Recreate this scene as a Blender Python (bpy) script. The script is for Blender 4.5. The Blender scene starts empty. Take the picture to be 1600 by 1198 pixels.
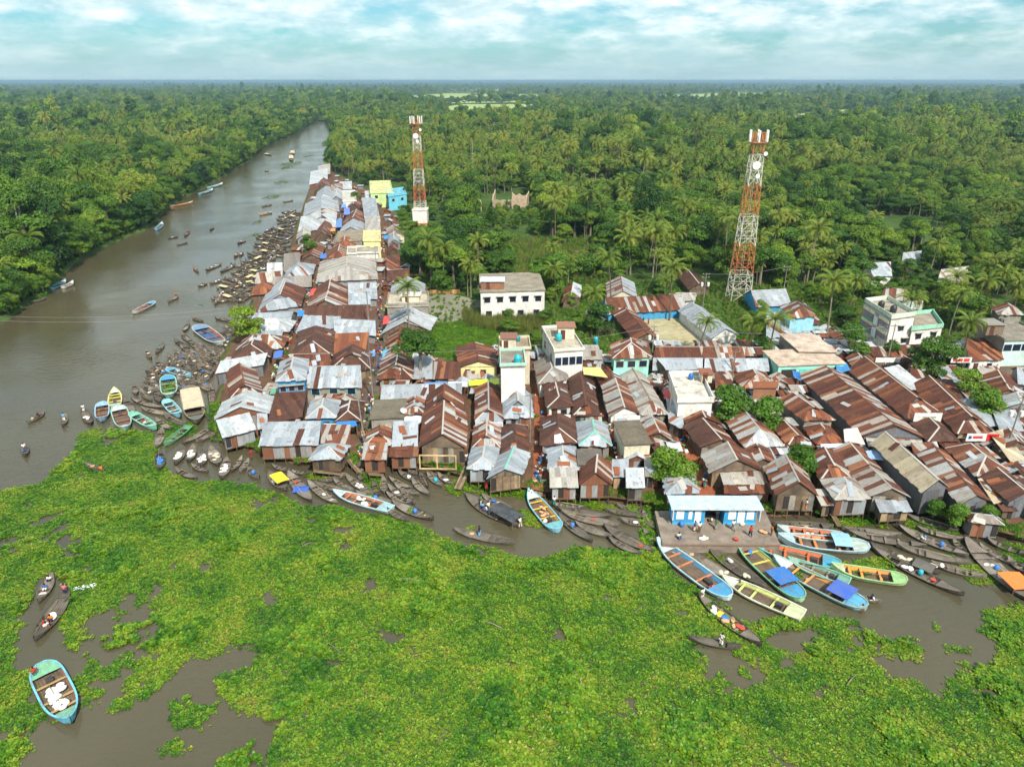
import bpy, bmesh, math, random
import numpy as np
from mathutils import Vector, Matrix
from mathutils.geometry import tessellate_polygon

# ---------------------------------------------------------------- camera
SC = bpy.context.scene
COL = SC.collection
CAM_H, FPX, CX, CY, HORIZON = 55.0, 1113.0, 800.0, 599.0, 126.0
PITCH = math.atan((CY - HORIZON) / FPX)
cam_data = bpy.data.cameras.new('camera')
cam_data.sensor_width = 36.0
cam_data.lens = 36.0 * FPX / 1600.0
cam_data.clip_start = 0.5
cam_data.clip_end = 90000.0
cam = bpy.data.objects.new('camera', cam_data)
COL.objects.link(cam)
cam.location = (0, 0, CAM_H)
cam.rotation_euler = (math.pi / 2 - PITCH, 0, 0)
SC.camera = cam

# ---------------------------------------------------------------- sun, sky, exposure
SUN_ELEV, SUN_AZ = math.radians(48), math.radians(158)     # azimuth clockwise from +Y (away from the camera)
sun_data = bpy.data.lights.new('sun', 'SUN')
sun_data.energy = 4.6
sun_data.angle = math.radians(1.5)
sun_data.color = (1.0, 0.93, 0.83)
sun = bpy.data.objects.new('sun', sun_data)
COL.objects.link(sun)
sdir = Vector((math.sin(SUN_AZ) * math.cos(SUN_ELEV), math.cos(SUN_AZ) * math.cos(SUN_ELEV), math.sin(SUN_ELEV)))
sun.rotation_euler = sdir.to_track_quat('Z', 'Y').to_euler()
sun.location = (0, 0, 200)

world = bpy.data.worlds.new('World')
SC.world = world
world.use_nodes = True
nt = world.node_tree
nt.nodes.clear()
def N(tree, typ, **kw):
    n = tree.nodes.new(typ)
    for k, v in kw.items():
        setattr(n, k, v)
    return n
sky = N(nt, 'ShaderNodeTexSky', sky_type='NISHITA', sun_disc=False)
sky.sun_elevation = SUN_ELEV
sky.sun_rotation = SUN_AZ
sky.air_density = 1.0
sky.dust_density = 1.2
sky.ozone_density = 1.6
tc = N(nt, 'ShaderNodeTexCoord')
sep = N(nt, 'ShaderNodeSeparateXYZ')
nt.links.new(tc.outputs['Generated'], sep.inputs[0])
mx = N(nt, 'ShaderNodeMath', operation='MAXIMUM'); mx.inputs[1].default_value = 0.0
nt.links.new(sep.outputs['Z'], mx.inputs[0])
pw = N(nt, 'ShaderNodeMath', operation='POWER'); pw.inputs[1].default_value = 0.8
nt.links.new(mx.outputs[0], pw.inputs[0])
zz = N(nt, 'ShaderNodeMath', operation='MULTIPLY'); zz.inputs[1].default_value = 2.3
nt.links.new(pw.outputs[0], zz.inputs[0])
comb = N(nt, 'ShaderNodeCombineXYZ')
nt.links.new(sep.outputs['X'], comb.inputs[0]); nt.links.new(sep.outputs['Y'], comb.inputs[1]); nt.links.new(zz.outputs[0], comb.inputs[2])
def cloud_noise(scale, detail, rough, dist=0.0):
    n = N(nt, 'ShaderNodeTexNoise'); n.inputs['Scale'].default_value = scale; n.inputs['Detail'].default_value = detail; n.inputs['Roughness'].default_value = rough; n.inputs['Distortion'].default_value = dist
    nt.links.new(comb.outputs[0], n.inputs['Vector']); return n.outputs['Fac']
def sramp(src, stops):
    r = N(nt, 'ShaderNodeValToRGB'); e = r.color_ramp.elements
    while len(e) < len(stops): e.new(0.5)
    for k, (p_, c_) in enumerate(stops): e[k].position = p_; e[k].color = c_
    nt.links.new(src, r.inputs[0]); return r.outputs[0]
def smix(fac, a_, b_, mode='MIX'):
    m_ = N(nt, 'ShaderNodeMix', data_type='RGBA', blend_type=mode)
    for i_, v_ in ((0, fac), (6, a_), (7, b_)):
        if isinstance(v_, (int, float)) or isinstance(v_, tuple): m_.inputs[i_].default_value = v_
        else: nt.links.new(v_, m_.inputs[i_])
    return m_.outputs[2]
cover_ = sramp(cloud_noise(7.5, 9, 0.60, 0.1), [(0.37, (0, 0, 0, 1)), (0.53, (1, 1, 1, 1))])
puffs = sramp(cloud_noise(17.0, 9, 0.60, 0.1), [(0.38, (0.45, 0.63, 0.68, 1)), (0.50, (0.60, 0.74, 0.77, 1)), (0.62, (0.82, 0.88, 0.88, 1))])
base = smix(0.16, smix(1.0, sky.outputs[0], (0.045, 0.090, 0.102, 1), 'MULTIPLY'), (0.52, 0.66, 0.70, 1))
hz = N(nt, 'ShaderNodeMapRange'); hz.inputs[1].default_value = 0.012; hz.inputs[2].default_value = 0.085; hz.inputs[3].default_value = 0.35; hz.inputs[4].default_value = 1.0
nt.links.new(mx.outputs[0], hz.inputs[0])
cf = N(nt, 'ShaderNodeMath', operation='MULTIPLY'); nt.links.new(cover_, cf.inputs[0]); nt.links.new(hz.outputs[0], cf.inputs[1])
cloudy = smix(cf.outputs[0], base, puffs)
hz2 = N(nt, 'ShaderNodeMapRange'); hz2.inputs[1].default_value = 0.0; hz2.inputs[2].default_value = 0.05; hz2.inputs[3].default_value = 0.8; hz2.inputs[4].default_value = 0.0
nt.links.new(mx.outputs[0], hz2.inputs[0])
final = smix(hz2.outputs[0], cloudy, (0.40, 0.57, 0.63, 1))
bg = N(nt, 'ShaderNodeBackground'); bg.inputs['Strength'].default_value = 0.92
wout = N(nt, 'ShaderNodeOutputWorld')
nt.links.new(final, bg.inputs[0]); nt.links.new(bg.outputs[0], wout.inputs[0])

vs = SC.view_settings
vs.view_transform = 'Standard'; vs.look = 'None'; vs.exposure = 0.56; vs.gamma = 1.0; vs.use_curve_mapping = False
SC.cycles.max_bounces = 4; SC.cycles.diffuse_bounces = 2; SC.cycles.glossy_bounces = 2
SC.cycles.transmission_bounces = 3; SC.cycles.volume_bounces = 0; SC.cycles.transparent_max_bounces = 6
SC.cycles.caustics_reflective = False; SC.cycles.caustics_refractive = False
SC.cycles.use_denoising = True
SC.cycles.use_adaptive_sampling = True; SC.cycles.adaptive_threshold = 0.025; SC.cycles.adaptive_min_samples = 16

# ---------------------------------------------------------------- helpers
rng = random.Random(7)
nrng = np.random.default_rng(7)
CP, SP = math.cos(PITCH), math.sin(PITCH)
LAND = 1.0

def P(px, py, z=0.0):
    """where the ray of a photo pixel meets the level z"""
    xc, yc = (px - CX) / FPX, (CY - py) / FPX
    d = (xc, CP + yc * SP, -SP + yc * CP)
    t = (z - CAM_H) / d[2]
    return Vector((d[0] * t, d[1] * t, z))

def to_px(X, Y, Z):
    dy, dz = Y, Z - CAM_H
    depth = dy * CP - dz * SP
    up = dy * SP + dz * CP
    return CX + FPX * X / depth, CY - FPX * up / depth

def z_for_row(X, Y, py):
    """height above a ground spot that shows at photo row py"""
    k = (CY - py) / FPX
    # (Y*SP + dz*CP) = k*(Y*CP - dz*SP)
    return CAM_H + Y * (k * CP - SP) / (CP + k * SP)

def srgb(r, g, b):
    def f(c):
        c /= 255.0
        return c / 12.92 if c <= 0.04045 else ((c + 0.055) / 1.055) ** 2.4
    return (f(r), f(g), f(b), 1.0)

ORD = ['', 'first', 'second', 'third', 'fourth', 'fifth', 'sixth', 'seventh', 'eighth', 'ninth', 'tenth', 'eleventh', 'twelfth', 'thirteenth',
       'fourteenth', 'fifteenth', 'sixteenth', 'seventeenth', 'eighteenth', 'nineteenth', 'twentieth']
def ordinal(n):
    tens = {20: 'twenty', 30: 'thirty', 40: 'forty', 50: 'fifty', 60: 'sixty', 70: 'seventy', 80: 'eighty', 90: 'ninety'}
    if n <= 20: return ORD[n]
    if n % 10 == 0: return tens[n][:-1] + 'ieth'
    return tens[n // 10 * 10] + '-' + ORD[n % 10]

class MB:
    def __init__(s): s.v = []; s.f = []; s.c = []; s.uv = None
    def poly(s, pts, col=None):
        i = len(s.v); s.v.extend([tuple(p) for p in pts]); s.f.append(tuple(range(i, i + len(pts)))); s.c.append(col)
    def mesh(s, verts, faces, col=None):
        i = len(s.v); s.v.extend([tuple(p) for p in verts])
        for f in faces: s.f.append(tuple(a + i for a in f)); s.c.append(col)
    def box(s, c, hx, hy, hz, col=None):
        c = Vector(c); hx, hy, hz = (Vector(h) for h in (hx, hy, hz))
        v = [c + a * hx + b * hy + d * hz for d in (-1, 1) for b in (-1, 1) for a in (-1, 1)]
        s.mesh(v, [(0, 2, 3, 1), (4, 5, 7, 6), (0, 1, 5, 4), (2, 6, 7, 3), (0, 4, 6, 2), (1, 3, 7, 5)], col)
    def abox(s, x0, x1, y0, y1, z0, z1, col=None):
        s.box(((x0 + x1) / 2, (y0 + y1) / 2, (z0 + z1) / 2), ((x1 - x0) / 2, 0, 0), (0, (y1 - y0) / 2, 0), (0, 0, (z1 - z0) / 2), col)
    def bar(s, p, q, r, n=4, r2=None, col=None, caps=True):
        p, q = Vector(p), Vector(q); d = (q - p)
        if d.length < 1e-6: return
        d.normalize()
        a = d.cross(Vector((0, 0, 1)))
        if a.length < 0.05: a = d.cross(Vector((1, 0, 0)))
        a.normalize(); b = d.cross(a)
        r2 = r if r2 is None else r2
        v = []
        for (o, rr) in ((p, r), (q, r2)):
            for k in range(n):
                t = 2 * math.pi * (k + 0.5) / n
                v.append(o + (a * math.cos(t) + b * math.sin(t)) * rr)
        f = [(k, (k + 1) % n, n + (k + 1) % n, n + k) for k in range(n)]
        if caps: f += [tuple(range(n))[::-1], tuple(range(n, 2 * n))]
        s.mesh(v, f, col)
    def tube(s, pts, radii, n=5, col=None):
        pts = [Vector(p) for p in pts]; rings = []; i0 = len(s.v)
        for k, p in enumerate(pts):
            d = (pts[min(k + 1, len(pts) - 1)] - pts[max(k - 1, 0)]).normalized()
            a = d.cross(Vector((0.31, 0.95, 0.05))); a.normalize(); b = d.cross(a)
            for j in range(n):
                t = 2 * math.pi * j / n
                s.v.append(tuple(p + (a * math.cos(t) + b * math.sin(t)) * radii[k]))
        for k in range(len(pts) - 1):
            for j in range(n):
                s.f.append((i0 + k * n + j, i0 + k * n + (j + 1) % n, i0 + (k + 1) * n + (j + 1) % n, i0 + (k + 1) * n + j)); s.c.append(col)
        s.f.append(tuple(i0 + (len(pts) - 1) * n + j for j in range(n))); s.c.append(col)
    def lathe(s, c, prof, n=10, col=None):
        c = Vector(c); i0 = len(s.v)
        for (r, z) in prof:
            for j in range(n):
                t = 2 * math.pi * j / n; s.v.append((c.x + r * math.cos(t), c.y + r * math.sin(t), c.z + z))
        for k in range(len(prof) - 1):
            for j in range(n):
                s.f.append((i0 + k * n + j, i0 + k * n + (j + 1) % n, i0 + (k + 1) * n + (j + 1) % n, i0 + (k + 1) * n + j)); s.c.append(col)
        s.f.append(tuple(i0 + (len(prof) - 1) * n + j for j in range(n))); s.c.append(col)
    def data(s, name, smooth=False):
        m = bpy.data.meshes.new(name)
        m.from_pydata(s.v, [], s.f)
        if any(c is not None for c in s.c):
            a = m.color_attributes.new('col', 'FLOAT_COLOR', 'CORNER')
            buf = []
            for f, c in zip(s.f, s.c):
                buf.extend(list(c if c is not None else (1, 1, 1, 1)) * len(f))
            a.data.foreach_set('color', buf)
        if s.uv:
            lay = m.uv_layers.new(name='uv'); lay.data.foreach_set('uv', [x for f in s.f for i in f for x in s.uv[i]])
        if smooth: m.shade_smooth()
        return m
    def build(s, name, mat, parent=None, color=None, loc=None, smooth=False):
        m = s.data(name, smooth)
        if mat is not None: m.materials.append(mat)
        return link(name, m, parent, color, loc)

def link(name, data, parent=None, color=None, loc=None):
    o = bpy.data.objects.new(name, data)
    COL.objects.link(o)
    if parent is not None: o.parent = parent
    if color is not None: o.color = color
    if loc is not None: o.location = loc
    return o
def empty(name, loc, rz=0.0):
    o = link(name, None, loc=loc); o.rotation_euler = (0, 0, rz); o.empty_display_size = 0.5
    return o
def tag(o, label, cat, group=None):
    o['label'] = label; o['category'] = cat
    if group: o['group'] = group
    return o
def struct(o): o['kind'] = 'structure'; return o
def stuff(o, label=None, cat=None):
    o['kind'] = 'stuff'
    if label: o['label'] = label; o['category'] = cat
    return o
def copy_tree(o, parent=None):
    c = o.copy(); COL.objects.link(c); c.parent = parent
    for ch in o.children: copy_tree(ch, c)
    return c

# value noise on the plane
_tab = nrng.random((256, 256))
def vnoise(x, y):
    x = np.asarray(x, float); y = np.asarray(y, float)
    xi = np.floor(x).astype(int); yi = np.floor(y).astype(int); fx = x - xi; fy = y - yi
    fx = fx * fx * (3 - 2 * fx); fy = fy * fy * (3 - 2 * fy)
    a = _tab[xi % 256, yi % 256]; b = _tab[(xi + 1) % 256, yi % 256]; c = _tab[xi % 256, (yi + 1) % 256]; d = _tab[(xi + 1) % 256, (yi + 1) % 256]
    return (a * (1 - fx) + b * fx) * (1 - fy) + (c * (1 - fx) + d * fx) * fy
def fbm(x, y, o=4):
    s = 0; a = 0.5
    for k in range(o):
        s = s + a * vnoise(x * 2 ** k + 17 * k, y * 2 ** k + 31 * k); a *= 0.5
    return s / (1 - 0.5 ** o)
def inside(X, Y, poly):
    X = np.asarray(X); Y = np.asarray(Y); r = np.zeros(X.shape, bool); n = len(poly); j = n - 1
    for i in range(n):
        xi, yi = poly[i]; xj, yj = poly[j]
        if yi != yj:
            r ^= ((yi > Y) != (yj > Y)) & (X < (xj - xi) * (Y - yi) / (yj - yi) + xi)
        j = i
    return r
def W(pts, z=0.0):
    return [tuple(P(x, y, z)[:2]) for x, y in pts]

# ---------------------------------------------------------------- materials
MATS = {}
def newmat(name):
    m = bpy.data.materials.new(name); m.use_nodes = True; t = m.node_tree; t.nodes.clear()
    b = N(t, 'ShaderNodeBsdfPrincipled'); o = N(t, 'ShaderNodeOutputMaterial'); t.links.new(b.outputs[0], o.inputs[0])
    MATS[name] = m
    return m, t, b
def noise(t, scale, detail=4, rough=0.55, vec=None, stretch=None, coord='Object'):
    n = N(t, 'ShaderNodeTexNoise'); n.inputs['Scale'].default_value = scale; n.inputs['Detail'].default_value = detail; n.inputs['Roughness'].default_value = rough
    if vec is None:
        c = N(t, 'ShaderNodeTexCoord'); vec = c.outputs[coord]
    if stretch:
        mp = N(t, 'ShaderNodeMapping'); mp.inputs['Scale'].default_value = stretch; t.links.new(vec, mp.inputs[0]); vec = mp.outputs[0]
    t.links.new(vec, n.inputs['Vector'])
    return n.outputs['Fac']
def ramp(t, src, stops):
    r = N(t, 'ShaderNodeValToRGB'); e = r.color_ramp.elements
    while len(e) < len(stops): e.new(0.5)
    for k, (p, c) in enumerate(stops): e[k].position = p; e[k].color = c if len(c) == 4 else (*c, 1)
    t.links.new(src, r.inputs[0])
    return r.outputs[0]
def mixrgb(t, fac, a, b, mode='MIX'):
    m = N(t, 'ShaderNodeMix', data_type='RGBA', blend_type=mode)
    for i, v in ((0, fac), (6, a), (7, b)):
        if isinstance(v, (int, float)): m.inputs[i].default_value = v
        elif isinstance(v, tuple): m.inputs[i].default_value = v
        else: t.links.new(v, m.inputs[i])
    return m.outputs[2]
def bump(t, b, src, strength, dist=0.05):
    n = N(t, 'ShaderNodeBump'); n.inputs['Strength'].default_value = strength; n.inputs['Distance'].default_value = dist
    t.links.new(src, n.inputs['Height']); t.links.new(n.outputs[0], b.inputs['Normal'])
G = lambda v: (v, v, v, 1)

def mat_objcol(name, rough, stain, stain_col, scale=0.6, spec=0.4, bumpy=0.0, attr=False, metallic=0.0, stretch=None, fine=6.0, amt=0.55):
    m, t, b = newmat(name)
    if attr:
        a = N(t, 'ShaderNodeAttribute', attribute_name='col'); base = a.outputs['Color']
    else:
        a = N(t, 'ShaderNodeObjectInfo'); base = a.outputs['Color']
    oi = N(t, 'ShaderNodeObjectInfo')
    tcn = N(t, 'ShaderNodeTexCoord')
    off = N(t, 'ShaderNodeVectorMath', operation='MULTIPLY_ADD')      # each object its own piece of the pattern
    cmb = N(t, 'ShaderNodeCombineXYZ')
    for k in range(3): t.links.new(oi.outputs['Random'], cmb.inputs[k])
    t.links.new(cmb.outputs[0], off.inputs[0]); off.inputs[1].default_value = (57, 91, 33); t.links.new(tcn.outputs['Object'], off.inputs[2])
    n1 = noise(t, scale, 6, 0.65, off.outputs[0], stretch)
    n2 = noise(t, fine, 4, 0.6, off.outputs[0], stretch)
    f1 = ramp(t, n1, [(0.5 - stain * 0.3, G(0)), (0.5 + 0.22, G(1))])
    fm = N(t, 'ShaderNodeMath', operation='MULTIPLY'); fm.inputs[1].default_value = amt
    t.links.new(f1, fm.inputs[0])
    c = mixrgb(t, fm.outputs[0], base, stain_col)
    v = ramp(t, n2, [(0.25, G(0.72)), (0.75, G(1.12))])
    c = mixrgb(t, 1.0, c, v, 'MULTIPLY')
    t.links.new(c, b.inputs['Base Color'])
    b.inputs['Roughness'].default_value = rough; b.inputs['Specular IOR Level'].default_value = spec; b.inputs['Metallic'].default_value = metallic
    if bumpy: bump(t, b, n2, bumpy, 0.03)
    return m

m, t, b = newmat('corrugated_iron')       # colour of each sheet from its own attribute; rust runs down the slope
at_ = N(t, 'ShaderNodeAttribute', attribute_name='col'); uv_ = N(t, 'ShaderNodeUVMap', uv_map='uv')
st1 = noise(t, 1.0, 5, 0.65, uv_.outputs[0], (2.6, 0.42, 1)); st2 = noise(t, 0.8, 5, 0.6, uv_.outputs[0], (1, 1, 1)); st3 = noise(t, 1.0, 3, 0.6, uv_.outputs[0], (9, 2.2, 1))
f1 = ramp(t, st1, [(0.46, G(0)), (0.66, G(1))]); f2 = ramp(t, st2, [(0.45, G(0)), (0.62, G(1))])
fr_ = mixrgb(t, 1.0, f1, f2, 'MULTIPLY')
rc_ = ramp(t, st3, [(0.3, srgb(80, 48, 37)), (0.5, srgb(116, 70, 50)), (0.7, srgb(152, 100, 70))])
fm_ = N(t, 'ShaderNodeMath', operation='MULTIPLY'); fm_.inputs[1].default_value = 0.85; t.links.new(fr_, fm_.inputs[0])
c1 = mixrgb(t, fm_.outputs[0], at_.outputs['Color'], rc_)
pl_ = ramp(t, noise(t, 1.0, 4, 0.6, uv_.outputs[0], (1.7, 0.5, 1)), [(0.62, G(0)), (0.76, G(0.32))])
c2 = mixrgb(t, pl_, c1, srgb(190, 184, 172))
c3 = mixrgb(t, 1.0, c2, ramp(t, st3, [(0.25, G(0.74)), (0.75, G(1.12))]), 'MULTIPLY')
t.links.new(c3, b.inputs['Base Color']); b.inputs['Roughness'].default_value = 0.62; b.inputs['Specular IOR Level'].default_value = 0.25
wv = N(t, 'ShaderNodeTexWave'); wv.inputs['Scale'].default_value = 4.0; mp_ = N(t, 'ShaderNodeMapping'); t.links.new(uv_.outputs[0], mp_.inputs[0]); t.links.new(mp_.outputs[0], wv.inputs[0])
bump(t, b, wv.outputs['Fac'], 0.5, 0.03)
M_SHEET = m
M_WALLTIN = mat_objcol('iron_wall_sheet', 0.55, 0.4, srgb(120, 84, 62), scale=0.8, spec=0.4, metallic=0.08, stretch=(1, 1, 0.25), fine=5, amt=0.5)
M_WALL = mat_objcol('painted_plaster', 0.85, 0.3, srgb(120, 112, 98), scale=0.45, spec=0.2, stretch=(1, 1, 0.45), fine=2.5, amt=0.42)
M_CONC = mat_objcol('weathered_concrete', 0.92, 0.75, srgb(78, 72, 62), scale=0.5, spec=0.15, bumpy=0.25, fine=2.2, amt=0.7)
M_PAINT = mat_objcol('boat_paint', 0.45, 0.35, srgb(120, 112, 98), scale=1.1, spec=0.4, fine=6, amt=0.5)
M_WOOD = mat_objcol('weathered_wood', 0.8, 0.6, srgb(52, 45, 38), scale=0.8, spec=0.2, bumpy=0.3, fine=7, amt=0.65)
def add_planks(m_, width, dark):
    t_ = m_.node_tree; b_ = [n for n in t_.nodes if n.type == 'BSDF_PRINCIPLED'][0]; src = b_.inputs['Base Color'].links[0].from_socket
    c_ = N(t_, 'ShaderNodeTexCoord'); sp_ = N(t_, 'ShaderNodeSeparateXYZ'); t_.links.new(c_.outputs['Object'], sp_.inputs[0])
    md_ = N(t_, 'ShaderNodeMath', operation='PINGPONG'); md_.inputs[1].default_value = width; t_.links.new(sp_.outputs['Y'], md_.inputs[0])
    r_ = ramp(t_, md_.outputs[0], [(0.0, G(dark)), (width * .35, G(1))])
    t_.links.new(mixrgb(t_, 1.0, src, r_, 'MULTIPLY'), b_.inputs['Base Color'])
add_planks(M_WOOD, 0.14, 0.55)
M_HULL = mat_objcol('hull_paint', 0.5, 0.7, srgb(112, 102, 86), scale=1.6, spec=0.35, fine=7, amt=0.72, stretch=(.5, 1, 1.6))
t = M_HULL.node_tree; b = [n for n in t.nodes if n.type == 'BSDF_PRINCIPLED'][0]; src_ = b.inputs['Base Color'].links[0].from_socket
tc_ = N(t, 'ShaderNodeTexCoord'); sz_ = N(t, 'ShaderNodeSeparateXYZ'); t.links.new(tc_.outputs['Object'], sz_.inputs[0])
mud_ = N(t, 'ShaderNodeMath', operation='MULTIPLY_ADD'); mud_.inputs[1].default_value = .35; t.links.new(noise(t, 2.2, 4, .6), mud_.inputs[0]); t.links.new(sz_.outputs['Z'], mud_.inputs[2])
t.links.new(mixrgb(t, ramp(t, mud_.outputs[0], [(0.2, G(.85)), (0.36, G(0))]), src_, srgb(72, 62, 48)), b.inputs['Base Color'])
M_CLOTH = mat_objcol('cloth', 0.95, 0.2, srgb(90, 84, 78), scale=2.0, spec=0.05, fine=9, amt=0.25)
M_SKIN = mat_objcol('skin', 0.6, 0.1, srgb(70, 45, 32), scale=2.0, spec=0.3, amt=0.2)
M_PLASTIC = mat_objcol('plastic', 0.38, 0.2, srgb(90, 90, 85), scale=1.5, spec=0.5, amt=0.3)
M_STEEL = mat_objcol('painted_steel', 0.5, 0.35, srgb(110, 70, 50), scale=0.7, spec=0.4, amt=0.35)
M_BRICK = mat_objcol('brickwork', 0.9, 0.6, srgb(96, 70, 55), scale=0.9, spec=0.15, bumpy=0.4, fine=4, amt=0.6)

m, t, b = newmat('window_glass')
b.inputs['Base Color'].default_value = srgb(28, 40, 58); b.inputs['Roughness'].default_value = 0.08
M_GLASS = m
m, t, b = newmat('dark_shade_fill')
b.inputs['Base Color'].default_value = srgb(46, 40, 36); b.inputs['Roughness'].default_value = 0.9  # flat dark colour, painted shade for open doorways and shops; also roof undersides
M_DARK = m

# muddy river water
m, t, b = newmat('river_water')
geo = N(t, 'ShaderNodeNewGeometry')
n1 = noise(t, 0.018, 4, 0.5, geo.outputs['Position'])
c = ramp(t, n1, [(0.3, srgb(66, 62, 46)), (0.7, srgb(88, 81, 62))])
t.links.new(c, b.inputs['Base Color'])
b.inputs['Roughness'].default_value = 0.12; b.inputs['IOR'].default_value = 1.42
n2 = noise(t, 0.55, 3, 0.6, geo.outputs['Position'], (1, 2.2, 1))
n3 = noise(t, 0.045, 3, 0.5, geo.outputs['Position'])
calm = ramp(t, n3, [(0.38, G(0.25)), (0.62, G(1))])
hm = mixrgb(t, 1.0, n2, calm, 'MULTIPLY')
bump(t, b, hm, 0.7, 0.25)
M_WATER = m

def ground_mat(name, stops, scale=0.12, fine=1.4, rough=0.95, bmp=0.3):
    m, t, b = newmat(name)
    g = N(t, 'ShaderNodeNewGeometry')
    n1 = noise(t, scale, 6, 0.6, g.outputs['Position']); n2 = noise(t, fine, 5, 0.65, g.outputs['Position'])
    mx_ = N(t, 'ShaderNodeMath', operation='ADD'); h = N(t, 'ShaderNodeMath', operation='MULTIPLY'); h.inputs[1].default_value = 0.5
    t.links.new(n1, mx_.inputs[0]); t.links.new(n2, mx_.inputs[1]); t.links.new(mx_.outputs[0], h.inputs[0])
    t.links.new(ramp(t, h.outputs[0], stops), b.inputs['Base Color'])
    b.inputs['Roughness'].default_value = rough; b.inputs['Specular IOR Level'].default_value = 0.15
    bump(t, b, n2, bmp, 0.1)
    return m
M_FORESTFLOOR = ground_mat('forest_floor', [(0.3, srgb(40, 56, 26)), (0.55, srgb(66, 88, 38)), (0.75, srgb(92, 100, 52))], 0.03, 0.5)
M_MUD = ground_mat('market_mud', [(0.3, srgb(66, 50, 40)), (0.5, srgb(96, 72, 56)), (0.7, srgb(124, 92, 72))], 0.2, 1.2)
M_GRASS = ground_mat('meadow_ground', [(0.3, srgb(60, 112, 30)), (0.55, srgb(96, 140, 40)), (0.75, srgb(124, 142, 62))], 0.06, 0.9)
M_FIELD = ground_mat('field_ground', [(0.3, srgb(128, 150, 84)), (0.6, srgb(158, 170, 104)), (0.8, srgb(180, 178, 124))], 0.01, 0.08)
M_SANDY = ground_mat('trodden_sand', [(0.3, srgb(104, 108, 64)), (0.48, srgb(160, 150, 118)), (0.7, srgb(186, 174, 146))], 0.1, 0.7)
M_GREYSAND = ground_mat('grey_sand', [(0.3, srgb(92, 92, 76)), (0.6, srgb(132, 128, 112)), (0.8, srgb(150, 146, 130))], 0.1, 0.9)
M_BRICKLANE = ground_mat('brick_lane', [(0.3, srgb(104, 58, 40)), (0.5, srgb(140, 80, 54)), (0.7, srgb(166, 104, 76))], 0.3, 1.8)
M_LANEDARK = ground_mat('wet_street', [(0.3, srgb(62, 54, 50)), (0.5, srgb(92, 80, 72)), (0.7, srgb(120, 104, 92))], 0.3, 1.6)
M_PIER = ground_mat('pier_concrete', [(0.3, srgb(86, 79, 72)), (0.45, srgb(122, 110, 99)), (0.6, srgb(140, 127, 115)), (0.75, srgb(164, 153, 141))], 0.3, 1.0)

def leaf_mat(name, cols, patch=0.0, rough=0.55, trans=0.25):
    """cols: dark to light greens chosen by each plant's own random number, brightened a little leaf by leaf"""
    m, t, b = newmat(name)
    oi = N(t, 'ShaderNodeObjectInfo'); at = N(t, 'ShaderNodeAttribute', attribute_name='col')
    src = oi.outputs['Random']
    if patch:
        nz = noise(t, patch, 4, 0.6, oi.outputs['Location'])
        sc_ = ramp(t, nz, [(0.30, G(0)), (0.70, G(1))])
        mm = N(t, 'ShaderNodeMath', operation='MULTIPLY'); mm.inputs[1].default_value = 0.58
        m2 = N(t, 'ShaderNodeMath', operation='MULTIPLY_ADD'); m2.inputs[1].default_value = 0.42
        t.links.new(sc_, mm.inputs[0]); t.links.new(oi.outputs['Random'], m2.inputs[0]); t.links.new(mm.outputs[0], m2.inputs[2])
        src = m2.outputs[0]
    c = ramp(t, src, [(k / max(1, len(cols) - 1), col) for k, col in enumerate(cols)])
    c = mixrgb(t, 1.0, c, at.outputs['Color'], 'MULTIPLY')
    t.links.new(c, b.inputs['Base Color'])
    b.inputs['Roughness'].default_value = rough; b.inputs['Specular IOR Level'].default_value = 0.3
    tr = N(t, 'ShaderNodeBsdfTranslucent'); t.links.new(c, tr.inputs[0])
    mxs = N(t, 'ShaderNodeMixShader'); mxs.inputs[0].default_value = trans
    t.links.new(b.outputs[0], mxs.inputs[1]); t.links.new(tr.outputs[0], mxs.inputs[2])
    out = [n for n in t.nodes if n.type == 'OUTPUT_MATERIAL'][0]
    t.links.new(mxs.outputs[0], out.inputs[0])
    return m
M_LEAF = leaf_mat('broadleaf_foliage', [srgb(24, 52, 18), srgb(44, 80, 22), srgb(74, 108, 28), srgb(112, 138, 36), srgb(138, 148, 54)], 0.026)
M_PALM = leaf_mat('palm_foliage', [srgb(64, 92, 30), srgb(92, 114, 38), srgb(120, 134, 50), srgb(152, 150, 68)], 0.013)
M_FRESH = leaf_mat('fresh_foliage', [srgb(58, 98, 24), srgb(80, 118, 28), srgb(104, 136, 36)], 0)
M_HYA = leaf_mat('hyacinth_leaves', [srgb(20, 58, 18), srgb(42, 86, 18), srgb(68, 108, 20), srgb(94, 124, 26), srgb(118, 132, 40), srgb(112, 102, 54)], 0.17, 0.38, 0.15)
M_REED = leaf_mat('reed_leaves', [srgb(86, 100, 48), srgb(120, 118, 66), srgb(96, 118, 46)], 0)
m, t, b = newmat('bark')
oi_ = N(t, 'ShaderNodeObjectInfo')
n1_ = noise(t, 1.4, 5, 0.65)
t.links.new(mixrgb(t, 1.0, ramp(t, oi_.outputs['Random'], [(0, srgb(96, 84, 66)), (.5, srgb(122, 110, 92)), (1, srgb(150, 142, 122))]), ramp(t, n1_, [(.3, G(.55)), (.7, G(1.05))]), 'MULTIPLY'), b.inputs['Base Color'])
b.inputs['Roughness'].default_value = 0.9; bump(t, b, n1_, .4, .03)
M_BARK = m
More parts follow.
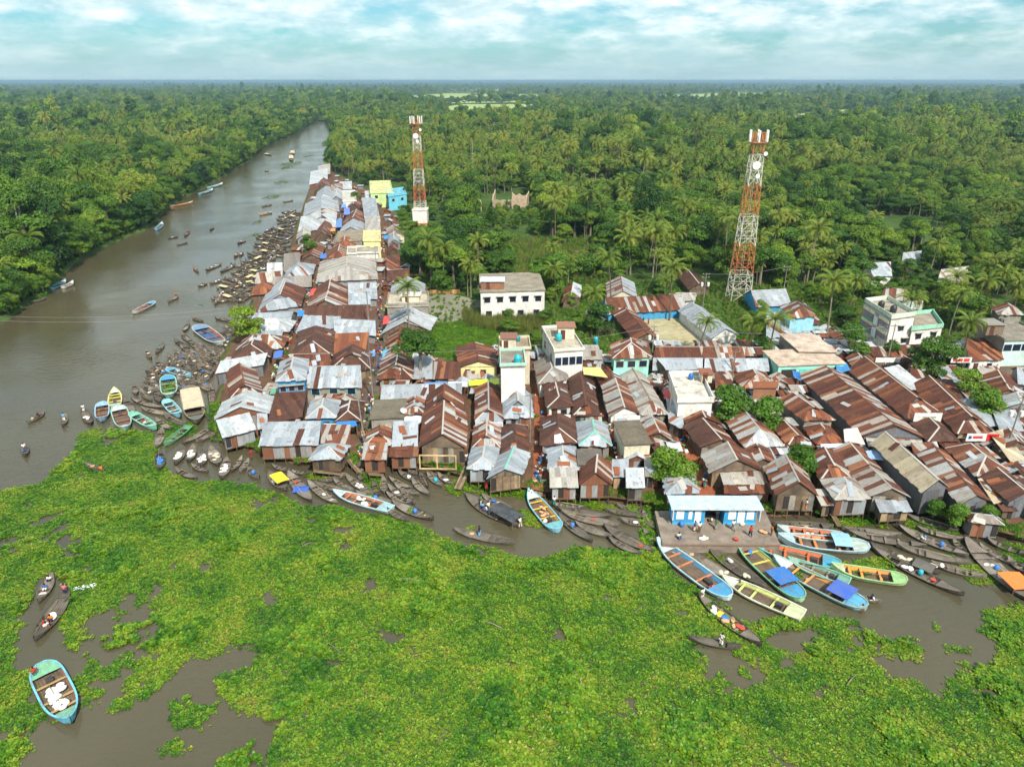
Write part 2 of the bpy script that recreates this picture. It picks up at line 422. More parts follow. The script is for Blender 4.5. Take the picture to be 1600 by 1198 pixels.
# ---------------------------------------------------------------- water and land
def sheet(name, poly, z, mat, skirt=False):
    """a level sheet over a plan polygon, with a sloping bank down into the water where wanted"""
    mb = MB(); pts = [Vector((x, y, 0)) for x, y in poly]
    tris = tessellate_polygon([pts])
    mb.mesh([(p.x, p.y, z) for p in pts], [tuple(t) for t in tris])
    me = mb.data(name); bm = bmesh.new(); bm.from_mesh(me); bmesh.ops.recalc_face_normals(bm, faces=bm.faces)
    if bm.faces and sum(f.normal.z * f.calc_area() for f in bm.faces) < 0: bmesh.ops.reverse_faces(bm, faces=bm.faces)
    bm.to_mesh(me); bm.free()
    me.materials.append(mat)
    return struct(link(name, me))
FAR = 60000.0
wm = MB(); wm.poly([(-FAR, -200, 0), (FAR, -200, 0), (FAR, FAR, 0), (-FAR, FAR, 0)])
struct(wm.build('water', M_WATER))

shore_right_px = [(510, 190), (520, 205), (521, 225), (522, 250), (514, 262), (490, 284), (480, 312), (471, 340), (462, 365), (457, 390), (440, 415), (413, 440), (398, 470),
                  (385, 498), (368, 520), (358, 545), (342, 575), (350, 600), (338, 640), (343, 668), (352, 690), (400, 700), (470, 722), (560, 722), (650, 724), (722, 742), (850, 768), (960, 778),
                  (1030, 786), (1042, 800), (1195, 800), (1215, 800), (1300, 795), (1440, 792), (1500, 815), (1560, 830), (1640, 850), (1800, 880), (2100, 900)]
shore_right = W(shore_right_px)
shore_left_px = [(496, 189), (477, 198), (462, 210), (430, 222), (400, 240), (388, 252), (344, 277), (322, 290), (302, 300), (262, 322), (240, 348), (222, 360), (190, 372), (150, 392),
                 (112, 412), (92, 432), (70, 462), (34, 478), (10, 498), (-60, 520), (-250, 560), (-700, 640)]
shore_left = W(shore_left_px)
far_y = P(502, 187)[1]
land_poly = shore_right + [(900, shore_right[-1][1] - 20), (FAR, 0), (FAR, FAR), (-FAR, FAR), (-FAR, 60), (shore_left[-1][0], shore_left[-1][1])] + shore_left[::-1][1:]
ground = sheet('ground', land_poly, LAND, M_FORESTFLOOR)
def bank(name, line, out, mat):
    mb = MB(); top = [Vector((x, y, LAND)) for x, y in line]; n = len(top); low = []
    for i, p in enumerate(top):
        d = (top[min(i + 1, n - 1)] - top[max(i - 1, 0)]).normalized()
        q = p + Vector((d.y, -d.x, 0)) * out; q.z = -0.6; low.append(q)
    for i in range(n - 1): mb.poly([top[i], top[i + 1], low[i + 1], low[i]])
    return struct(mb.build(name, mat))
bank('bank_right', shore_right, 1.6, M_MUD); bank('bank_left', shore_left, -1.6, M_FORESTFLOOR)

town_px = [(512, 262), (490, 284), (480, 312), (471, 340), (462, 365), (457, 390), (440, 415), (413, 440), (398, 470), (385, 498), (368, 520), (358, 545), (342, 575), (350, 600), (338, 640), (343, 668),
           (352, 690), (400, 700), (470, 722), (560, 722), (650, 724), (722, 742), (850, 768), (960, 778), (1030, 786), (1195, 800), (1300, 795), (1440, 792), (1500, 815), (1560, 830), (1640, 850), (1800, 880),
           (1800, 560), (1600, 545), (1500, 545), (1440, 548), (1380, 545), (1330, 540), (1300, 515), (1270, 520), (1200, 540), (1150, 545), (1020, 545), (950, 560), (920, 556), (850, 560), (780, 540),
           (700, 565), (640, 565), (628, 530), (672, 505), (668, 450), (622, 400), (625, 350), (610, 320), (590, 300), (560, 290), (530, 275)]
town = W(town_px, LAND)
mud = sheet('market_ground', town, LAND + 0.004, M_MUD)
clear_px = {
    'grass_field': ([(672, 512), (700, 505), (760, 512), (792, 520), (785, 545), (720, 548), (680, 570), (640, 566), (650, 530)], M_GRASS),
    'school_yard': ([(1000, 492), (1064, 490), (1108, 534), (1090, 545), (1030, 545), (1005, 520)], M_SANDY),
    'sandy_lot': ([(668, 462), (700, 458), (752, 470), (752, 492), (700, 504), (672, 502)], M_GREYSAND),
    'grass_clearing': ([(790, 380), (850, 376), (900, 396), (920, 420), (890, 432), (830, 440), (795, 420)], M_GRASS),
    'garden_path': ([(1260, 520), (1300, 505), (1325, 520), (1330, 545), (1290, 550)], M_SANDY),
    'far_field': ([(660, 174), (720, 163), (830, 163), (870, 172), (810, 182), (690, 184)], M_FIELD),
    'field_strip': ([(960, 206), (1030, 191), (1160, 192), (1200, 206), (1110, 219), (990, 218)], M_FIELD),
    'pale_field': ([(540, 157), (700, 146), (920, 149), (830, 160), (600, 163)], M_FIELD),
    'open_field': ([(940, 153), (1150, 145), (1290, 148), (1220, 160), (990, 161)], M_FIELD),
    'thin_field': ([(620, 142), (760, 140), (900, 141), (780, 144), (640, 145)], M_FIELD),
    'long_field': ([(1230, 181), (1300, 171), (1400, 174), (1340, 184), (1250, 186)], M_FIELD),
    'misty_field': ([(120, 148), (240, 145), (330, 147), (240, 151), (140, 151)], M_FIELD),
    'far_strip': ([(1100, 139), (1300, 137), (1480, 138), (1330, 141), (1140, 142)], M_FIELD),
    'middle_field': ([(850, 186), (900, 184), (945, 187), (900, 190)], M_FIELD),
    'distant_field': ([(1510, 170), (1590, 161), (1720, 165), (1640, 176)], M_FIELD),
    'hazy_field': ([(0, 195), (30, 192), (45, 196), (20, 200)], M_FIELD),
    'weedy_plot': ([(1480, 455), (1520, 450), (1560, 478), (1530, 496), (1490, 486)], M_GRASS),
}
CLEAR = []
for k, (pp, mm_) in clear_px.items():
    w_ = W(pp, LAND); CLEAR.append(w_); sheet(k, w_, LAND + 0.012, mm_)

# ---------------------------------------------------------------- people
def skin_mesh(name, pts, edges, radii, mat, sub=1):
    me = bpy.data.meshes.new(name + '_s'); me.from_pydata(pts, edges, []); ob = bpy.data.objects.new(name + '_s', me); COL.objects.link(ob)
    md = ob.modifiers.new('s', 'SKIN'); sv = me.skin_vertices[0].data
    for i, rr in enumerate(radii): sv[i].radius = (rr, rr) if not isinstance(rr, tuple) else rr
    sv[0].use_root = True
    ob.modifiers.new('u', 'SUBSURF').levels = sub; ob.modifiers['u'].render_levels = sub
    dg = bpy.context.evaluated_depsgraph_get(); out = bpy.data.meshes.new_from_object(ob.evaluated_get(dg)); out.name = name
    bpy.data.objects.remove(ob); out.materials.clear(); out.materials.append(mat); out.shade_smooth(); return out
POSES = {}
def make_pose(key, pel, kn, ft, elb, hnd, lean=.0):
    x = lean; pel = Vector(pel); ch = pel + Vector((x * .6, 0, .34)); nk = pel + Vector((x, 0, .53)); hd = nk + Vector((x * .2 + .02, 0, .12)); ht = hd + Vector((0.01, 0, .1))
    pts = [pel, ch, nk, hd, ht]; ed = [(0, 1), (1, 2), (2, 3), (3, 4)]; ra = [(.12, .1), (.15, .1), .052, .09, .07]
    for s, (e_, h_, k_, f_) in ((1, (elb[0], hnd[0], kn[0], ft[0])), (-1, (elb[1], hnd[1], kn[1], ft[1]))):
        i = len(pts); sh = nk + Vector((0, s * .17, -.06)); hip = pel + Vector((0, s * .08, -.04))
        pts += [sh, Vector(e_), Vector(h_), Vector(h_) + (Vector(h_) - Vector(e_)).normalized() * .12]; ed += [(1, i), (i, i + 1), (i + 1, i + 2), (i + 2, i + 3)]; ra += [.055, .042, .032, .026]
        i = len(pts); pts += [hip, Vector(k_), Vector(f_), Vector(f_) + Vector((.16, 0, -.02))]; ed += [(0, i), (i, i + 1), (i + 1, i + 2), (i + 2, i + 3)]; ra += [.085, .058, .042, .035]
    body = skin_mesh('body', pts, ed, ra, M_SKIN)
    sp = [pel + Vector((0, 0, .02)), ch, nk + Vector((0, 0, -.02))]; se = [(0, 1), (1, 2)]; sr = [(.165, .14), (.185, .13), .085]
    for s, e_ in ((1, elb[0]), (-1, elb[1])):
        i = len(sp); sh = nk + Vector((0, s * .18, -.07)); sp += [sh, sh.lerp(Vector(e_), .8)]; se += [(1, i), (i, i + 1)]; sr += [.085, .075]
    shirt = skin_mesh('shirt', sp, se, sr, M_CLOTH)
    lp = [pel + Vector((0, 0, .06))]; le = []; lr = [.16]
    for s, (k_, f_) in ((1, (kn[0], ft[0])), (-1, (kn[1], ft[1]))):
        i = len(lp); hip = pel + Vector((0, s * .07, -.05)); lp += [hip, Vector(k_), Vector(k_).lerp(Vector(f_), .7)]; le += [(0, i), (i, i + 1), (i + 1, i + 2)]; lr += [.13, .115, .11]
    lungi = skin_mesh('lungi', lp, le, lr, M_CLOTH)
    hb = MB(); hb.lathe((hd.x - .015, hd.y, hd.z + .0), [(.1, .0), (.112, .05), (.1, .12), (.055, .165), (.01, .175)], 9); hair = hb.data('hair', True); hair.materials.append(M_SKIN)
    POSES[key] = (body, shirt, lungi, hair)
make_pose('stand', (0, 0, .9), [(.03, .1, .48), (.0, -.1, .48)], [(0, .11, .07), (-.02, -.11, .07)], [(.02, .25, 1.12), (.05, -.25, 1.12)], [(.1, .24, .88), (.16, -.2, .95)])
make_pose('walk', (0, 0, .89), [(.2, .09, .5), (-.08, -.09, .47)], [(.26, .1, .07), (-.32, -.1, .12)], [(-.08, .25, 1.13), (.12, -.25, 1.13)], [(-.02, .26, .9), (.3, -.22, 1.0)], .04)
make_pose('sit', (0, 0, .12), [(.32, .14, .42), (.34, -.13, .40)], [(.42, .13, .04), (.44, -.12, .04)], [(.14, .27, .38), (.16, -.26, .36)], [(.32, .18, .44), (.34, -.16, .42)], .08)
make_pose('row', (0, 0, .88), [(.08, .14, .46), (-.04, -.14, .46)], [(.06, .17, .07), (-.12, -.16, .07)], [(.22, .22, 1.15), (.18, -.24, 1.2)], [(.42, .12, 1.06), (.38, -.1, 1.28)], .12)
CN = {'white': (226, 222, 214), 'blue': (60, 96, 160), 'red': (180, 56, 48), 'orange': (222, 120, 44), 'yellow': (222, 190, 70), 'teal': (50, 140, 140), 'grey': (140, 138, 134), 'green': (70, 130, 70), 'pink': (206, 110, 130), 'black': (44, 42, 44), 'cream': (206, 196, 170), 'navy': (40, 50, 86), 'sky': (110, 170, 210), 'brown': (120, 86, 60), 'bare': (118, 78, 56)}
# ---------------------------------------------------------------- plants
def unit(v): return v / np.linalg.norm(v, axis=-1, keepdims=True)
def leaf_cloud(mb, lobes, n, size, flat=0.75, seed=0, up=0.45, tint=(1, 1, 1)):
    """leaf clumps (bent diamonds) spread over the skins of several lobes; gaps between the lobes stay open"""
    r = np.random.default_rng(seed)
    vol = np.array([l[3] ** 2 for l in lobes]); vol = vol / vol.sum()
    ltint = 0.78 + 0.46 * r.random(len(lobes))
    for k in range(n):
        li = r.choice(len(lobes), p=vol); x, y, z, R = lobes[li]; lt = ltint[li]
        d = unit(r.normal(size=3)); d[2] = d[2] if d[2] > -0.35 else -d[2] * 0.4; d = unit(d)
        q = R * (0.62 + 0.42 * r.random() ** 0.6)
        p = np.array([x, y, z]) + d * q * np.array([1, 1, flat])
        nrm = unit(d + r.normal(size=3) * 0.55 + np.array([0, 0, up]))
        a = unit(np.cross(nrm, unit(r.normal(size=3)))); b_ = np.cross(nrm, a)
        s = size * (0.6 + 0.8 * r.random())
        dr = nrm * s * -0.28
        g = (0.72 + 0.55 * r.random()) * lt
        yel = 1 + 0.25 * (r.random() - 0.4)
        c = (g * yel * tint[0], g * tint[1], g * 0.9 * tint[2], 1)
        i = len(mb.v)
        mb.v += [tuple(p - a * s + dr), tuple(p - b_ * s * 0.55), tuple(p + a * s + dr), tuple(p + b_ * s * 0.55)]
        mb.f += [(i, i + 1, i + 3), (i + 1, i + 2, i + 3)]; mb.c += [c, c]
def lobes_for(r, n, R, h0, h1, spread):
    out = []
    for k in range(n):
        a = 2 * math.pi * (k + r.random() * 0.6) / n; d = spread * (0.35 + 0.65 * r.random()) * (k > 0)
        out.append((d * math.cos(a), d * math.sin(a), h0 + (h1 - h0) * r.random() if k else h1, R * (0.7 + 0.5 * r.random())))
    return out
def trunk_mesh(r, lobes, h, rad):
    mb = MB()
    lean = Vector((r.uniform(-.4, .4), r.uniform(-.4, .4), 0))
    fork = Vector((lean.x, lean.y, h * 0.5))
    mb.tube([(0, 0, -0.3), (lean.x * .4, lean.y * .4, h * 0.25), fork], [rad * 1.25, rad, rad * .8], 6)
    for (x, y, z, R) in lobes[:6]:
        e = Vector((x * .8, y * .8, z)); mid = fork.lerp(e, 0.5) + Vector((0, 0, .3))
        mb.tube([fork, mid, e], [rad * .6, rad * .4, rad * .12], 4)
    return mb
TREE_COL = bpy.data.collections.new('tree_prototypes')      # not linked to the scene: only copied and instanced
BROAD = []      # (crown mesh, trunk mesh, height)
for k in range(8):
    r = random.Random(100 + k)
    h = [8.5, 10, 7, 11.5, 9, 6, 8, 12.5][k]; n = [7, 9, 6, 8, 10, 5, 7, 8][k]
    sp = [2.6, 3.3, 2.2, 3.0, 4.0, 1.7, 2.8, 3.4][k]; R = [1.9, 2.1, 1.8, 2.2, 1.9, 1.7, 1.9, 2.3][k]
    lb = lobes_for(r, n, R, h * [.42, .5, .3, .45, .55, .26, .38, .5][k], h * 0.82, sp)
    if k in (0, 2, 3, 5, 6): lb += lobes_for(r, 5, R * .85, h * .2, h * .4, sp * 1.05)
    mb = MB(); leaf_cloud(mb, lb, [3300, 3200, 2900, 3700, 3200, 2600, 3300, 3400][k], 0.25, [0.7, 0.6, 0.8, 0.8, 0.5, 0.85, 0.7, 0.65][k], seed=k)
    me = mb.data('crown'); me.materials.append(M_LEAF)
    tm = trunk_mesh(r, lb, h, 0.2 + 0.012 * h).data('trunk'); tm.materials.append(M_BARK)
    BROAD.append((me, tm, h))
def frond_mesh(seed, L=3.6, droop=1.0, tint=(1, 1, 1)):
    r = random.Random(seed); mb = MB(); segs = 9; pts = []
    ang = 0.62; p = Vector((0, 0, 0))
    for k in range(segs + 1):
        pts.append(p.copy()); p = p + Vector((math.cos(ang), 0, math.sin(ang))) * (L / segs); ang -= 0.20 * droop * (0.6 + k * 0.10)
    mb.tube(pts, [0.05 * (1 - k / (segs + 2)) for k in range(segs + 1)], 3, (1.25 * tint[0], 1.15 * tint[1], 0.7 * tint[2], 1))
    for k in range(1, segs * 2):
        t = k / (segs * 2.0); i = min(int(t * segs), segs - 1); f = t * segs - i
        c0 = pts[i].lerp(pts[i + 1], f); d = (pts[i + 1] - pts[i]).normalized()
        ln = L * 0.24 * (0.35 + 1.5 * t * (1.25 - t)) * r.uniform(.85, 1.15)
        for s in (-1, 1):
            tip = c0 + d * ln * 0.55 + Vector((0, s * ln * 0.8, -ln * (0.25 + 0.45 * droop * t)))
            w = 0.085 * L / 3.6
            g = r.uniform(.8, 1.15); col = (g * tint[0], g * tint[1], g * .9 * tint[2], 1)
            mb.poly([c0 - d * w, c0 + d * w, tip], col) if s > 0 else mb.poly([c0 + d * w, c0 - d * w, tip], col)
    return mb
FRONDS = []
for k in range(4):
    me = frond_mesh(200 + k, [3.6, 3.9, 3.5, 3.2][k], [0.75, 1.0, 1.25, 1.6][k], [(1, 1, 1), (1, 1, 1), (1.12, 1.05, .9), (1.45, 1.15, .7)][k]).data('frond')
    me.materials.append(M_PALM); FRONDS.append(me)
def frond_set(seed, n=24):
    r = random.Random(seed); out = []
    for k in range(n):
        age = k / n
        out.append((0 if age < .3 else 1 if age < .6 else 2 if age < .86 else 3, 2.399963 * k + r.uniform(-.2, .2), 0.65 - 1.15 * age + r.uniform(-.12, .12), r.uniform(.88, 1.1)))
    return out
PALMS = []      # (trunk mesh, crown mesh, top, frond set)
for k in range(4):
    r = random.Random(300 + k); h = [9.5, 11.5, 8, 12.5][k]
    lx, ly = r.uniform(-1.2, 1.2), r.uniform(-1.2, 1.2)
    pts = [(lx * t * t, ly * t * t, -0.3 + (h + .3) * t) for t in (0, .25, .5, .75, 1)]
    tb = MB(); tb.tube(pts, [.24, .17, .15, .14, .15], 6); tm = tb.data('trunk'); tm.materials.append(M_BARK)
    fs = frond_set(400 + k); cb = MB(); top = Vector((lx, ly, h))
    for (i, az, el, sc_) in fs:
        M = Matrix.Translation(top) @ Matrix.Rotation(az, 4, 'Z') @ Matrix.Rotation(-el, 4, 'Y') @ Matrix.Scale(sc_, 4)
        src = FRONDS[i]; vv = [M @ v.co for v in src.vertices]; ca = src.color_attributes['col'].data
        for p_ in src.polygons: cb.poly([vv[j] for j in p_.vertices], tuple(ca[p_.loop_start].color))
    cm = cb.data('crown'); cm.materials.append(M_PALM)
    PALMS.append((tm, cm, top, fs))
def merged(name, parts):
    bm = bmesh.new(); mats = []
    for me in parts:
        n0 = len(bm.faces); bm.from_mesh(me); bm.faces.ensure_lookup_table()
        for f in bm.faces[n0:]: f.material_index = len(mats)
        mats.append(me.materials[0])
    me = bpy.data.meshes.new(name); bm.to_mesh(me); bm.free()
    for m_ in mats: me.materials.append(m_)
    return me
def light_crown(k, h):
    r = random.Random(700 + k); lb = lobes_for(r, 7, 2.3, h * .55, h * .8, 2.9); mb = MB(); leaf_cloud(mb, lb, 650, 0.5, 0.7, seed=70 + k)
    me = mb.data('far_crown'); me.materials.append(M_LEAF); return me
PROTO = []
for k, (c_, t_, h_) in enumerate(BROAD): PROTO.append(merged('broad_%d' % k, [c_, t_]))
for k, (t_, c_, _, _) in enumerate(PALMS): PROTO.append(merged('palm_%d' % k, [c_, t_]))
for k in range(4): PROTO.append(light_crown(k, [9, 11, 7.5, 13][k]))
for k, me in enumerate(PROTO):
    TREE_COL.objects.link(bpy.data.objects.new('proto_%02d' % k, me))

def instancer(name, coll, pts, rot, scl, idx, tall_=None):
    """one object whose points carry copies of a collection's members"""
    me = bpy.data.meshes.new(name); me.vertices.add(len(pts)); me.vertices.foreach_set('co', np.asarray(pts, np.float32).ravel())
    tall_ = np.ones(len(pts)) if tall_ is None else tall_
    for nm, ty, ar in (('rotz', 'FLOAT', rot), ('scl', 'FLOAT', scl), ('sclz', 'FLOAT', np.asarray(scl) * tall_), ('pick', 'INT', idx)):
        a = me.attributes.new(nm, ty, 'POINT'); a.data.foreach_set('value', np.asarray(ar, np.float32 if ty == 'FLOAT' else np.int32))
    o = link(name, me)
    g = bpy.data.node_groups.new(name + '_nodes', 'GeometryNodeTree')
    g.interface.new_socket('Geometry', in_out='INPUT', socket_type='NodeSocketGeometry'); g.interface.new_socket('Geometry', in_out='OUTPUT', socket_type='NodeSocketGeometry')
    gi = N(g, 'NodeGroupInput'); go = N(g, 'NodeGroupOutput')
    ci = N(g, 'GeometryNodeCollectionInfo'); ci.inputs['Collection'].default_value = coll; ci.inputs['Separate Children'].default_value = True; ci.inputs['Reset Children'].default_value = True
    ip = N(g, 'GeometryNodeInstanceOnPoints'); ip.inputs['Pick Instance'].default_value = True
    def at(nm, dt):
        a = N(g, 'GeometryNodeInputNamedAttribute', data_type=dt); a.inputs['Name'].default_value = nm; return a.outputs['Attribute']
    cx_ = N(g, 'ShaderNodeCombineXYZ'); g.links.new(at('rotz', 'FLOAT'), cx_.inputs[2])
    g.links.new(gi.outputs[0], ip.inputs['Points']); g.links.new(ci.outputs[0], ip.inputs['Instance']); g.links.new(at('pick', 'INT'), ip.inputs['Instance Index'])
    g.links.new(cx_.outputs[0], ip.inputs['Rotation']); cs_ = N(g, 'ShaderNodeCombineXYZ'); g.links.new(at('scl', 'FLOAT'), cs_.inputs[0]); g.links.new(at('scl', 'FLOAT'), cs_.inputs[1]); g.links.new(at('sclz', 'FLOAT'), cs_.inputs[2]); g.links.new(cs_.outputs[0], ip.inputs['Scale']); g.links.new(ip.outputs[0], go.inputs[0])
    md = o.modifiers.new('copies', 'NODES'); md.node_group = g
    return o

# --- where trees stand
def ring_points(d0, d1, sp, half=0.80):
    n = int(half * (d1 * d1 - d0 * d0) / (sp * sp))
    d = np.sqrt(nrng.random(n) * (d1 * d1 - d0 * d0) + d0 * d0); a = (nrng.random(n) * 2 - 1) * half
    return np.stack([d * np.sin(a), d * np.cos(a)], 1)
chunks = []; d = 105.0
while d < 16000:
    d1 = d * 1.16; sp = 4.3 * (1 + max(0, d - 450) / 900.0)
    chunks.append(ring_points(d, d1, sp)); d = d1
T = np.concatenate(chunks); X, Y = T[:, 0], T[:, 1]; D = np.hypot(X, Y)
ok = inside(X, Y, land_poly) & ~inside(X, Y, town) & ~inside(X, Y, W([(a_ - 6, b_) for a_, b_ in town_px[:20]] + town_px[20:]))
for c_ in CLEAR: ok &= ~inside(X, Y, c_)
KEEP_OUT = [W(q, LAND) for q in (
    [(748, 430), (855, 430), (860, 500), (748, 500)], [(900, 440), (1000, 440), (1045, 500), (1120, 500), (1165, 545), (1000, 560), (940, 545), (900, 480)],
    [(1060, 455), (1240, 455), (1250, 485), (1160, 490), (1060, 480)], [(1140, 462), (1170, 462), (1170, 474), (1140, 474)], [(1200, 475), (1300, 475), (1320, 560), (1195, 560)],
    [(1330, 475), (1475, 475), (1480, 560), (1330, 560)], [(1520, 500), (1640, 500), (1640, 560), (1520, 560)], [(640, 320), (672, 320), (672, 362), (640, 362)], [(575, 285), (640, 285), (640, 335), (575, 335)],
    [(870, 448), (910, 448), (910, 480), (870, 480)], [(790, 300), (830, 300), (830, 330), (790, 330)], [(745, 305), (790, 305), (790, 335), (745, 335)], [(885, 375), (940, 375), (940, 405), (885, 405)], [(1060, 484), (1165, 484), (1165, 538), (1105, 545)], [(1158, 456), (1245, 456), (1245, 486), (1158, 486)], [(1192, 500), (1292, 474), (1325, 560), (1192, 560)], [(1350, 415), (1400, 415), (1400, 445), (1350, 445)], [(1402, 398), (1445, 398), (1445, 428), (1402, 428)], [(1455, 424), (1515, 424), (1515, 456), (1455, 456)], [(1055, 428), (1115, 428), (1115, 470), (1055, 470)])]
for q in KEEP_OUT: ok &= ~inside(X, Y, q)
ok &= (fbm(X / 75.0 + 5, Y / 75.0 + 61, 3) > 0.30) | (D < 230)
# thin the copse of slim trees and the low scrub beside the market
shrub = inside(X, Y, W([(780, 480), (960, 470), (960, 560), (850, 560), (780, 530), (700, 575), (620, 575), (660, 500)], LAND))
ok &= ~(shrub & (nrng.random(len(X)) < 0.55))
X, Y, D, shrub = X[ok], Y[ok], D[ok], shrub[ok]
# a close wall of bushy trees right on the wooded banks
bank_n = len(X); bx_, by_ = [], []
for ln_, lim in ((shore_left, 21), (shore_right[:2], 2)):
    for i_ in range(min(lim, len(ln_) - 1)):
        a_, b_ = np.array(ln_[i_]), np.array(ln_[i_ + 1]); n_ = max(1, int(np.linalg.norm(b_ - a_) / 2.3)); d_ = (b_ - a_) / max(1e-6, np.linalg.norm(b_ - a_)); nn_ = np.array([-d_[1], d_[0]]) * (1 if ln_ is shore_left else 1)
        for k_ in range(n_):
            q_ = a_ + (b_ - a_) * (k_ + nrng.random()) / n_
            side = -1 if ln_ is shore_left else 1
            q_ = q_ + nn_ * side * nrng.uniform(-.3, 2.4); bx_.append(q_[0]); by_.append(q_[1])
X = np.concatenate([X, bx_]); Y = np.concatenate([Y, by_]); D = np.hypot(X, Y); shrub = np.concatenate([shrub, np.zeros(len(bx_), bool)]); on_bank = np.arange(len(X)) >= bank_n
keep_ = np.ones(len(X), bool); X, Y, D, shrub, on_bank = X[keep_], Y[keep_], D[keep_], shrub[keep_], on_bank[keep_]
pz = fbm(X / 90.0, Y / 90.0, 3)
palm_share = np.clip((pz - 0.44) * 4.0, 0.05, 0.62)
ex, ey = to_px(X, Y, np.full_like(X, 5.0))
west = ex < 505
palm_share = np.where(west & (ey > 250), palm_share * 0.35, palm_share)
grove = inside(X, Y, W([(640, 190), (1100, 215), (1240, 300), (1200, 440), (900, 440), (860, 380), (640, 320), (560, 300), (515, 270), (540, 220)], LAND))
palm_share = np.where(grove, np.clip(palm_share + 0.22, 0, .65), palm_share)
palm_share = np.where(D > 900, palm_share * 0.45, palm_share)
is_palm = (nrng.random(len(X)) < palm_share) & ~shrub & ~on_bank
tall = fbm(X / 140.0 + 50, Y / 140.0 + 9, 3)
scl = (0.34 + 1.15 * tall) * nrng.choice([.5, .7, .85, 1.0, 1.1, 1.25, 1.5], len(X)) * nrng.uniform(.9, 1.1, len(X)) * np.where(west & (D < 420), 0.98, 1.0) * np.where(D > 450, 1 + np.minimum((D - 450) / 6000.0, 0.35), 1.0)
scl = np.where(shrub, nrng.uniform(0.28, 0.5, len(X)), scl)
scl = np.where(on_bank, nrng.uniform(0.45, 0.95, len(X)), scl)
low = np.zeros(len(X), bool)
for q_ in ([(625, 322), (700, 322), (720, 400), (620, 400)], [(735, 322), (840, 322), (850, 372), (735, 372)], [(1100, 455), (1240, 455), (1240, 500), (1100, 500)], [(880, 395), (960, 395), (960, 425), (880, 425)], [(1345, 440), (1530, 430), (1530, 475), (1345, 475)], [(1395, 425), (1450, 425), (1450, 450), (1395, 450)], [(930, 430), (1010, 430), (1010, 470), (930, 470)], [(1050, 445), (1120, 445), (1120, 480), (1050, 480)], [(1090, 450), (1330, 450), (1340, 565), (1060, 565)]):
    low |= inside(X, Y, W(q_, LAND))
scl = np.where(low, np.minimum(scl, nrng.uniform(.3, .55, len(X))), scl); is_palm &= ~low
BUSHY = np.array([0, 2, 3, 5, 6])
pick = np.where(is_palm, 8 + nrng.integers(0, 4, len(X)), np.where((D > 700) & ~on_bank, 12 + nrng.integers(0, 4, len(X)), np.where(on_bank, BUSHY[nrng.integers(0, 5, len(X))], nrng.integers(0, 8, len(X)))))
scl = np.where(is_palm, np.clip(scl * 1.0, 0.75, 1.5), scl)
rotz = nrng.random(len(X)) * 6.283
order = np.argsort(D)
inview = (ex > -25) & (ex < 1625) & (ey < 1100) & (ey > 100)
IND = []; nb = npalm = 0
for i in order:
    if not inview[i]: continue
    if is_palm[i] and npalm < 230: IND.append(i); npalm += 1
    elif not is_palm[i] and nb < 280: IND.append(i); nb += 1
    if npalm >= 230 and nb >= 280: break
INDSET = np.zeros(len(X), bool); INDSET[IND] = True
rest = ~INDSET & (ex > -260) & (ex < 1860)
fo = instancer('forest', TREE_COL, np.stack([X[rest], Y[rest], np.full(rest.sum(), LAND)], 1), rotz[rest], scl[rest], pick[rest], nrng.choice([.7, .85, 1, 1, 1.15, 1.4], int(rest.sum())))
stuff(fo, 'dense green forest of broadleaf trees and palms reaching the horizon', 'forest')

def region_of(px, py):
    if px < 500: return 'on the far bank ' + ('by the dark corner' if px < 150 and py > 350 else 'below the hidden white roofs' if px < 150 else 'by the blue boats' if px < 360 else 'where the river narrows')
    if px < 640: return 'at the narrow market end'
    if px < 800: return 'round the slim mast' if py < 440 else 'round the grassy field'
    if px < 960: return 'behind the long white block'
    if px < 1120: return 'behind the school'
    if px < 1240: return 'round the large mast'
    if px < 1400: return 'behind the light blue house'
    return 'beyond the balconied house'
def place_tree(x, y, s, rz, k, palm, label, group, fronds=False, mat=None, z=LAND):
    o = empty('coconut_palm' if palm else 'broadleaf_tree', (x, y, z), rz); o.scale = (s, s, s)
    if palm:
        tm, cm, top, fs = PALMS[k]
        link('trunk', tm, o, srgb(150, 138, 118))
        if fronds:
            for (i, az, el, sc_) in fs:
                f = link('frond', FRONDS[i], o); f.location = top; f.rotation_euler = (0, -el, az); f.scale = (sc_,) * 3
        else: link('crown', cm, o)
    else:
        cm, tm, h = BROAD[k]
        link('trunk', tm, o, srgb(*rng.choice([(150, 138, 116), (120, 104, 84), (168, 158, 138)])))
        c = link('crown', cm, o)
        if mat is not None: c.material_slots[0].link = 'OBJECT'; c.material_slots[0].material = mat
    return tag(o, label, 'palm' if palm else 'tree', group)
tree_count = {}
for i in sorted(IND, key=lambda i: ex[i]):
    rg = region_of(ex[i], ey[i]); pl = bool(is_palm[i])
    kind = 'coconut palm' if pl else ('tall broad-crowned tree' if scl[i] > 1.05 else 'leafy tree' if scl[i] > .6 else 'low bushy tree')
    tree_count[(kind, rg)] = tree_count.get((kind, rg), 0) + 1
    place_tree(X[i], Y[i], float(scl[i]), float(rotz[i]), int(pick[i]) - (8 if pl else 0), pl, '%s %s from left %s' % (ordinal(tree_count[(kind, rg)]), kind, rg), kind + 's ' + rg, fronds=pl and D[i] < 235)
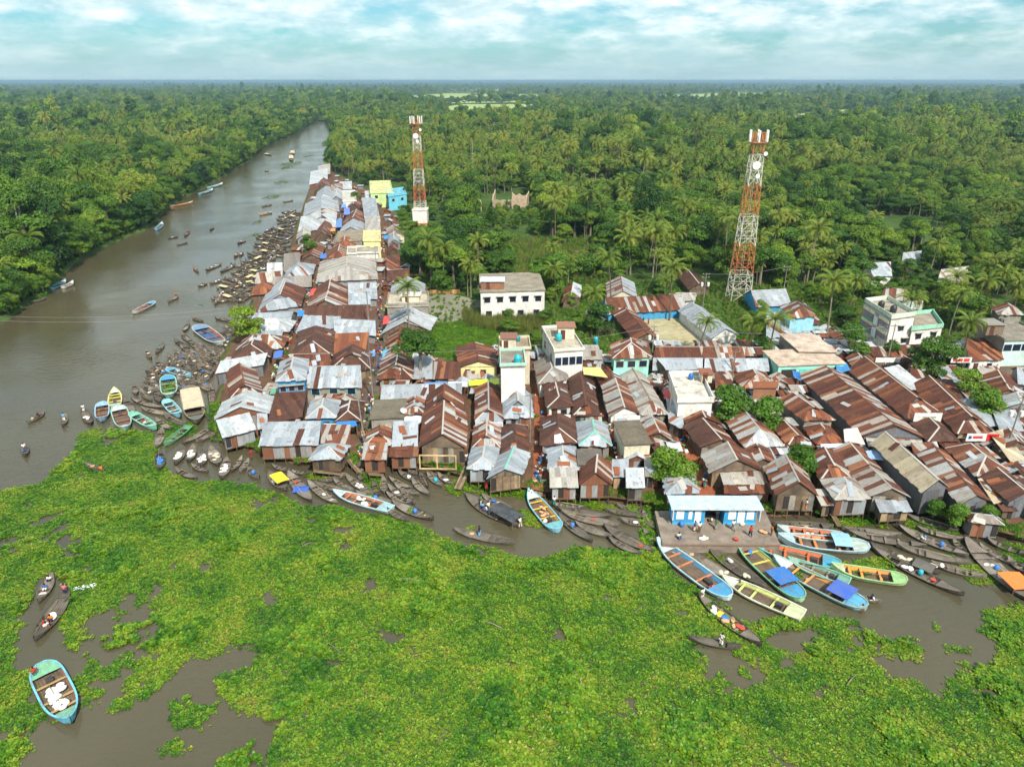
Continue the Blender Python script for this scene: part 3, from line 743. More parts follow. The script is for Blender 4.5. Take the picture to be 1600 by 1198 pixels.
# single trees that stand among the houses (crown centre in the photo, crown width in metres)
solo = [(383, 497, 6.5, 0, 'dark leafy tree on the river edge beside silver roofs', None), (655, 540, 8.5, 1, 'dark green tree with pale trunk beside the market street', None),
        (1148, 622, 6.5, 2, 'bright green tree rising between rust roofs below the white flat roof', M_FRESH), (1198, 642, 5.2, 5, 'low bright bush beside the rusty sheet wall', M_FRESH),
        (1252, 712, 4.6, 2, 'yellow-green tree among rust roofs above the stilt house', M_FRESH), (1516, 594, 5.0, 0, 'rounded bright tree in the rust roof quarter', M_FRESH), (1548, 622, 5.4, 2, 'bright tree next to the tall transformer pole', M_FRESH),
        (1040, 720, 4.6, 5, 'feathery light green tree behind the blue pavilion', M_FRESH), (1066, 738, 4.0, 5, 'small feathery tree just behind the blue pavilion roof', M_FRESH),
        (1330, 520, 6.0, 1, 'rounded yellow-green tree beside the balconied white house', M_FRESH), (1345, 548, 4.0, 5, 'low bush at the foot of the balconied white house', None),
        (1195, 535, 4.0, 2, 'bush against the mint green wall', M_FRESH), (1458, 548, 7.0, 0, 'dark spreading tree right of the balconied house', None), (1490, 556, 5.0, 5, 'bushy tree behind the long roadside shops', None),
        (486, 385, 4.5, 5, 'green bush on the river edge of the upper market', None), (480, 372, 3.2, 5, 'small bush by the brown sheds of the upper market', M_FRESH), (555, 305, 5, 2, 'dark tree next to the pale green house', None),
        (870, 510, 6, 1, 'leafy tree behind the white house with the blue tank', None), (905, 530, 5, 2, 'green tree beside the two blue tanks on the ground', None), (935, 490, 6, 0, 'tree between the two rusty sheds by the school', None),
        (865, 425, 7, 2, 'light green tree beside the bare concrete roof', M_FRESH), (1395, 545, 3.5, 5, 'shrub in front of the balconied white house', None), (1500, 800, 2.6, 5, 'climbing shrub on the rusty waterside shed', M_FRESH),
        (1545, 800, 2.2, 5, 'bush behind the collapsing silver hut', M_FRESH), (1462, 790, 2.0, 5, 'weedy bush under the tall tan roofed shed', M_FRESH)]
for (px, py, wd, k, lab, mt) in solo:
    h = BROAD[k][2]; base = [5.4, 6.6, 4.8, 6.4, 7.2, 4.2, 5.6, 7][k] * 1.18; s = wd / base
    p = P(px, py, LAND + h * .68 * s)
    place_tree(p.x, p.y, s, rng.random() * 6, k, False, lab, None, mat=mt)
for (px, py, s, k, lab) in [(1212, 500, 1.0, 0, 'coconut palm leaning over the mint walled roof'), (1178, 505, .95, 2, 'coconut palm in front of the long white verandah house'), (1302, 440, 1.15, 1, 'tall coconut palm behind the blue house, with dry lower fronds'),
                            (1338, 440, .95, 0, 'slim coconut palm beside the tall one behind the blue house'), (1105, 505, .9, 2, 'coconut palm at the corner of the sandy school yard'), (1515, 505, .95, 1, 'coconut palm between the balconied house and the grey concrete block'),
                            (928, 460, .95, 2, 'low coconut palm beside the grey gabled house'), (1425, 470, 1.0, 0, 'coconut palm just behind the balconied white house'), (1050, 420, 1.1, 1, 'tall coconut palm above the long school roof'), (950, 405, 1.05, 3, 'coconut palm with yellow fronds above the grey gable')]:
    top = PALMS[k][2]; p = P(px, py, LAND + top.z * s)
    place_tree(p.x - top.x * s, p.y - top.y * s, s, 0, k, True, lab, None, fronds=True)

# ---------------------------------------------------------------- floating water hyacinth
HY_COL = bpy.data.collections.new('hyacinth_prototypes')
for k in range(6):
    r = random.Random(50 + k); mb = MB(); nl = [10, 11, 9, 12, 10, 9][k]; hgt = [.13, .16, .11, .26, .32, .09][k]
    for j in range(nl):
        a = 2.4 * j + r.uniform(-.3, .3); rad = r.uniform(.05, .27); lean = rad * 1.1; L = r.uniform(.09, .15) * (1.15 if hgt > .25 else 1)
        z = hgt * r.uniform(.45, 1.1); c = Vector((rad * math.cos(a), rad * math.sin(a), z)); o_ = Vector((math.cos(a), math.sin(a), r.uniform(-.25, .55))).normalized()
        sd = Vector((-math.sin(a), math.cos(a), r.uniform(-.25, .25))).normalized(); nr = o_.cross(sd)
        g = r.uniform(.42, 1.5); col = (g * r.uniform(.88, 1.15), g, g * .85, 1)
        ring = [c + o_ * L * x_ + sd * L * y_ + nr * (-.25 * L * abs(y_)) for x_, y_ in ((-.8, 0), (-.35, -.75), (.35, -.8), (.95, 0), (.35, .8), (-.35, .75))]
        mb.poly(ring, col)
        if hgt > .25 or j % 3 == 0: mb.bar((c.x * .2, c.y * .2, -.02), c - o_ * L * .8, .018, 3, col=(g * 1.1, g * 1.05, g * .7, 1), caps=False)
    me = mb.data('hy%d' % k); me.materials.append(M_HYA); HY_COL.objects.link(bpy.data.objects.new('hy_%02d' % k, me))
mat_px = [(-120, 772), (0, 765), (60, 755), (85, 737), (118, 702), (115, 684), (150, 668), (180, 672), (235, 672), (262, 690), (246, 706), (258, 738), (300, 752), (340, 748), (385, 756), (428, 768), (470, 792), (520, 790), (560, 800),
          (610, 806), (655, 820), (690, 838), (730, 852), (765, 856), (805, 872), (868, 868), (900, 852), (960, 866), (1022, 862), (1050, 890), (1125, 940), (1150, 970), (1200, 968), (1250, 962), (1330, 968), (1385, 998), (1440, 1008), (1445, 1030),
          (1372, 1026), (1392, 1062), (1440, 1066), (1466, 1092), (1480, 1055), (1540, 1040), (1560, 1010), (1530, 990), (1548, 955), (1600, 940), (1760, 930), (1900, 1330), (-160, 1330), (-160, 772)]
holes_px = [[(58, 905), (85, 890), (112, 915), (108, 950), (90, 985), (105, 1015), (140, 1022), (142, 1050), (118, 1058), (130, 1095), (165, 1100), (182, 1114), (240, 1080), (300, 1020), (330, 1000), (345, 1015), (388, 1006), (405, 1030), (365, 1062), (352, 1092),
             (378, 1112), (440, 1120), (420, 1150), (352, 1180), (340, 1198), (330, 1330), (-160, 1330), (-160, 1142), (0, 1142), (30, 1150), (60, 1132), (90, 1128), (70, 1110), (45, 1100), (50, 1060), (20, 1045), (30, 990)],
            [(135, 965), (185, 945), (187, 970), (150, 1002), (130, 990)], [(208, 982), (246, 970), (250, 986), (214, 1012)], [(1198, 985), (1268, 982), (1282, 1006), (1240, 1022), (1205, 1012)], [(1216, 1030), (1240, 1026), (1236, 1046), (1214, 1044)],
            [(1330, 995), (1352, 992), (1350, 1010), (1334, 1010)]]
isles_px = [[(262, 1098), (300, 1090), (328, 1104), (318, 1140), (280, 1142), (266, 1120)], [(346, 1060), (378, 1048), (392, 1072), (372, 1108), (345, 1104)], [(256, 1160), (286, 1154), (284, 1176), (258, 1178)], [(-60, 1165), (40, 1155), (55, 1172), (20, 1200), (-60, 1230)],
            [(302, 990), (345, 985), (342, 1024), (306, 1028)], [(1428, 1008), (1446, 1010), (1446, 1034), (1430, 1034)], [(1478, 1012), (1512, 1014), (1508, 1022), (1480, 1020)], [(1502, 1034), (1514, 1032), (1512, 1044), (1502, 1044)], [(1460, 974), (1468, 974), (1468, 984), (1460, 984)],
            [(1320, 878), (1385, 868), (1392, 892), (1340, 900)], [(812, 800), (840, 796), (846, 824), (822, 822)], [(560, 742), (598, 744), (592, 770), (572, 768)], [(725, 824), (742, 822), (742, 832), (728, 832)], [(1014, 802), (1026, 808), (1026, 850), (1010, 856), (1000, 838)], [(700, 748), (722, 750), (722, 772), (700, 770)],
            [(728, 752), (830, 770), (828, 782), (728, 770)], [(862, 778), (1020, 796), (1010, 806), (868, 788)], [(1104, 862), (1140, 862), (1130, 880), (1104, 872)], [(1480, 860), (1550, 900), (1560, 915), (1520, 912)], [(1400, 800), (1500, 826), (1500, 846), (1420, 830)],
            [(1570, 846), (1620, 860), (1620, 885), (1570, 870)], [(1290, 806), (1380, 806), (1380, 822), (1300, 824)], [(238, 640), (300, 660), (300, 690), (240, 690)], [(352, 628), (370, 620), (368, 634), (350, 634)], [(470, 740), (500, 738), (520, 748), (480, 752)], [(500, 276), (560, 290), (500, 292)]]
river_patches = [(455, 256, 14, 4), (440, 285, 11, 3), (424, 308, 13, 4), (402, 348, 8, 3), (450, 262, 9, 3), (312, 477, 5, 2), (482, 244, 6, 2), (400, 365, 7, 2.5)]
mat_w = W(mat_px); bx0, bx1, by0, by1 = -75, 90, 34, 112
def hy_points():
    sp = 0.245; gx, gy = np.meshgrid(np.arange(bx0, bx1, sp), np.arange(by0, by1, sp)); x = gx.ravel() + nrng.uniform(-.11, .11, gx.size); y = gy.ravel() + nrng.uniform(-.11, .11, gx.size)
    wx = x + 1.7 * (fbm(x / 3.0, y / 3.0, 3) - .5); wy = y + 1.7 * (fbm(x / 3.0 + 40, y / 3.0 + 11, 3) - .5)
    wx = wx + nrng.normal(0, .3, x.size) * (nrng.random(x.size) < .45); wy = wy + nrng.normal(0, .3, x.size) * (nrng.random(x.size) < .45)
    m_ = inside(wx, wy, mat_w)
    for h in holes_px: m_ &= ~inside(wx, wy, W(h))
    gap = .68 * fbm(x / 5.5 + 3, y / 5.5 + 77, 3) + .32 * fbm(x / 1.3 + 8, y / 1.3 + 19, 2) + nrng.normal(0, .012, x.size)
    ipx, ipy = to_px(x, y, np.zeros_like(x))
    thr = 0.312 + 0.05 * ((ipx < 430) & (ipy > 960)) + 0.05 * (ipx > 1180)
    m_ &= gap > thr
    for h in isles_px: m_ |= inside(wx, wy, W(h)) & (gap > .33)
    m_ &= (ipx > -60) & (ipx < 1660) & (ipy < 1260)
    return x[m_], y[m_]
hx, hy_ = hy_points()
ex2, ey2 = [], []
for (a, b_, rx, ry) in river_patches:
    c0 = P(a, b_); rw = (P(a + rx, b_) - c0).length; rh = abs(P(a, b_ - ry)[1] - c0[1]); n = int(rw * rh * 3 * 1.6)
    th = nrng.random(n) * 6.283; rr = np.sqrt(nrng.random(n)); ex2.append(c0.x + rw * rr * np.cos(th)); ey2.append(c0.y + rh * rr * np.sin(th))
hx = np.concatenate([hx] + ex2); hy_ = np.concatenate([hy_] + ey2)
vig = fbm(hx / 6.0 + 9, hy_ / 6.0 + 5, 3)
big = (vig > 0.64)
pk = np.where(big, nrng.choice([3, 4, 3, 1], len(hx)), nrng.choice([0, 1, 2, 5, 0, 2], len(hx)))
hs = np.where(big, .98, 0.7) * nrng.uniform(.5, 1.5, len(hx))
hyo = instancer('water_hyacinth', HY_COL, np.stack([hx, hy_, np.full(len(hx), .015)], 1), nrng.random(len(hx)) * 6.283, hs, pk)
stuff(hyo, 'mat of bright green water hyacinth covering the near water', 'water hyacinth')
# low weeds along the banks, under the stilt houses and in the grassy plots
WEED_COL = bpy.data.collections.new('weed_prototypes')
for k in range(3):
    r = random.Random(80 + k); mb = MB()
    for j in range(16):
        a = r.uniform(0, 6.28); rad = r.uniform(0, .35); h = r.uniform(.35, .8) * (2.6 if k == 2 else 1); bx_, by_ = rad * math.cos(a), rad * math.sin(a); w = .05
        tp = Vector((bx_ + r.uniform(-.3, .3), by_ + r.uniform(-.3, .3), h)); g = r.uniform(.75, 1.2)
        mb.poly([(bx_ - w, by_, 0), (bx_ + w, by_, 0), tuple(tp)], (g, g, g * .9, 1))
    if k < 2: leaf_cloud(mb, [(0, 0, .25, .35)], 40, .11, seed=k)
    me = mb.data('weed%d' % k); me.materials.append(M_FRESH if k < 2 else M_REED); WEED_COL.objects.link(bpy.data.objects.new('weed_%02d' % k, me))
# sticks and foam on the mat and water
for k_, (x_, y_) in enumerate([(770, 975), (1100, 1132), (640, 905), (1330, 1062), (480, 850), (905, 1060), (520, 1010), (690, 1150), (1000, 950), (250, 800), (330, 880)]):
    r_ = random.Random(k_); p_ = P(x_, y_, .3); a_ = r_.uniform(0, 3.1); l_ = r_.uniform(.6, 1.3); mb = MB(); mb.tube([(-l_ * math.cos(a_), -l_ * math.sin(a_), 0), (0, .05, .06), (l_ * math.cos(a_), l_ * math.sin(a_), 0)], [.05, .06, .03], 5)
    o_ = mb.build('drift_stick', M_BARK, None, None, p_); tag(o_, 'pale drift stick lying on the hyacinth mat', 'stick', 'drift sticks on the hyacinth mat')
m, t, b = newmat('water_foam'); b.inputs['Base Color'].default_value = srgb(226, 228, 224); b.inputs['Roughness'].default_value = .6
M_FOAM = m; mb = MB(); r_ = random.Random(4); c0_ = P(112, 922, .02)
for k_ in range(150):
    f_ = r_.random(); ax = Vector((1.6, .55, 0)).normalized(); sd_ = Vector((-ax.y, ax.x, 0)); p_ = ax * (f_ * 2.6) + sd_ * r_.gauss(0, .12 + .22 * f_) + Vector((0, 0, r_.random() * .3 * (1 - abs(f_ - .35)))); s_ = r_.uniform(.03, .11); mb.poly([p_ + Vector((s_ * math.cos(q_ + k_), s_ * math.sin(q_ + k_) * .7, r_.uniform(-.02, .02))) for q_ in (0, 1.2, 2.5, 3.7, 5)])
stuff(mb.build('wake_foam', M_FOAM, None, None, c0_), 'white spray thrown up behind the motor dinghy', 'spray')
wp = []; wi = []
def strip(line, n, spread, kinds):
    for _ in range(n):
        i = rng.randrange(len(line) - 1); f = rng.random(); a, b_ = line[i], line[i + 1]
        wp.append((a[0] + (b_[0] - a[0]) * f + rng.gauss(0, spread), a[1] + (b_[1] - a[1]) * f + rng.gauss(0, spread), LAND - .25)); wi.append(rng.choice(kinds))
def fill(px, n, kinds):
    w_ = W(px, LAND); xs = [a[0] for a in w_]; ys = [a[1] for a in w_]
    for _ in range(n):
        x, y = rng.uniform(min(xs), max(xs)), rng.uniform(min(ys), max(ys))
        if inside(np.array([x]), np.array([y]), w_)[0]: wp.append((x, y, LAND)); wi.append(rng.choice(kinds))
strip(shore_right[18:-2], 1500, .7, [0, 1, 0, 1]); strip(shore_left, 300, .5, [0, 1])
fill(clear_px['grass_field'][0], 2600, [0, 1]); fill(clear_px['grass_clearing'][0], 2600, [0, 1, 2]); fill([(722, 490), (800, 486), (862, 492), (866, 520), (800, 522), (730, 512)], 2600, [2]); fill(clear_px['weedy_plot'][0], 1500, [0, 1, 2])
fill([(620, 400), (960, 430), (960, 470), (860, 500), (680, 575), (630, 560)], 2500, [0, 1])
fill([(860, 440), (1340, 445), (1345, 565), (1160, 548), (940, 560), (860, 500)], 7000, [0, 1, 0, 1, 2]); fill([(1320, 440), (1540, 430), (1560, 545), (1330, 550)], 3500, [0, 1, 2]); fill([(780, 370), (940, 370), (940, 445), (780, 445)], 2500, [0, 1, 2])
ok_w = ~inside(np.array(wp)[:, 0], np.array(wp)[:, 1], W(clear_px['school_yard'][0], LAND)); wp = [p_ for p_, k_ in zip(wp, ok_w) if k_]; wi = [p_ for p_, k_ in zip(wi, ok_w) if k_]
wd = instancer('bank_weeds', WEED_COL, np.array(wp), nrng.random(len(wp)) * 6.28, nrng.uniform(.6, 1.3, len(wp)), np.array(wi))
stuff(wd, 'green weeds, grass and reeds along the banks and plots', 'weeds')

# ---------------------------------------------------------------- the air
hm_, ht_, hb_ = newmat('air')
ht_.nodes.clear(); ho_ = N(ht_, 'ShaderNodeOutputMaterial'); hv_ = N(ht_, 'ShaderNodeVolumePrincipled')
hv_.inputs['Color'].default_value = (0.60, 0.82, 1.0, 1); hv_.inputs['Density'].default_value = 0.00014; hv_.inputs['Anisotropy'].default_value = 0.55
ht_.links.new(hv_.outputs[0], ho_.inputs['Volume'])
hbx = MB(); hbx.abox(-FAR - 50, FAR + 50, -260, FAR + 50, -1.6, CAM_H + 4); hz_o = hbx.build('haze', hm_); hz_o['kind'] = 'stuff'
# ---------------------------------------------------------------- houses
PAL = {
    'rust': [((96, 56, 42), 6), ((111, 66, 46), 5), ((129, 79, 53), 3), ((84, 51, 41), 5), ((151, 99, 68), 1), ((171, 159, 147), 2)],
    'brown': [((80, 53, 43), 6), ((89, 60, 49), 5), ((73, 49, 41), 4), ((105, 68, 53), 1)],
    'orange': [((143, 84, 53), 5), ((117, 68, 47), 4), ((159, 101, 65), 3), ((94, 59, 45), 2)],
    'silver': [((156, 165, 172), 7), ((167, 174, 180), 5), ((146, 154, 160), 3)],
    'white': [((186, 190, 193), 6), ((175, 182, 186), 4), ((165, 170, 171), 2)],
    'pale': [((169, 165, 158), 6), ((156, 150, 142), 4), ((180, 174, 163), 3), ((132, 110, 94), 1)],
    'tan': [((187, 172, 144), 6), ((174, 160, 135), 4), ((195, 182, 158), 3)],
    'grey': [((134, 128, 121), 6), ((122, 116, 109), 4), ((144, 138, 130), 3)],
    'mix': [((104, 63, 47), 7), ((123, 75, 53), 3), ((172, 172, 169), 5), ((158, 152, 143), 3), ((150, 101, 73), 2)],
    'palemix': [((167, 163, 156), 6), ((156, 148, 138), 3), ((115, 73, 56), 3), ((99, 62, 48), 2)],
}
WORDS = {'rust': 'rust-red', 'brown': 'dark brown', 'orange': 'orange rusted', 'silver': 'silver', 'white': 'bright white', 'pale': 'pale grey', 'tan': 'tan', 'grey': 'dull grey', 'mix': 'rust-and-silver', 'palemix': 'pale roof with rust stripes'}
SHAPE = {'gx': 'gabled', 'gy': 'long ridged', 'hip': 'hipped', 'dutch': 'half-hipped', 'shed': 'lean-to', 'flat': 'flat'}
WALLC = {'tin': (146, 152, 156), 'dark': (112, 118, 124), 'wood': (128, 110, 92), 'white': (226, 224, 216), 'cream': (214, 204, 180), 'blue': (52, 150, 200), 'lightblue': (150, 204, 220), 'mint': (150, 220, 200), 'conc': (168, 162, 150), 'yellow': (238, 226, 160),
         'lime': (200, 226, 150), 'cyan': (110, 200, 226), 'grey': (150, 146, 138), 'rustwall': (130, 84, 62), 'pinkish': (214, 190, 172), 'brick': (156, 110, 84)}
def pick_pal(name, r):
    p = PAL[name]; tot = sum(w for _, w in p); x = r.random() * tot
    for c, w in p:
        x -= w
        if x <= 0: break
    k = r.uniform(.88, 1.1); return tuple(a * k for a in srgb(*c)[:3]) + (1,)
def clip_poly(poly, f):
    out = []
    for i in range(len(poly)):
        a, b_ = poly[i], poly[(i + 1) % len(poly)]; fa, fb = f(a), f(b_)
        if fa >= 0: out.append(a)
        if (fa >= 0) != (fb >= 0): out.append(a.lerp(b_, fa / (fa - fb)))
    return out
def cover(poly, palette, r, parent, near, joined, sw=0.82, sl=2.3):
    """lay overlapping iron sheets over one roof plane; poly[0]->poly[1] is the eave"""
    poly = [Vector(p) for p in poly]
    u = (poly[1] - poly[0]); u.normalize(); uo, vo = r.uniform(0, 90), r.uniform(0, 90)
    n = Vector((0, 0, 0))
    for k in range(1, len(poly) - 1): n += (poly[k] - poly[0]).cross(poly[k + 1] - poly[0])
    if n.length < 1e-6: return
    n.normalize()
    if n.z < 0: n = -n
    v = n.cross(u)
    if v.z < 0: v = -v
    if v.length < 1e-6: return
    us = [(p - poly[0]).dot(u) for p in poly]; vs_ = [(p - poly[0]).dot(v) for p in poly]
    a = min(us); row = max(1, round((max(vs_) - min(vs_)) / sl)); dv = (max(vs_) - min(vs_)) / row
    shade = r.uniform(.82, 1.06)
    cols = max(1, round((max(us) - a) / sw)); du = (max(us) - a) / cols
    for i in range(cols):
        colbase = pick_pal(palette, r) if r.random() > (.03 if palette in ('silver', 'white') else 0) else pick_pal('rust', r)
        colbase = tuple(k_ * shade for k_ in colbase[:3]) + (1,)
        for j in range(row):
            c = colbase if r.random() < .85 else pick_pal(palette, r)
            u0, u1 = a + i * du, a + (i + 1) * du + .03; v0, v1 = min(vs_) + j * dv - .04, min(vs_) + (j + 1) * dv
            q = clip_poly(poly, lambda p: (p - poly[0]).dot(u) - u0)
            if len(q) > 2: q = clip_poly(q, lambda p: u1 - (p - poly[0]).dot(u))
            if len(q) > 2 and row > 1:
                q = clip_poly(q, lambda p: (p - poly[0]).dot(v) - v0)
                if len(q) > 2: q = clip_poly(q, lambda p: v1 - (p - poly[0]).dot(v))
            if len(q) < 3: continue
            lift = .03 + .02 * ((i + j) % 2) + r.uniform(0, .02); tilt = r.uniform(-.012, .02); c0 = sum(q, Vector()) / len(q)
            top = [p + n * (lift + tilt * (p - c0).dot(u)) for p in q]; bot = [p - n * .012 for p in top]
            m_ = len(q)
            if j == 0:      # uneven eaves
                ext = r.uniform(-.03, .24)
                for k_ in range(m_):
                    if (q[k_] - poly[0]).dot(v) < min(vs_) + .06: top[k_] = top[k_] - v * ext; bot[k_] = bot[k_] - v * ext
            if (top[1] - top[0]).cross(top[2] - top[0]).dot(n) < 0: top.reverse(); bot.reverse()
            vv = top + bot; ff = [tuple(range(m_)), tuple(range(2 * m_ - 1, m_ - 1, -1))] + [(k, m_ + k, m_ + (k + 1) % m_, (k + 1) % m_) for k in range(m_)]
            uvs = [((p - poly[0]).dot(u) + uo, (p - poly[0]).dot(v) + vo + 1.7 * j) for p in vv]
            if near: mb = MB(); mb.mesh(vv, ff, c); mb.uv = uvs; mb.build('roof_sheet', M_SHEET, parent)
            else: joined.mesh(vv, ff, c); joined.uv = (joined.uv or []) + uvs
HOUSES = []; PLANS = []
def loose_sheets(poly, r, parent):
    """a few odd sheets thrown over leaks, lying askew on the roof"""
    poly = [Vector(p) for p in poly]; u = (poly[1] - poly[0]).normalized(); n = (poly[1] - poly[0]).cross(poly[2] - poly[0]).normalized(); n = n if n.z > 0 else -n; v = n.cross(u); v = v if v.z > 0 else -v
    c = sum(poly, Vector()) / len(poly)
    for k in range(r.choice([0, 0, 1, 1, 2, 3])):
        a = r.uniform(-.35, .35) + (math.pi / 2 if r.random() < .2 else 0); p = c + (poly[r.randrange(len(poly))] - c) * r.uniform(.05, .5) + n * (.11 + .02 * k); hu, hv = r.uniform(.3, .45), r.uniform(.6, 1.2)
        du_ = u * math.cos(a) + v * math.sin(a); dv_ = v * math.cos(a) - u * math.sin(a); mb = MB(); mb.box(p, du_ * hu, dv_ * hv, n * .01, pick_pal(r.choice(['silver', 'rust', 'pale', 'orange', 'white']), r)); mb.uv = [(r.uniform(0, 60), r.uniform(0, 60))] * 8
        mb.uv = [(k_ % 2 * hu * 2 + k * 9.1, k_ // 4 * hv * 2 + k * 3.3) for k_ in range(8)]; mb.build('loose_sheet', M_SHEET, parent)
def roof_planes(typ, A, U, V, rise, hipf=.85):
    """A front-left eave corner, U along the front, V to the back -> (planes with eave edge first, ridge lines, gable triangles)"""
    FL, FR, BL, BR = A, A + U, A + V, A + U + V; Z = Vector((0, 0, rise)); pl = []; rd = []; gb = []
    if typ == 'shed':
        pl = [[FL, FR, BR + Z, BL + Z]]
    elif typ == 'gx':
        RF, RB = A + U / 2 + Z, A + U / 2 + V + Z
        pl = [[BL, FL, RF, RB], [FR, BR, RB, RF]]; rd = [(RF, RB)]; gb = [(FL, FR, RF), (BR, BL, RB)]
    elif typ == 'gy':
        RL, RR = A + V / 2 + Z, A + V / 2 + U + Z
        pl = [[FL, FR, RR, RL], [BR, BL, RL, RR]]; rd = [(RL, RR)]; gb = [(BL, FL, RL), (FR, BR, RR)]
    elif typ == 'hip':
        if V.length >= U.length * .9:
            k = min(.45, hipf * .5 * U.length / V.length); RF, RB = A + U / 2 + V * k + Z, A + U / 2 + V * (1 - k * .8) + Z
            pl = [[FL, FR, RF], [FR, BR, RB, RF], [BR, BL, RB], [BL, FL, RF, RB]]
        else:
            k = min(.45, hipf * .5 * V.length / U.length); RF, RB = A + V / 2 + U * k + Z, A + V / 2 + U * (1 - k) + Z
            pl = [[FL, FR, RB, RF], [FR, BR, RB], [BR, BL, RF, RB], [BL, FL, RF]]
        rd = [(RF, RB), (FL, RF), (BL, RF), (FR, RB), (BR, RB)] if V.length < U.length * .9 else [(RF, RB), (FL, RF), (FR, RF), (BL, RB), (BR, RB)]
    elif typ == 'dutch':
        tz = .62; k = min(.34, .36 * U.length / V.length)
        RF, RB = A + U / 2 + V * k + Z, A + U / 2 + V + Z
        hl = FL + (U * .5) * tz + V * k + Z * tz; hr = FR - (U * .5) * tz + V * k + Z * tz
        pl = [[FL, FR, hr, hl], [BL, FL, hl, RF, RB], [FR, BR, RB, RF, hr]]; rd = [(RF, RB), (FL, hl), (FR, hr)]; gb = [(hl, hr, RF), (BR, BL, RB)]
    return pl, rd, gb
def house(spec, row, name=None):
    (x0, y0, x1, y1, xb, yb, typ, pal, wall), o = spec[:9], (spec[9] if len(spec) > 9 else {})
    r = random.Random(int(x0 * 13 + y0 * 7 + x1))
    e = o.get('e', 3.9); base = o.get('b', LAND); base -= .25 if o.get('st') and base > 1 else 0
    if typ != 'flat' and e < 6: e = base + (e - base) * (.74 if o.get('st') else .70)
    e += r.uniform(-.1, .1)
    FL, FR, BL = P(x0, y0, e), P(x1, y1, e), P(xb, yb, e)
    U, V = FR - FL, BL - FL
    if V.length < 2.2: V = V.normalized() * 2.2
    if typ != 'flat': V = V * 1.08
    PLANS.append([tuple(FL[:2]), tuple(FR[:2]), tuple((FR + V)[:2]), tuple((FL + V)[:2])])
    near = y0 > 545
    org = Vector(((FL + U / 2 + V / 2).x, (FL + U / 2 + V / 2).y, base))
    H = empty(name or ('concrete_building' if typ == 'flat' else 'tin_roofed_house'), org)
    A = FL - org
    span = min(U.length, V.length) if typ == 'hip' else (U.length if typ in ('gx', 'dutch') else V.length)
    rise = o.get('rise', {'gx': .25, 'dutch': .27, 'gy': .22, 'hip': .26, 'shed': .13, 'flat': 0}[typ] * span); rise = max(.35, min(rise, 2.6)) if typ != 'flat' else 0
    # walls, set in under the eaves
    ins = o.get('ins', 0 if typ == 'flat' else .38); iu = min(.3, ins / U.length); iv = min(.3, ins / V.length)
    a = A + U * iu + V * iv; u = U * (1 - 2 * iu); v = V * (1 - 2 * iv); zt = e - base + (rise * iv if typ == 'shed' else 0.0)
    wc = srgb(*WALLC[wall]); wm_ = M_WALLTIN if wall in ('tin', 'dark', 'rustwall') else M_WOOD if wall == 'wood' else M_CONC if wall in ('conc', 'grey') else M_BRICK if wall == 'brick' else M_WALL
    cs = [a, a + u, a + u + v, a + v]; mb = MB(); zb = .0 if base >= LAND else .0
    def at(p, z): return (p.x, p.y, z)
    tops = [zt + .0] * 4
    if typ == 'shed': tops = [zt - .02, zt - .02, zt + rise * (1 - 2 * iv) - .02, zt + rise * (1 - 2 * iv) - .02]
    if typ == 'flat':
        tops = [zt] * 4
    for k in range(4):
        p, q = cs[k], cs[(k + 1) % 4]
        mb.poly([at(p, -.3), at(q, -.3), at(q, tops[(k + 1) % 4]), at(p, tops[k])])
    pl, rd, gb = roof_planes(typ, A, U, V, rise) if typ != 'flat' else ([], [], [])
    for (p, q, s_) in gb:       # gable ends closed to just under the roof skin
        inw = (V if typ == 'gy' else V); c_ = (p + q + s_) / 3; toward = (Vector((0, 0, 0)) + a + u / 2 + v / 2 - c_); toward.z = 0
        toward = toward.normalized() * .22; mb.poly([p + toward - Vector((0, 0, .03)), q + toward - Vector((0, 0, .03)), s_ + toward - Vector((0, 0, .05))])
    wobj = mb.build('wall', wm_, H, wc)
    if typ != 'flat':
        rb = MB()
        for p in pl:
            n = (p[1] - p[0]).cross(p[2] - p[0]); n = n.normalized() * (1 if n.z > 0 else -1)
            rb.poly([q_ - n * .05 for q_ in p]); 
        R = rb.build('roof', M_DARK, H)
        joined = MB()
        pals = pal.split('+')
        for k, p in enumerate(pl): cover(p, pals[k % len(pals)], r, R, near, joined, o.get('sw', .82), o.get('sl', 2.3))
        if near:
            for p in pl: loose_sheets(p, r, R)
        if not near:
            jo = joined.build('roof_sheeting', M_SHEET, R); jo['kind'] = 'stuff'
        cap = o.get('cap')
        for (p, q) in rd:
            if not near and rd.index((p, q)) > 0: continue
            d = (q - p); 
            if d.length < .3: continue
            side = d.cross(Vector((0, 0, 1))).normalized() * .13; cb = MB(); up = Vector((0, 0, .085))
            cb.mesh([p + up, q + up, p + side + up * .55, q + side + up * .55, p - side + up * .55, q - side + up * .55], [(0, 1, 3, 2), (0, 4, 5, 1)], srgb(*cap) if cap else (pick_pal(pals[0], r) if r.random() < .45 else srgb(190, 184, 174)))
            cb.uv = [(k * .31, k * .7) for k in range(6)]; cb.build('ridge_cap', M_SHEET, R)
    else:
        zt2 = zt; sb = MB(); ov = .25; A2 = A - U.normalized() * ov - V.normalized() * ov; U2 = U + U.normalized() * 2 * ov; V2 = V + V.normalized() * 2 * ov
        q = [A2, A2 + U2, A2 + U2 + V2, A2 + V2]
        vv = [at(p, zt2) for p in q] + [at(p, zt2 + .18) for p in q]
        sb.mesh(vv, [(3, 2, 1, 0), (4, 5, 6, 7), (0, 1, 5, 4), (1, 2, 6, 5), (2, 3, 7, 6), (3, 0, 4, 7)])
        slab = sb.build('roof_slab', M_CONC, H, srgb(*o.get('slab', (176, 168, 152))))
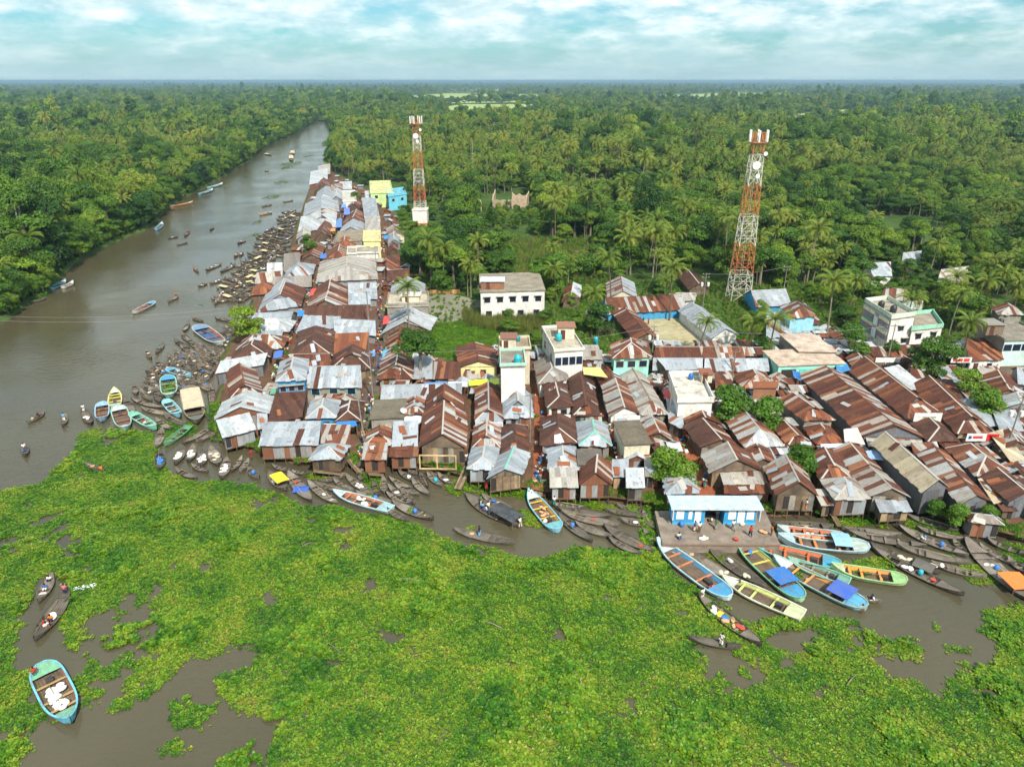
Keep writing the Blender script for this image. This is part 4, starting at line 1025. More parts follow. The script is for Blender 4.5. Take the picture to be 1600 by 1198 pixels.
        if o.get('par', .5) > 0:
            hgt = o.get('par', .5); tk = .14
            for k in range(4):
                p, s_ = Vector(at(q[k], zt2 + .18)), Vector(at(q[(k + 1) % 4], zt2 + .18)); c_ = (Vector(at(q[0], zt2)) + Vector(at(q[2], zt2))) / 2
                d = (s_ - p).normalized(); nn = Vector((d.y, -d.x, 0)); nn = nn if nn.dot(p - c_) < 0 else -nn
                pb = MB(); pb.box((p + s_) / 2 + nn * tk + Vector((0, 0, hgt / 2)), (s_ - p) / 2 - d * (tk * 1.02 * (k % 2)) * 2 * .5, nn * (tk * .5), (0, 0, hgt / 2)); pb.build('parapet', M_WALL if wm_ is M_WALL else M_CONC, H, srgb(*o.get('parc', WALLC[wall])))
    # stilts and floor of the waterside houses
    if o.get('st'):
        fb = MB(); A3 = a - u * .02 - v * .02; ex_ = u * 1.04; ey_ = v * 1.04
        q = [A3, A3 + ex_, A3 + ex_ + ey_, A3 + ey_]; vv = [at(p, -.32) for p in q] + [at(p, -.18) for p in q]
        fb.mesh(vv, [(3, 2, 1, 0), (4, 5, 6, 7), (0, 1, 5, 4), (1, 2, 6, 5), (2, 3, 7, 6), (3, 0, 4, 7)]); fb.build('floor', M_WOOD, H, srgb(110, 92, 74))
        ns = max(3, int(u.length / 1.5))
        for i in range(ns + 1):
            for j in (0, .5):
                p = a + u * (i / ns) + v * j; sb = MB(); sb.bar(at(p, -.3), at(p + Vector((r.uniform(-.1, .1), r.uniform(-.1, .1), 0)), -(base + .8)), .08, 5); sb.build('stilt', M_WOOD, H, srgb(*r.choice([(120, 98, 76), (96, 82, 68), (140, 112, 84)])))
    # front wall pieces
    def on_wall(p, d, s0, s1, z0, z1, nm, mat_, col, proud=.03, thick=.02):
        d = d.normalized(); nn = Vector((d.y, -d.x, 0)); b_ = MB(); c_ = p + d * ((s0 + s1) / 2) + nn * proud; c_.z = (z0 + z1) / 2
        b_.box(c_, d * ((s1 - s0) / 2), nn * thick, (0, 0, (z1 - z0) / 2)); return b_.build(nm, mat_, H, srgb(*col) if len(col) == 3 else col)
    h = zt
    if near and typ != 'flat' and h > 1.2 and not o.get('nofront'):
        L = u.length
        if wall in ('tin', 'dark', 'rustwall', 'wood'):
            n = max(2, round(L / .85)); w = L / n; door = r.randrange(n)
            for i in range(n):
                if wall == 'wood': col = r.choice([(134, 112, 90), (118, 100, 82), (152, 128, 102), (166, 158, 144), (150, 146, 138), (176, 150, 118)])
                else: col = r.choice([(150, 156, 160), (164, 170, 174), (138, 142, 144), (122, 80, 60), (150, 104, 78)]) if wall == 'tin' else r.choice([(126, 82, 62), (142, 96, 70), (150, 152, 152), (166, 168, 168)]) if wall == 'rustwall' else r.choice([(104, 112, 120), (120, 126, 132), (92, 100, 106)])
                if i == door: on_wall(a, u, i * w + .08, (i + 1) * w - .05, .02, min(1.95, h - .2), 'door', M_DARK, (60, 50, 44), .035)  # dark panel: shade of an open doorway put into its colour
                else: on_wall(a, u, i * w + .01, (i + 1) * w - .01, -.25, h - .04 - r.uniform(0, .06), 'wall_panel', M_WALLTIN if wall != 'wood' else M_WOOD, col, .03 + .012 * (i % 2))
        else:
            on_wall(a, u, L * .12, L * .12 + 1.0, .0, min(2.0, h - .2), 'door', M_WOOD, (110, 78, 56))
            if L > 3.2:
                f = on_wall(a, u, L * .55, L * .55 + 1.1, .8, min(1.9, h - .3), 'window', M_PAINT, (120, 90, 66))
                on_wall(a, u, L * .55 + .1, L * .55 + 1.0, .9, min(1.8, h - .4), 'pane', M_GLASS, (40, 50, 60), .055)
    # storeyed masonry: rows of windows with panes
    for (side, z0, z1, n, kind) in o.get('win', []):
        p, d = {'f': (a, u), 'l': (a + v, -v), 'r': (a + u, v)}[side]; L = d.length
        for i in range(n):
            c_ = L * (i + .5) / n; w = min(.75, L / n * .36)
            if kind == 'strip': w = L / n * .47
            fr = on_wall(p, d, c_ - w, c_ + w, z0, z1, 'window', M_PAINT, o.get('frame', (206, 200, 190)), .07)
            b_ = MB(); dd = d.normalized(); nn = Vector((dd.y, -dd.x, 0)); cc = p + dd * c_ + nn * .096; cc.z = (z0 + z1) / 2
            b_.box(cc, dd * (w - .07), nn * .008, (0, 0, (z1 - z0) / 2 - .07)); b_.build('pane', M_GLASS, fr)
            if kind == 'shade':
                on_wall(p, d, c_ - w - .2, c_ + w + .2, z1 + .08, z1 + .16, 'sunshade', M_CONC, (190, 182, 168), .3, .3)
    for (side, z0, z1, f0, f1, nm, mt, col) in o.get('slab_on', []):
        p, d = {'f': (a, u), 'l': (a + v, -v), 'r': (a + u, v)}[side]; L = d.length
        on_wall(p, d, L * f0, L * f1, z0, z1, nm, mt, col, o.get('pr', .07), .04)
    lab = o.get('label')
    HOUSES.append((H, x0, y0, typ, pal.split('+')[0], wall, row, lab))
    return H, a, u, v, zt

# each tuple: front-left, front-right and back-left eave corners in the photo, roof shape, roof colour, wall, options
ST = dict(st=1, b=1.5)
rows = {}
rows['waterfront row west of the brick lane'] = [
    (334, 656, 420, 646, 347, 630, 'gx', 'white', 'rustwall', dict(rise=1.7, e=4.6)), (347, 684, 401, 671, 339, 664, 'shed', 'white', 'tin', dict(st=1, b=1.5, e=4.0)), (402, 671, 419, 667, 402, 652, 'shed', 'silver', 'tin'),
    (404, 697, 498, 695, 413, 669, 'shed', 'silver', 'rustwall', dict(st=1, b=1.5, e=4.3, sw=1.0)), (501, 693, 548, 693, 503, 671, 'shed', 'mix', 'wood', dict(e=4.2)), (482, 718, 533, 718, 497, 697, 'hip', 'silver', 'wood', dict(st=1, b=1.5, e=3.9)),
    (570, 696, 613, 695, 573, 676, 'dutch', 'mix', 'rustwall', dict(e=4.5, nofront=1)), (565, 718, 604, 718, 569, 698, 'shed', 'mix', 'rustwall', ST), (612, 697, 653, 696, 615, 668, 'shed', 'silver', 'rustwall', dict(e=4.6, nofront=1)), (607, 714, 653, 713, 611, 699, 'shed', 'mix', 'rustwall', ST),
    (655, 699, 729, 701, 661, 648, 'gx', 'rust+mix', 'wood', dict(e=4.7, b=1.5, st=1, rise=2.3)), (730, 733, 776, 733, 736, 702, 'hip', 'silver', 'tin', ST), (761, 749, 816, 742, 776, 716, 'gx', 'silver', 'wood', dict(st=1, b=1.5, e=4.1, cap=(120, 200, 180))), ]
rows['second row west of the brick lane'] = [
    (416, 664, 472, 651, 431, 622, 'shed', 'brown', 'wood', dict(e=4.4, rise=.9)), (477, 654, 526, 652, 485, 629, 'hip', 'silver', 'blue', dict(e=4.8)), (521, 661, 565, 658, 528, 632, 'hip', 'brown', 'wood'), (580, 655, 629, 652, 587, 627, 'flat', 'grey', 'conc', dict(e=4.3, slab=(120, 112, 96), par=0)),
    (630, 647, 663, 646, 633, 627, 'dutch', 'mix', 'white'), (663, 649, 723, 650, 667, 619, 'dutch', 'rust', 'wood', dict(e=4.6, rise=2.3)), (738, 699, 782, 699, 740, 667, 'dutch', 'mix', 'tin'), (781, 711, 825, 711, 784, 668, 'hip', 'brown', 'wood'),
    (742, 658, 786, 658, 743, 609, 'dutch', 'silver+rust+rust', 'wood', dict(e=4.4)), (787, 653, 834, 652, 785, 619, 'dutch', 'silver', 'tin', dict(e=4.5, rise=2.2)), ]
rows['third row west of the brick lane'] = [
    (430, 597, 478, 593, 438, 567, 'hip', 'silver', 'blue', dict(e=6.4, win=[('f', 3.4, 4.5, 3, 'shade')], frame=(210, 150, 110))), (475, 607, 566, 605, 479, 577, 'gy', 'silver', 'conc', dict(e=5.4, win=[('f', 1.6, 2.9, 3, 'w')], frame=(110, 210, 200))), (594, 625, 722, 621, 600, 604, 'gy', 'silver', 'tin', dict(sw=1.2)),
    (590, 592, 646, 592, 596, 565, 'dutch', 'rust', 'conc'), (646, 592, 676, 592, 648, 567, 'shed', 'silver', 'wood'), (677, 592, 720, 592, 678, 573, 'shed', 'rust', 'wood'), (717, 574, 779, 573, 713, 545, 'gx', 'rust', 'yellow', dict(e=4.6, rise=1.2)), (593, 570, 630, 566, 604, 540, 'gx', 'mix', 'wood'), ]
rows['riverside row by the moored boats'] = [
    (402, 488, 470, 478, 415, 461, 'dutch', 'silver+silver+rust', 'tin'), (390, 507, 453, 505, 405, 493, 'gy', 'silver', 'tin'), (380, 521, 452, 518, 393, 505, 'hip', 'white', 'rustwall'), (386, 533, 440, 527, 391, 524, 'shed', 'silver', 'tin'), (368, 547, 441, 544, 380, 530, 'hip', 'mix', 'wood'),
    (360, 564, 422, 558, 370, 543, 'hip', 'brown', 'wood'), (336, 584, 412, 570, 345, 570, 'shed', 'white', 'dark', dict(e=4.4)), (360, 622, 412, 621, 353, 582, 'dutch', 'mix+rust+palemix', 'wood', dict(e=4.0)), (398, 444, 440, 440, 406, 432, 'gy', 'palemix', 'tin'), (440, 440, 489, 428, 446, 425, 'hip', 'silver', 'tin'),
    (425, 450, 487, 448, 430, 438, 'gy', 'grey', 'wood'), (391, 461, 428, 458, 397, 448, 'hip', 'orange', 'wood'), (411, 473, 462, 463, 421, 453, 'gx', 'silver', 'tin'), (417, 431, 442, 430, 420, 418, 'gy', 'white', 'tin'), (442, 426, 469, 424, 445, 408, 'shed', 'grey', 'wood'), (472, 406, 501, 404, 481, 386, 'gx', 'rust', 'wood'), (385, 630, 415, 628, 392, 618, 'shed', 'pale', 'wood', dict(e=3.4))]
rows['row between the market streets'] = [
    (494, 441, 590, 436, 500, 411, 'hip', 'pale', 'tin', dict(e=5.2, label='long grey hipped market hall with rust-speckled roof')), (544, 468, 590, 467, 546, 449, 'gy', 'silver', 'tin'), (485, 473, 543, 472, 490, 452, 'dutch', 'rust', 'wood'), (477, 486, 542, 484, 483, 470, 'gx', 'mix', 'wood'), (544, 488, 580, 485, 545, 469, 'shed', 'silver', 'tin'),
    (475, 503, 580, 501, 480, 484, 'gy', 'brown', 'wood'), (462, 518, 526, 513, 476, 499, 'shed', 'silver', 'blue'), (522, 521, 588, 524, 524, 503, 'gy', 'silver', 'tin'), (458, 557, 520, 556, 467, 520, 'hip', 'brown', 'wood', dict(e=4.4)), (521, 553, 577, 551, 524, 531, 'shed', 'orange', 'wood'),
    (452, 578, 517, 577, 456, 557, 'gy', 'rust', 'wood'), (515, 578, 580, 577, 522, 555, 'dutch', 'brown', 'wood'), (513, 403, 543, 402, 518, 388, 'hip', 'rust', 'wood'), (520, 389, 556, 386, 523, 377, 'hip', 'orange', 'wood'), (522, 379, 568, 376, 529, 364, 'flat', 'grey', 'conc', dict(e=4, slab=(160, 148, 128))),
    (530, 365, 568, 364, 535, 351, 'gx', 'silver', 'tin'), (532, 355, 568, 351, 541, 339, 'dutch', 'rust', 'wood'), (570, 346, 595, 346, 566, 320, 'shed', 'silver', 'tin', dict(e=5)), (570, 363, 595, 363, 571, 349, 'shed', 'pale', 'tin'), (543, 324, 562, 326, 547, 313, 'gx', 'rust', 'wood'), (536, 316, 556, 315, 536, 300, 'flat', 'white', 'white', dict(e=4.5, slab=(210, 206, 196))),
    (568, 377, 594, 377, 569, 363, 'flat', 'white', 'yellow', dict(e=6.6, slab=(226, 214, 160), win=[('f', 2.6, 4.0, 2, 'w')], label='pale yellow flat-roofed house standing over the market street')), (555, 397, 591, 396, 557, 387, 'flat', 'white', 'white', dict(e=4.6)), (543, 398, 556, 398, 544, 388, 'flat', 'white', 'white', dict(e=5.6))]
rows['row at the narrow market end'] = [
    (474, 339, 530, 331, 477, 320, 'gx', 'silver', 'tin'), (474, 352, 531, 347, 475, 338, 'gx', 'silver+rust', 'tin'), (484, 356, 525, 342, 488, 336, 'gy', 'pale', 'tin'), (465, 364, 525, 355, 471, 350, 'shed', 'white', 'wood'), (463, 374, 484, 372, 467, 355, 'gx', 'pale', 'tin'), (490, 377, 516, 369, 496, 359, 'gx', 'rust', 'wood'), (490, 319, 521, 311, 496, 301, 'hip', 'silver', 'tin'),
    (491, 300, 514, 295, 495, 288, 'gx', 'rust', 'wood'), (483, 289, 512, 283, 486, 276, 'shed', 'white', 'brick'), (496, 277, 516, 272, 498, 267, 'shed', 'pale', 'wood'), (515, 316, 535, 312, 518, 303, 'gx', 'white', 'tin'), (517, 303, 536, 300, 518, 292, 'gy', 'palemix', 'wood'), (530, 297, 550, 296, 532, 288, 'gy', 'white', 'tin'),
    (579, 303, 614, 302, 578, 285, 'flat', 'white', 'lime', dict(e=7.4, slab=(226, 220, 160), win=[('f', 4.2, 5.6, 2, 'w')], label='pale lime green two-storey house at the market end')), (607, 308, 635, 304, 604, 298, 'flat', 'white', 'cyan', dict(e=7.2, slab=(120, 190, 214), win=[('f', 3.9, 5.2, 2, 'w')], label='sky blue two-storey house beside the small mast')), (570, 312, 594, 311, 571, 303, 'gy', 'silver', 'tin')]
rows['far side of the market street'] = [
    (608, 371, 633, 369, 603, 357, 'gx', 'palemix', 'cream', dict(e=4.4)), (607, 387, 626, 380, 606, 374, 'gx', 'silver', 'tin'), (606, 399, 622, 393, 606, 387, 'gx', 'rust', 'wood'), (610, 461, 664, 458, 612, 447, 'gx', 'silver', 'tin'), (604, 508, 668, 506, 608, 491, 'gx', 'silver', 'tin'), (595, 523, 672, 517, 609, 503, 'gx', 'white', 'wood'), (602, 541, 640, 534, 610, 520, 'gx', 'rust', 'wood'),
    (605, 480, 669, 478, 608, 462, 'flat', 'white', 'conc', dict(e=5.2, slab=(206, 196, 176), par=.7, label='half-built concrete house with bare roof deck by the street')), (604, 424, 626, 420, 604, 410, 'shed', 'rust', 'wood'), (604, 440, 640, 437, 606, 428, 'gy', 'brown', 'wood')]
rows['block east of the brick lane'] = [
    (783, 573, 820, 572, 782, 550, 'flat', 'white', 'white', dict(e=10.2, slab=(150, 142, 128), par=.5, parc=(170, 214, 196), win=[('f', 2.2, 3.3, 1, 'w')], label='tall narrow white house with a teal tank on its roof')), (782, 547, 828, 546, 781, 530, 'flat', 'white', 'cream', dict(e=8.0, slab=(170, 150, 126), label='half-finished house behind the tall narrow white one')),
    (867, 550, 911, 547, 848, 514, 'flat', 'white', 'white', dict(e=8.4, slab=(196, 186, 166), par=.45, win=[('f', 4.6, 6.3, 4, 'strip'), ('l', 4.4, 6.0, 2, 'w')], frame=(220, 222, 226), label='white house with a band of blue-black windows and a teal roof tank')), (841, 600, 888, 592, 834, 568, 'hip', 'grey', 'white', dict(e=5.4, win=[('f', 1.4, 2.6, 2, 'w')])),
    (855, 637, 895, 635, 848, 604, 'hip', 'brown', 'white', dict(e=4.6)), (895, 650, 937, 649, 889, 592, 'dutch', 'brown', 'wood'), (844, 696, 902, 691, 844, 656, 'hip', 'brown', 'tin', dict(e=4.4)), (904, 696, 956, 697, 900, 662, 'hip', 'silver', 'wood', dict(cap=(110, 205, 180), e=4.2)), (857, 737, 905, 734, 855, 703, 'hip', 'silver', 'tin', dict(e=4.4, nofront=1)), (859, 761, 904, 761, 858, 738, 'shed', 'pale', 'rustwall', dict(st=1, b=1.5, e=3.8)),
    (903, 759, 956, 758, 907, 731, 'gx', 'rust', 'rustwall', dict(st=1, b=1.5, e=3.8, rise=2.0)), (905, 726, 940, 726, 903, 704, 'flat', 'grey', 'conc', dict(e=3.6, par=0, slab=(110, 104, 98))), (976, 695, 1016, 693, 960, 660, 'flat', 'grey', 'cream', dict(e=5.0, slab=(116, 106, 92), par=0, label='cream house with blackened flat roof beside the crowded lane')),
    (952, 651, 999, 646, 940, 606, 'gx', 'palemix+rust', 'white', dict(e=4.3)), (1001, 648, 1044, 646, 966, 581, 'hip', 'pale', 'wood', dict(e=4.3)), (942, 609, 976, 601, 931, 584, 'gx', 'rust', 'wood'), (957, 560, 1018, 558, 954, 538, 'hip', 'rust', 'mint', dict(e=7.0, win=[('f', 3.9, 5.2, 3, 'w'), ('f', .9, 2.2, 3, 'w')], frame=(200, 140, 110), label='mint green two-storey house under a rust-red hipped roof')),
    (955, 745, 982, 745, 956, 724, 'shed', 'silver', 'wood'), (978, 762, 1008, 762, 977, 738, 'shed', 'white', 'wood', ST), (1008, 745, 1034, 744, 1006, 722, 'shed', 'pale', 'tin'), (1040, 772, 1092, 770, 1036, 746, 'hip', 'silver', 'wood', dict(e=4.2)), (912, 576, 948, 580, 907, 562, 'shed', 'mix', 'wood'), (911, 562, 942, 562, 905, 546, 'shed', 'pale', 'tin', dict(e=5)), (1010, 682, 1052, 690, 998, 655, 'gx', 'mix', 'wood'), (842, 560, 858, 575, 836, 545, 'shed', 'silver', 'tin', dict(e=5))]
rows['quarter behind the pavilion'] = [
    (1060, 629, 1113, 628, 1046, 588, 'flat', 'white', 'white', dict(e=6.0, slab=(226, 220, 206), par=.8, label='white flat-roofed house with parapet and small blue tank')), (1158, 608, 1211, 605, 1147, 586, 'hip', 'rust', 'wood'), (1178, 606, 1213, 606, 1180, 598, 'flat', 'rust', 'brick', dict(e=5.0, par=0, slab=(150, 90, 62), label='windowless rusty brick block beside the bright bush')),
    (1256, 657, 1306, 656, 1216, 627, 'dutch', 'rust', 'conc', dict(e=5.0)), (1232, 695, 1274, 698, 1204, 665, 'dutch', 'rust', 'wood'), (1276, 694, 1319, 692, 1256, 668, 'hip', 'orange', 'wood'), (1094, 699, 1159, 703, 1068, 667, 'gx', 'brown+rust', 'wood', dict(e=4.2)), (1075, 668, 1128, 663, 1064, 644, 'gx', 'rust', 'wood'), (1163, 699, 1226, 696, 1124, 645, 'hip', 'white+mix', 'wood', dict(e=4.1)),
    (1110, 739, 1190, 735, 1097, 711, 'gx', 'pale+rust', 'wood', dict(e=4.6)), (1130, 757, 1200, 756, 1123, 739, 'shed', 'pale', 'wood', dict(e=3.7, nofront=1)), (1131, 771, 1206, 771, 1131, 758, 'shed', 'rust', 'rustwall', dict(e=3.2)), (1045, 660, 1070, 672, 1040, 632, 'shed', 'silver', 'wood'), (1062, 616, 1048, 600, 1038, 585, 'shed', 'brown', 'wood'), (1170, 728, 1214, 726, 1160, 704, 'gx', 'mix', 'wood'), (1118, 612, 1146, 610, 1116, 590, 'shed', 'rust', 'wood')]
rows['waterfront row east of the pavilion'] = [
    (1212, 774, 1279, 775, 1194, 732, 'gx', 'mix+rust', 'wood', dict(st=1, b=1.9, e=4.7, rise=2.1)), (1304, 781, 1361, 779, 1283, 751, 'hip', 'pale', 'tin', dict(st=1, b=1.5, e=4.6)), (1282, 750, 1333, 749, 1263, 712, 'dutch', 'rust', 'wood', dict(e=4.7, nofront=1)), (1362, 775, 1422, 777, 1330, 741, 'gx', 'palemix', 'wood', dict(st=1, b=1.6, e=4.6)), (1375, 801, 1425, 798, 1363, 780, 'shed', 'silver', 'wood', dict(st=1, b=1.5, e=3.2)),
    (1442, 770, 1484, 762, 1366, 697, 'gx', 'tan+pale', 'dark', dict(e=5.8, rise=1.6, label='tall tan-roofed tin warehouse with grey metal walls at the water')), (1500, 789, 1548, 783, 1438, 714, 'gx', 'mix+rust', 'dark', dict(e=4.6)), (1526, 744, 1578, 736, 1480, 703, 'hip', 'rust+mix', 'dark', dict(e=4.8)), (1577, 784, 1625, 778, 1535, 747, 'gx', 'brown+rust', 'dark', dict(e=5.2)), (1518, 816, 1570, 821, 1504, 801, 'hip', 'grey+brown', 'tin', dict(b=.6, st=1, e=3.4, label='collapsing silver tin hut with torn brown roof at the water')),
    (1552, 787, 1568, 784, 1527, 757, 'shed', 'tan', 'dark'), (1330, 737, 1380, 736, 1303, 703, 'gx', 'mix', 'wood'), (1430, 716, 1472, 714, 1422, 698, 'shed', 'mix', 'wood'), (1580, 723, 1602, 716, 1545, 688, 'shed', 'tan', 'wood'), (1283, 790, 1303, 790, 1270, 770, 'shed', 'pale', 'wood', dict(e=3.4))]
rows['quarter round the transformer pole'] = [
    (1348, 682, 1446, 685, 1252, 591, 'gx', 'rust+mix', 'dark', dict(e=4.8, rise=2.0, label='very long rust-roofed market shed with a pale grey awning')), (1357, 698, 1444, 696, 1350, 683, 'shed', 'pale', 'wood', dict(e=3.7)), (1418, 656, 1468, 643, 1331, 582, 'dutch', 'rust', 'dark', dict(e=4.7)), (1450, 690, 1499, 688, 1421, 659, 'hip', 'brown', 'wood', dict(e=4.3)), (1496, 678, 1555, 675, 1427, 606, 'dutch', 'rust', 'wood', dict(e=4.6)),
    (1422, 610, 1446, 604, 1382, 585, 'shed', 'white', 'tin', dict(e=4.9)), (1420, 590, 1492, 589, 1421, 575, 'gy', 'rust', 'conc'), (1482, 635, 1515, 636, 1456, 604, 'shed', 'brown', 'dark'), (1530, 669, 1561, 665, 1498, 636, 'shed', 'silver', 'tin'), (1545, 620, 1604, 623, 1529, 590, 'gx', 'rust', 'wood'), (1570, 637, 1618, 642, 1560, 612, 'gx', 'white', 'tin'), (1562, 674, 1600, 673, 1549, 650, 'shed', 'silver', 'tin'), (1490, 619, 1512, 613, 1458, 587, 'shed', 'silver', 'dark'),
    (1530, 643, 1552, 636, 1500, 619, 'shed', 'silver', 'tin'), (1562, 707, 1612, 700, 1548, 684, 'gx', 'mix', 'wood'), (1592, 655, 1640, 650, 1580, 632, 'gx', 'palemix', 'wood'), (1240, 625, 1262, 640, 1215, 607, 'shed', 'pale', 'wood'), (1590, 600, 1640, 602, 1580, 578, 'gy', 'silver', 'tin')]
rows['row facing the main road'] = [
    (1020, 561, 1096, 561, 1026, 545, 'gy', 'rust', 'wood'), (1097, 561, 1164, 561, 1099, 545, 'gy', 'mix', 'wood'), (1019, 578, 1098, 578, 1020, 562, 'gy', 'silver', 'tin', dict(e=3.4)), (1100, 580, 1202, 580, 1100, 563, 'gy', 'silver', 'tin', dict(e=3.4)), (1217, 572, 1319, 568, 1193, 549, 'flat', 'white', 'mint', dict(e=4.4, slab=(216, 192, 172), par=0, parc=(190, 120, 90), slab_on=[('f', .2, 2.6, .05, .27, 'shopfront_shade', M_DARK, (40, 36, 34)), ('f', .2, 2.6, .33, .6, 'shutter', M_PAINT, (110, 214, 200)), ('f', .2, 2.6, .66, .95, 'shopfront_shade', M_DARK, (40, 36, 34))], label='mint green roadside shops under a stained pink flat roof')),  # dark panels paint the shade inside the open shop fronts
    (1249, 549, 1306, 550, 1219, 523, 'flat', 'white', 'conc', dict(e=4.9, slab=(222, 198, 180), par=0, label='bare pinkish flat roof behind the mint green shops')), (1197, 530, 1238, 523, 1196, 503, 'shed', 'silver', 'mint'), (1365, 557, 1406, 557, 1341, 544, 'gy', 'rust', 'white'), (1407, 556, 1466, 554, 1389, 542, 'gy', 'rust', 'conc'), (1468, 566, 1514, 564, 1464, 547, 'shed', 'pale', 'white'), (1515, 564, 1569, 562, 1504, 540, 'shed', 'rust', 'white', dict(e=4.8)), (1335, 577, 1368, 574, 1322, 560, 'gx', 'mix', 'wood'),
    (1165, 556, 1192, 556, 1164, 545, 'gy', 'rust', 'wood')]
rows['houses round the school yard'] = [
    (991, 532, 1031, 530, 959, 492, 'gx', 'rust', 'wood'), (949, 491, 1073, 484, 940, 472, 'gy', 'mix', 'blue', dict(e=4.0, label='long school building with patched rust roof and blue wall')), (1112, 529, 1154, 523, 1063, 488, 'gx', 'silver', 'white', dict(e=4.4, label='white verandah school wing under a plain silver roof')), (932, 505, 963, 511, 904, 491, 'gx', 'palemix', 'wood'), (949, 467, 996, 466, 947, 444, 'gx', 'palemix+silver', 'cream', dict(e=4.2)), (878, 473, 906, 467, 882, 453, 'gx', 'rust+white', 'wood'),
    (1076, 453, 1108, 451, 1060, 431, 'gx', 'brown', 'wood'), (1181, 480, 1237, 477, 1163, 461, 'gy', 'silver', 'blue', dict(e=4.2)), (1234, 497, 1276, 494, 1220, 479, 'hip', 'mix', 'lightblue', dict(e=6.0, label='light blue house with striped rust and silver hipped roof')), (1242, 509, 1282, 506, 1240, 501, 'shed', 'rust', 'lightblue', dict(e=3.6, rise=.4)), (1362, 433, 1394, 431, 1354, 418, 'gy', 'silver', 'white', dict(e=5.0)), (1408, 416, 1438, 412, 1408, 402, 'gy', 'silver', 'wood'), (1463, 444, 1508, 438, 1470, 428, 'gy', 'pale', 'wood'),
    (1376, 466, 1412, 470, 1384, 455, 'gy', 'palemix', 'wood'), (1410, 480, 1440, 485, 1412, 470, 'gy', 'white', 'white'), (1560, 492, 1600, 492, 1550, 480, 'hip', 'mix', 'conc', dict(e=4.6)), (1480, 486, 1500, 492, 1484, 480, 'gy', 'white', 'tin'), (1040, 470, 1085, 470, 1046, 462, 'shed', 'pale', 'white'), (60, 256, 82, 256, 62, 252, 'gy', 'white', 'tin', dict(label='small white tin roof hidden in the far bank forest')), (84, 251, 112, 248, 86, 245, 'gx', 'white', 'tin', dict(label='larger white tin roof hidden in the far bank forest')),
    (660, 228, 700, 226, 662, 222, 'gy', 'pale', 'tin'), (1095, 214, 1128, 214, 1096, 211, 'gy', 'white', 'tin')]
for rn, lst in rows.items():
    for sp in lst: house(sp, rn)
# big concrete blocks with features of their own
house((751, 457, 851, 454, 750, 429, 'flat', 'white', 'white', dict(e=8.0, slab=(160, 150, 132), par=0, win=[('f', 4.4, 5.8, 5, 'shade'), ('f', .9, 2.3, 4, 'w')], frame=(150, 110, 84), label='long white two-storey block with bare stained concrete roof')), 'x')
house((1393, 499, 1429, 494, 1352, 473, 'flat', 'white', 'white', dict(e=9.2, slab=(176, 166, 150), par=.9, parc=(206, 220, 200), win=[('f', 5.44, 6.56, 1, 'shade'), ('f', 2.56, 3.68, 2, 'shade'), ('r', 5.44, 6.56, 2, 'w')], frame=(90, 110, 100), pr=.3,
       slab_on=[('l', 7.20, 7.92, .02, .98, 'balcony_band', M_WALL, (236, 226, 186)), ('l', 6.08, 7.12, .03, .42, 'balcony_opening', M_PAINT, (150, 128, 142)), ('l', 5.36, 6.00, .02, .44, 'balcony_rail', M_PAINT, (96, 160, 140)), ('l', 6.08, 7.12, .66, .97, 'balcony_opening', M_PAINT, (150, 128, 142)), ('l', 4.64, 5.28, .02, .98, 'balcony_band', M_WALL, (236, 226, 186)), ('l', 3.52, 4.56, .03, .42, 'balcony_opening', M_PAINT, (142, 122, 136)), ('l', 2.72, 3.44, .02, .44, 'balcony_rail', M_PAINT, (96, 160, 140)), ('l', 3.52, 4.56, .66, .97, 'balcony_opening', M_PAINT, (150, 128, 142)), ('l', 1.76, 2.56, .02, .98, 'balcony_band', M_WALL, (236, 226, 186)), ('l', 0.16, 7.92, .46, .62, 'stair_tower', M_WALL, (232, 234, 230))],
       label='white three-storey house with striped curved balconies and railed roof')), 'x')
house((1425, 517, 1472, 512, 1412, 494, 'flat', 'white', 'white', dict(e=6.4, slab=(168, 158, 142), par=.8, parc=(150, 214, 186), win=[('f', 3.4, 4.7, 2, 'shade'), ('f', .8, 2.1, 2, 'shade')], frame=(150, 110, 90), label='two-storey white wing with mint parapet beside the balconied house')), 'x')
house((1570, 533, 1640, 531, 1526, 508, 'flat', 'white', 'grey', dict(e=6.6, slab=(150, 142, 130), par=.4, parc=(160, 156, 146), pr=.02, slab_on=[('f', .1, 5.5, .0, 1, 'front_wall', M_WALL, (196, 226, 214))], win=[('f', 3.4, 4.9, 5, 'strip'), ('l', 2.6, 4.0, 1, 'w')], frame=(190, 200, 205), label='grey-sided block with mint front and wide blue windows by the road')), 'x')
# low lean-tos and stalls squeezed into the gaps between the shops, clear of the lanes
LANES = {'red_brick_lane': [(836, 600), (846, 600), (852, 690), (856, 735), (850, 765), (832, 765), (834, 700)], 'market_street': [(588, 470), (603, 470), (600, 560), (588, 640), (575, 730), (556, 728), (566, 640), (580, 560)],
         'pavilion_lane': [(1040, 640), (1056, 640), (1120, 760), (1112, 785), (1094, 785), (1070, 720)], 'crowded_lane': [(938, 640), (950, 640), (972, 720), (970, 750), (955, 750), (952, 700)],
         'main_road': [(1016, 582), (1210, 586), (1330, 580), (1600, 574), (1800, 570), (1800, 580), (1600, 585), (1340, 592), (1200, 597), (1016, 590)]}
lanes_w = [W(q_, LAND) for q_ in LANES.values()] + [W([(484, 440), (496, 440), (482, 480), (470, 510), (450, 545), (430, 590), (418, 620), (408, 616), (424, 570), (446, 530), (462, 495), (472, 470)], LAND), W([(1022, 782), (1225, 782), (1225, 812), (1022, 812)], LAND)]
rg_ = random.Random(21); land_in = W([(x_ + (1 if y_ < 690 else 0), y_ - (14 if y_ > 690 else 0)) for x_, y_ in town_px], LAND); nfill = 0
bbox_ = {}
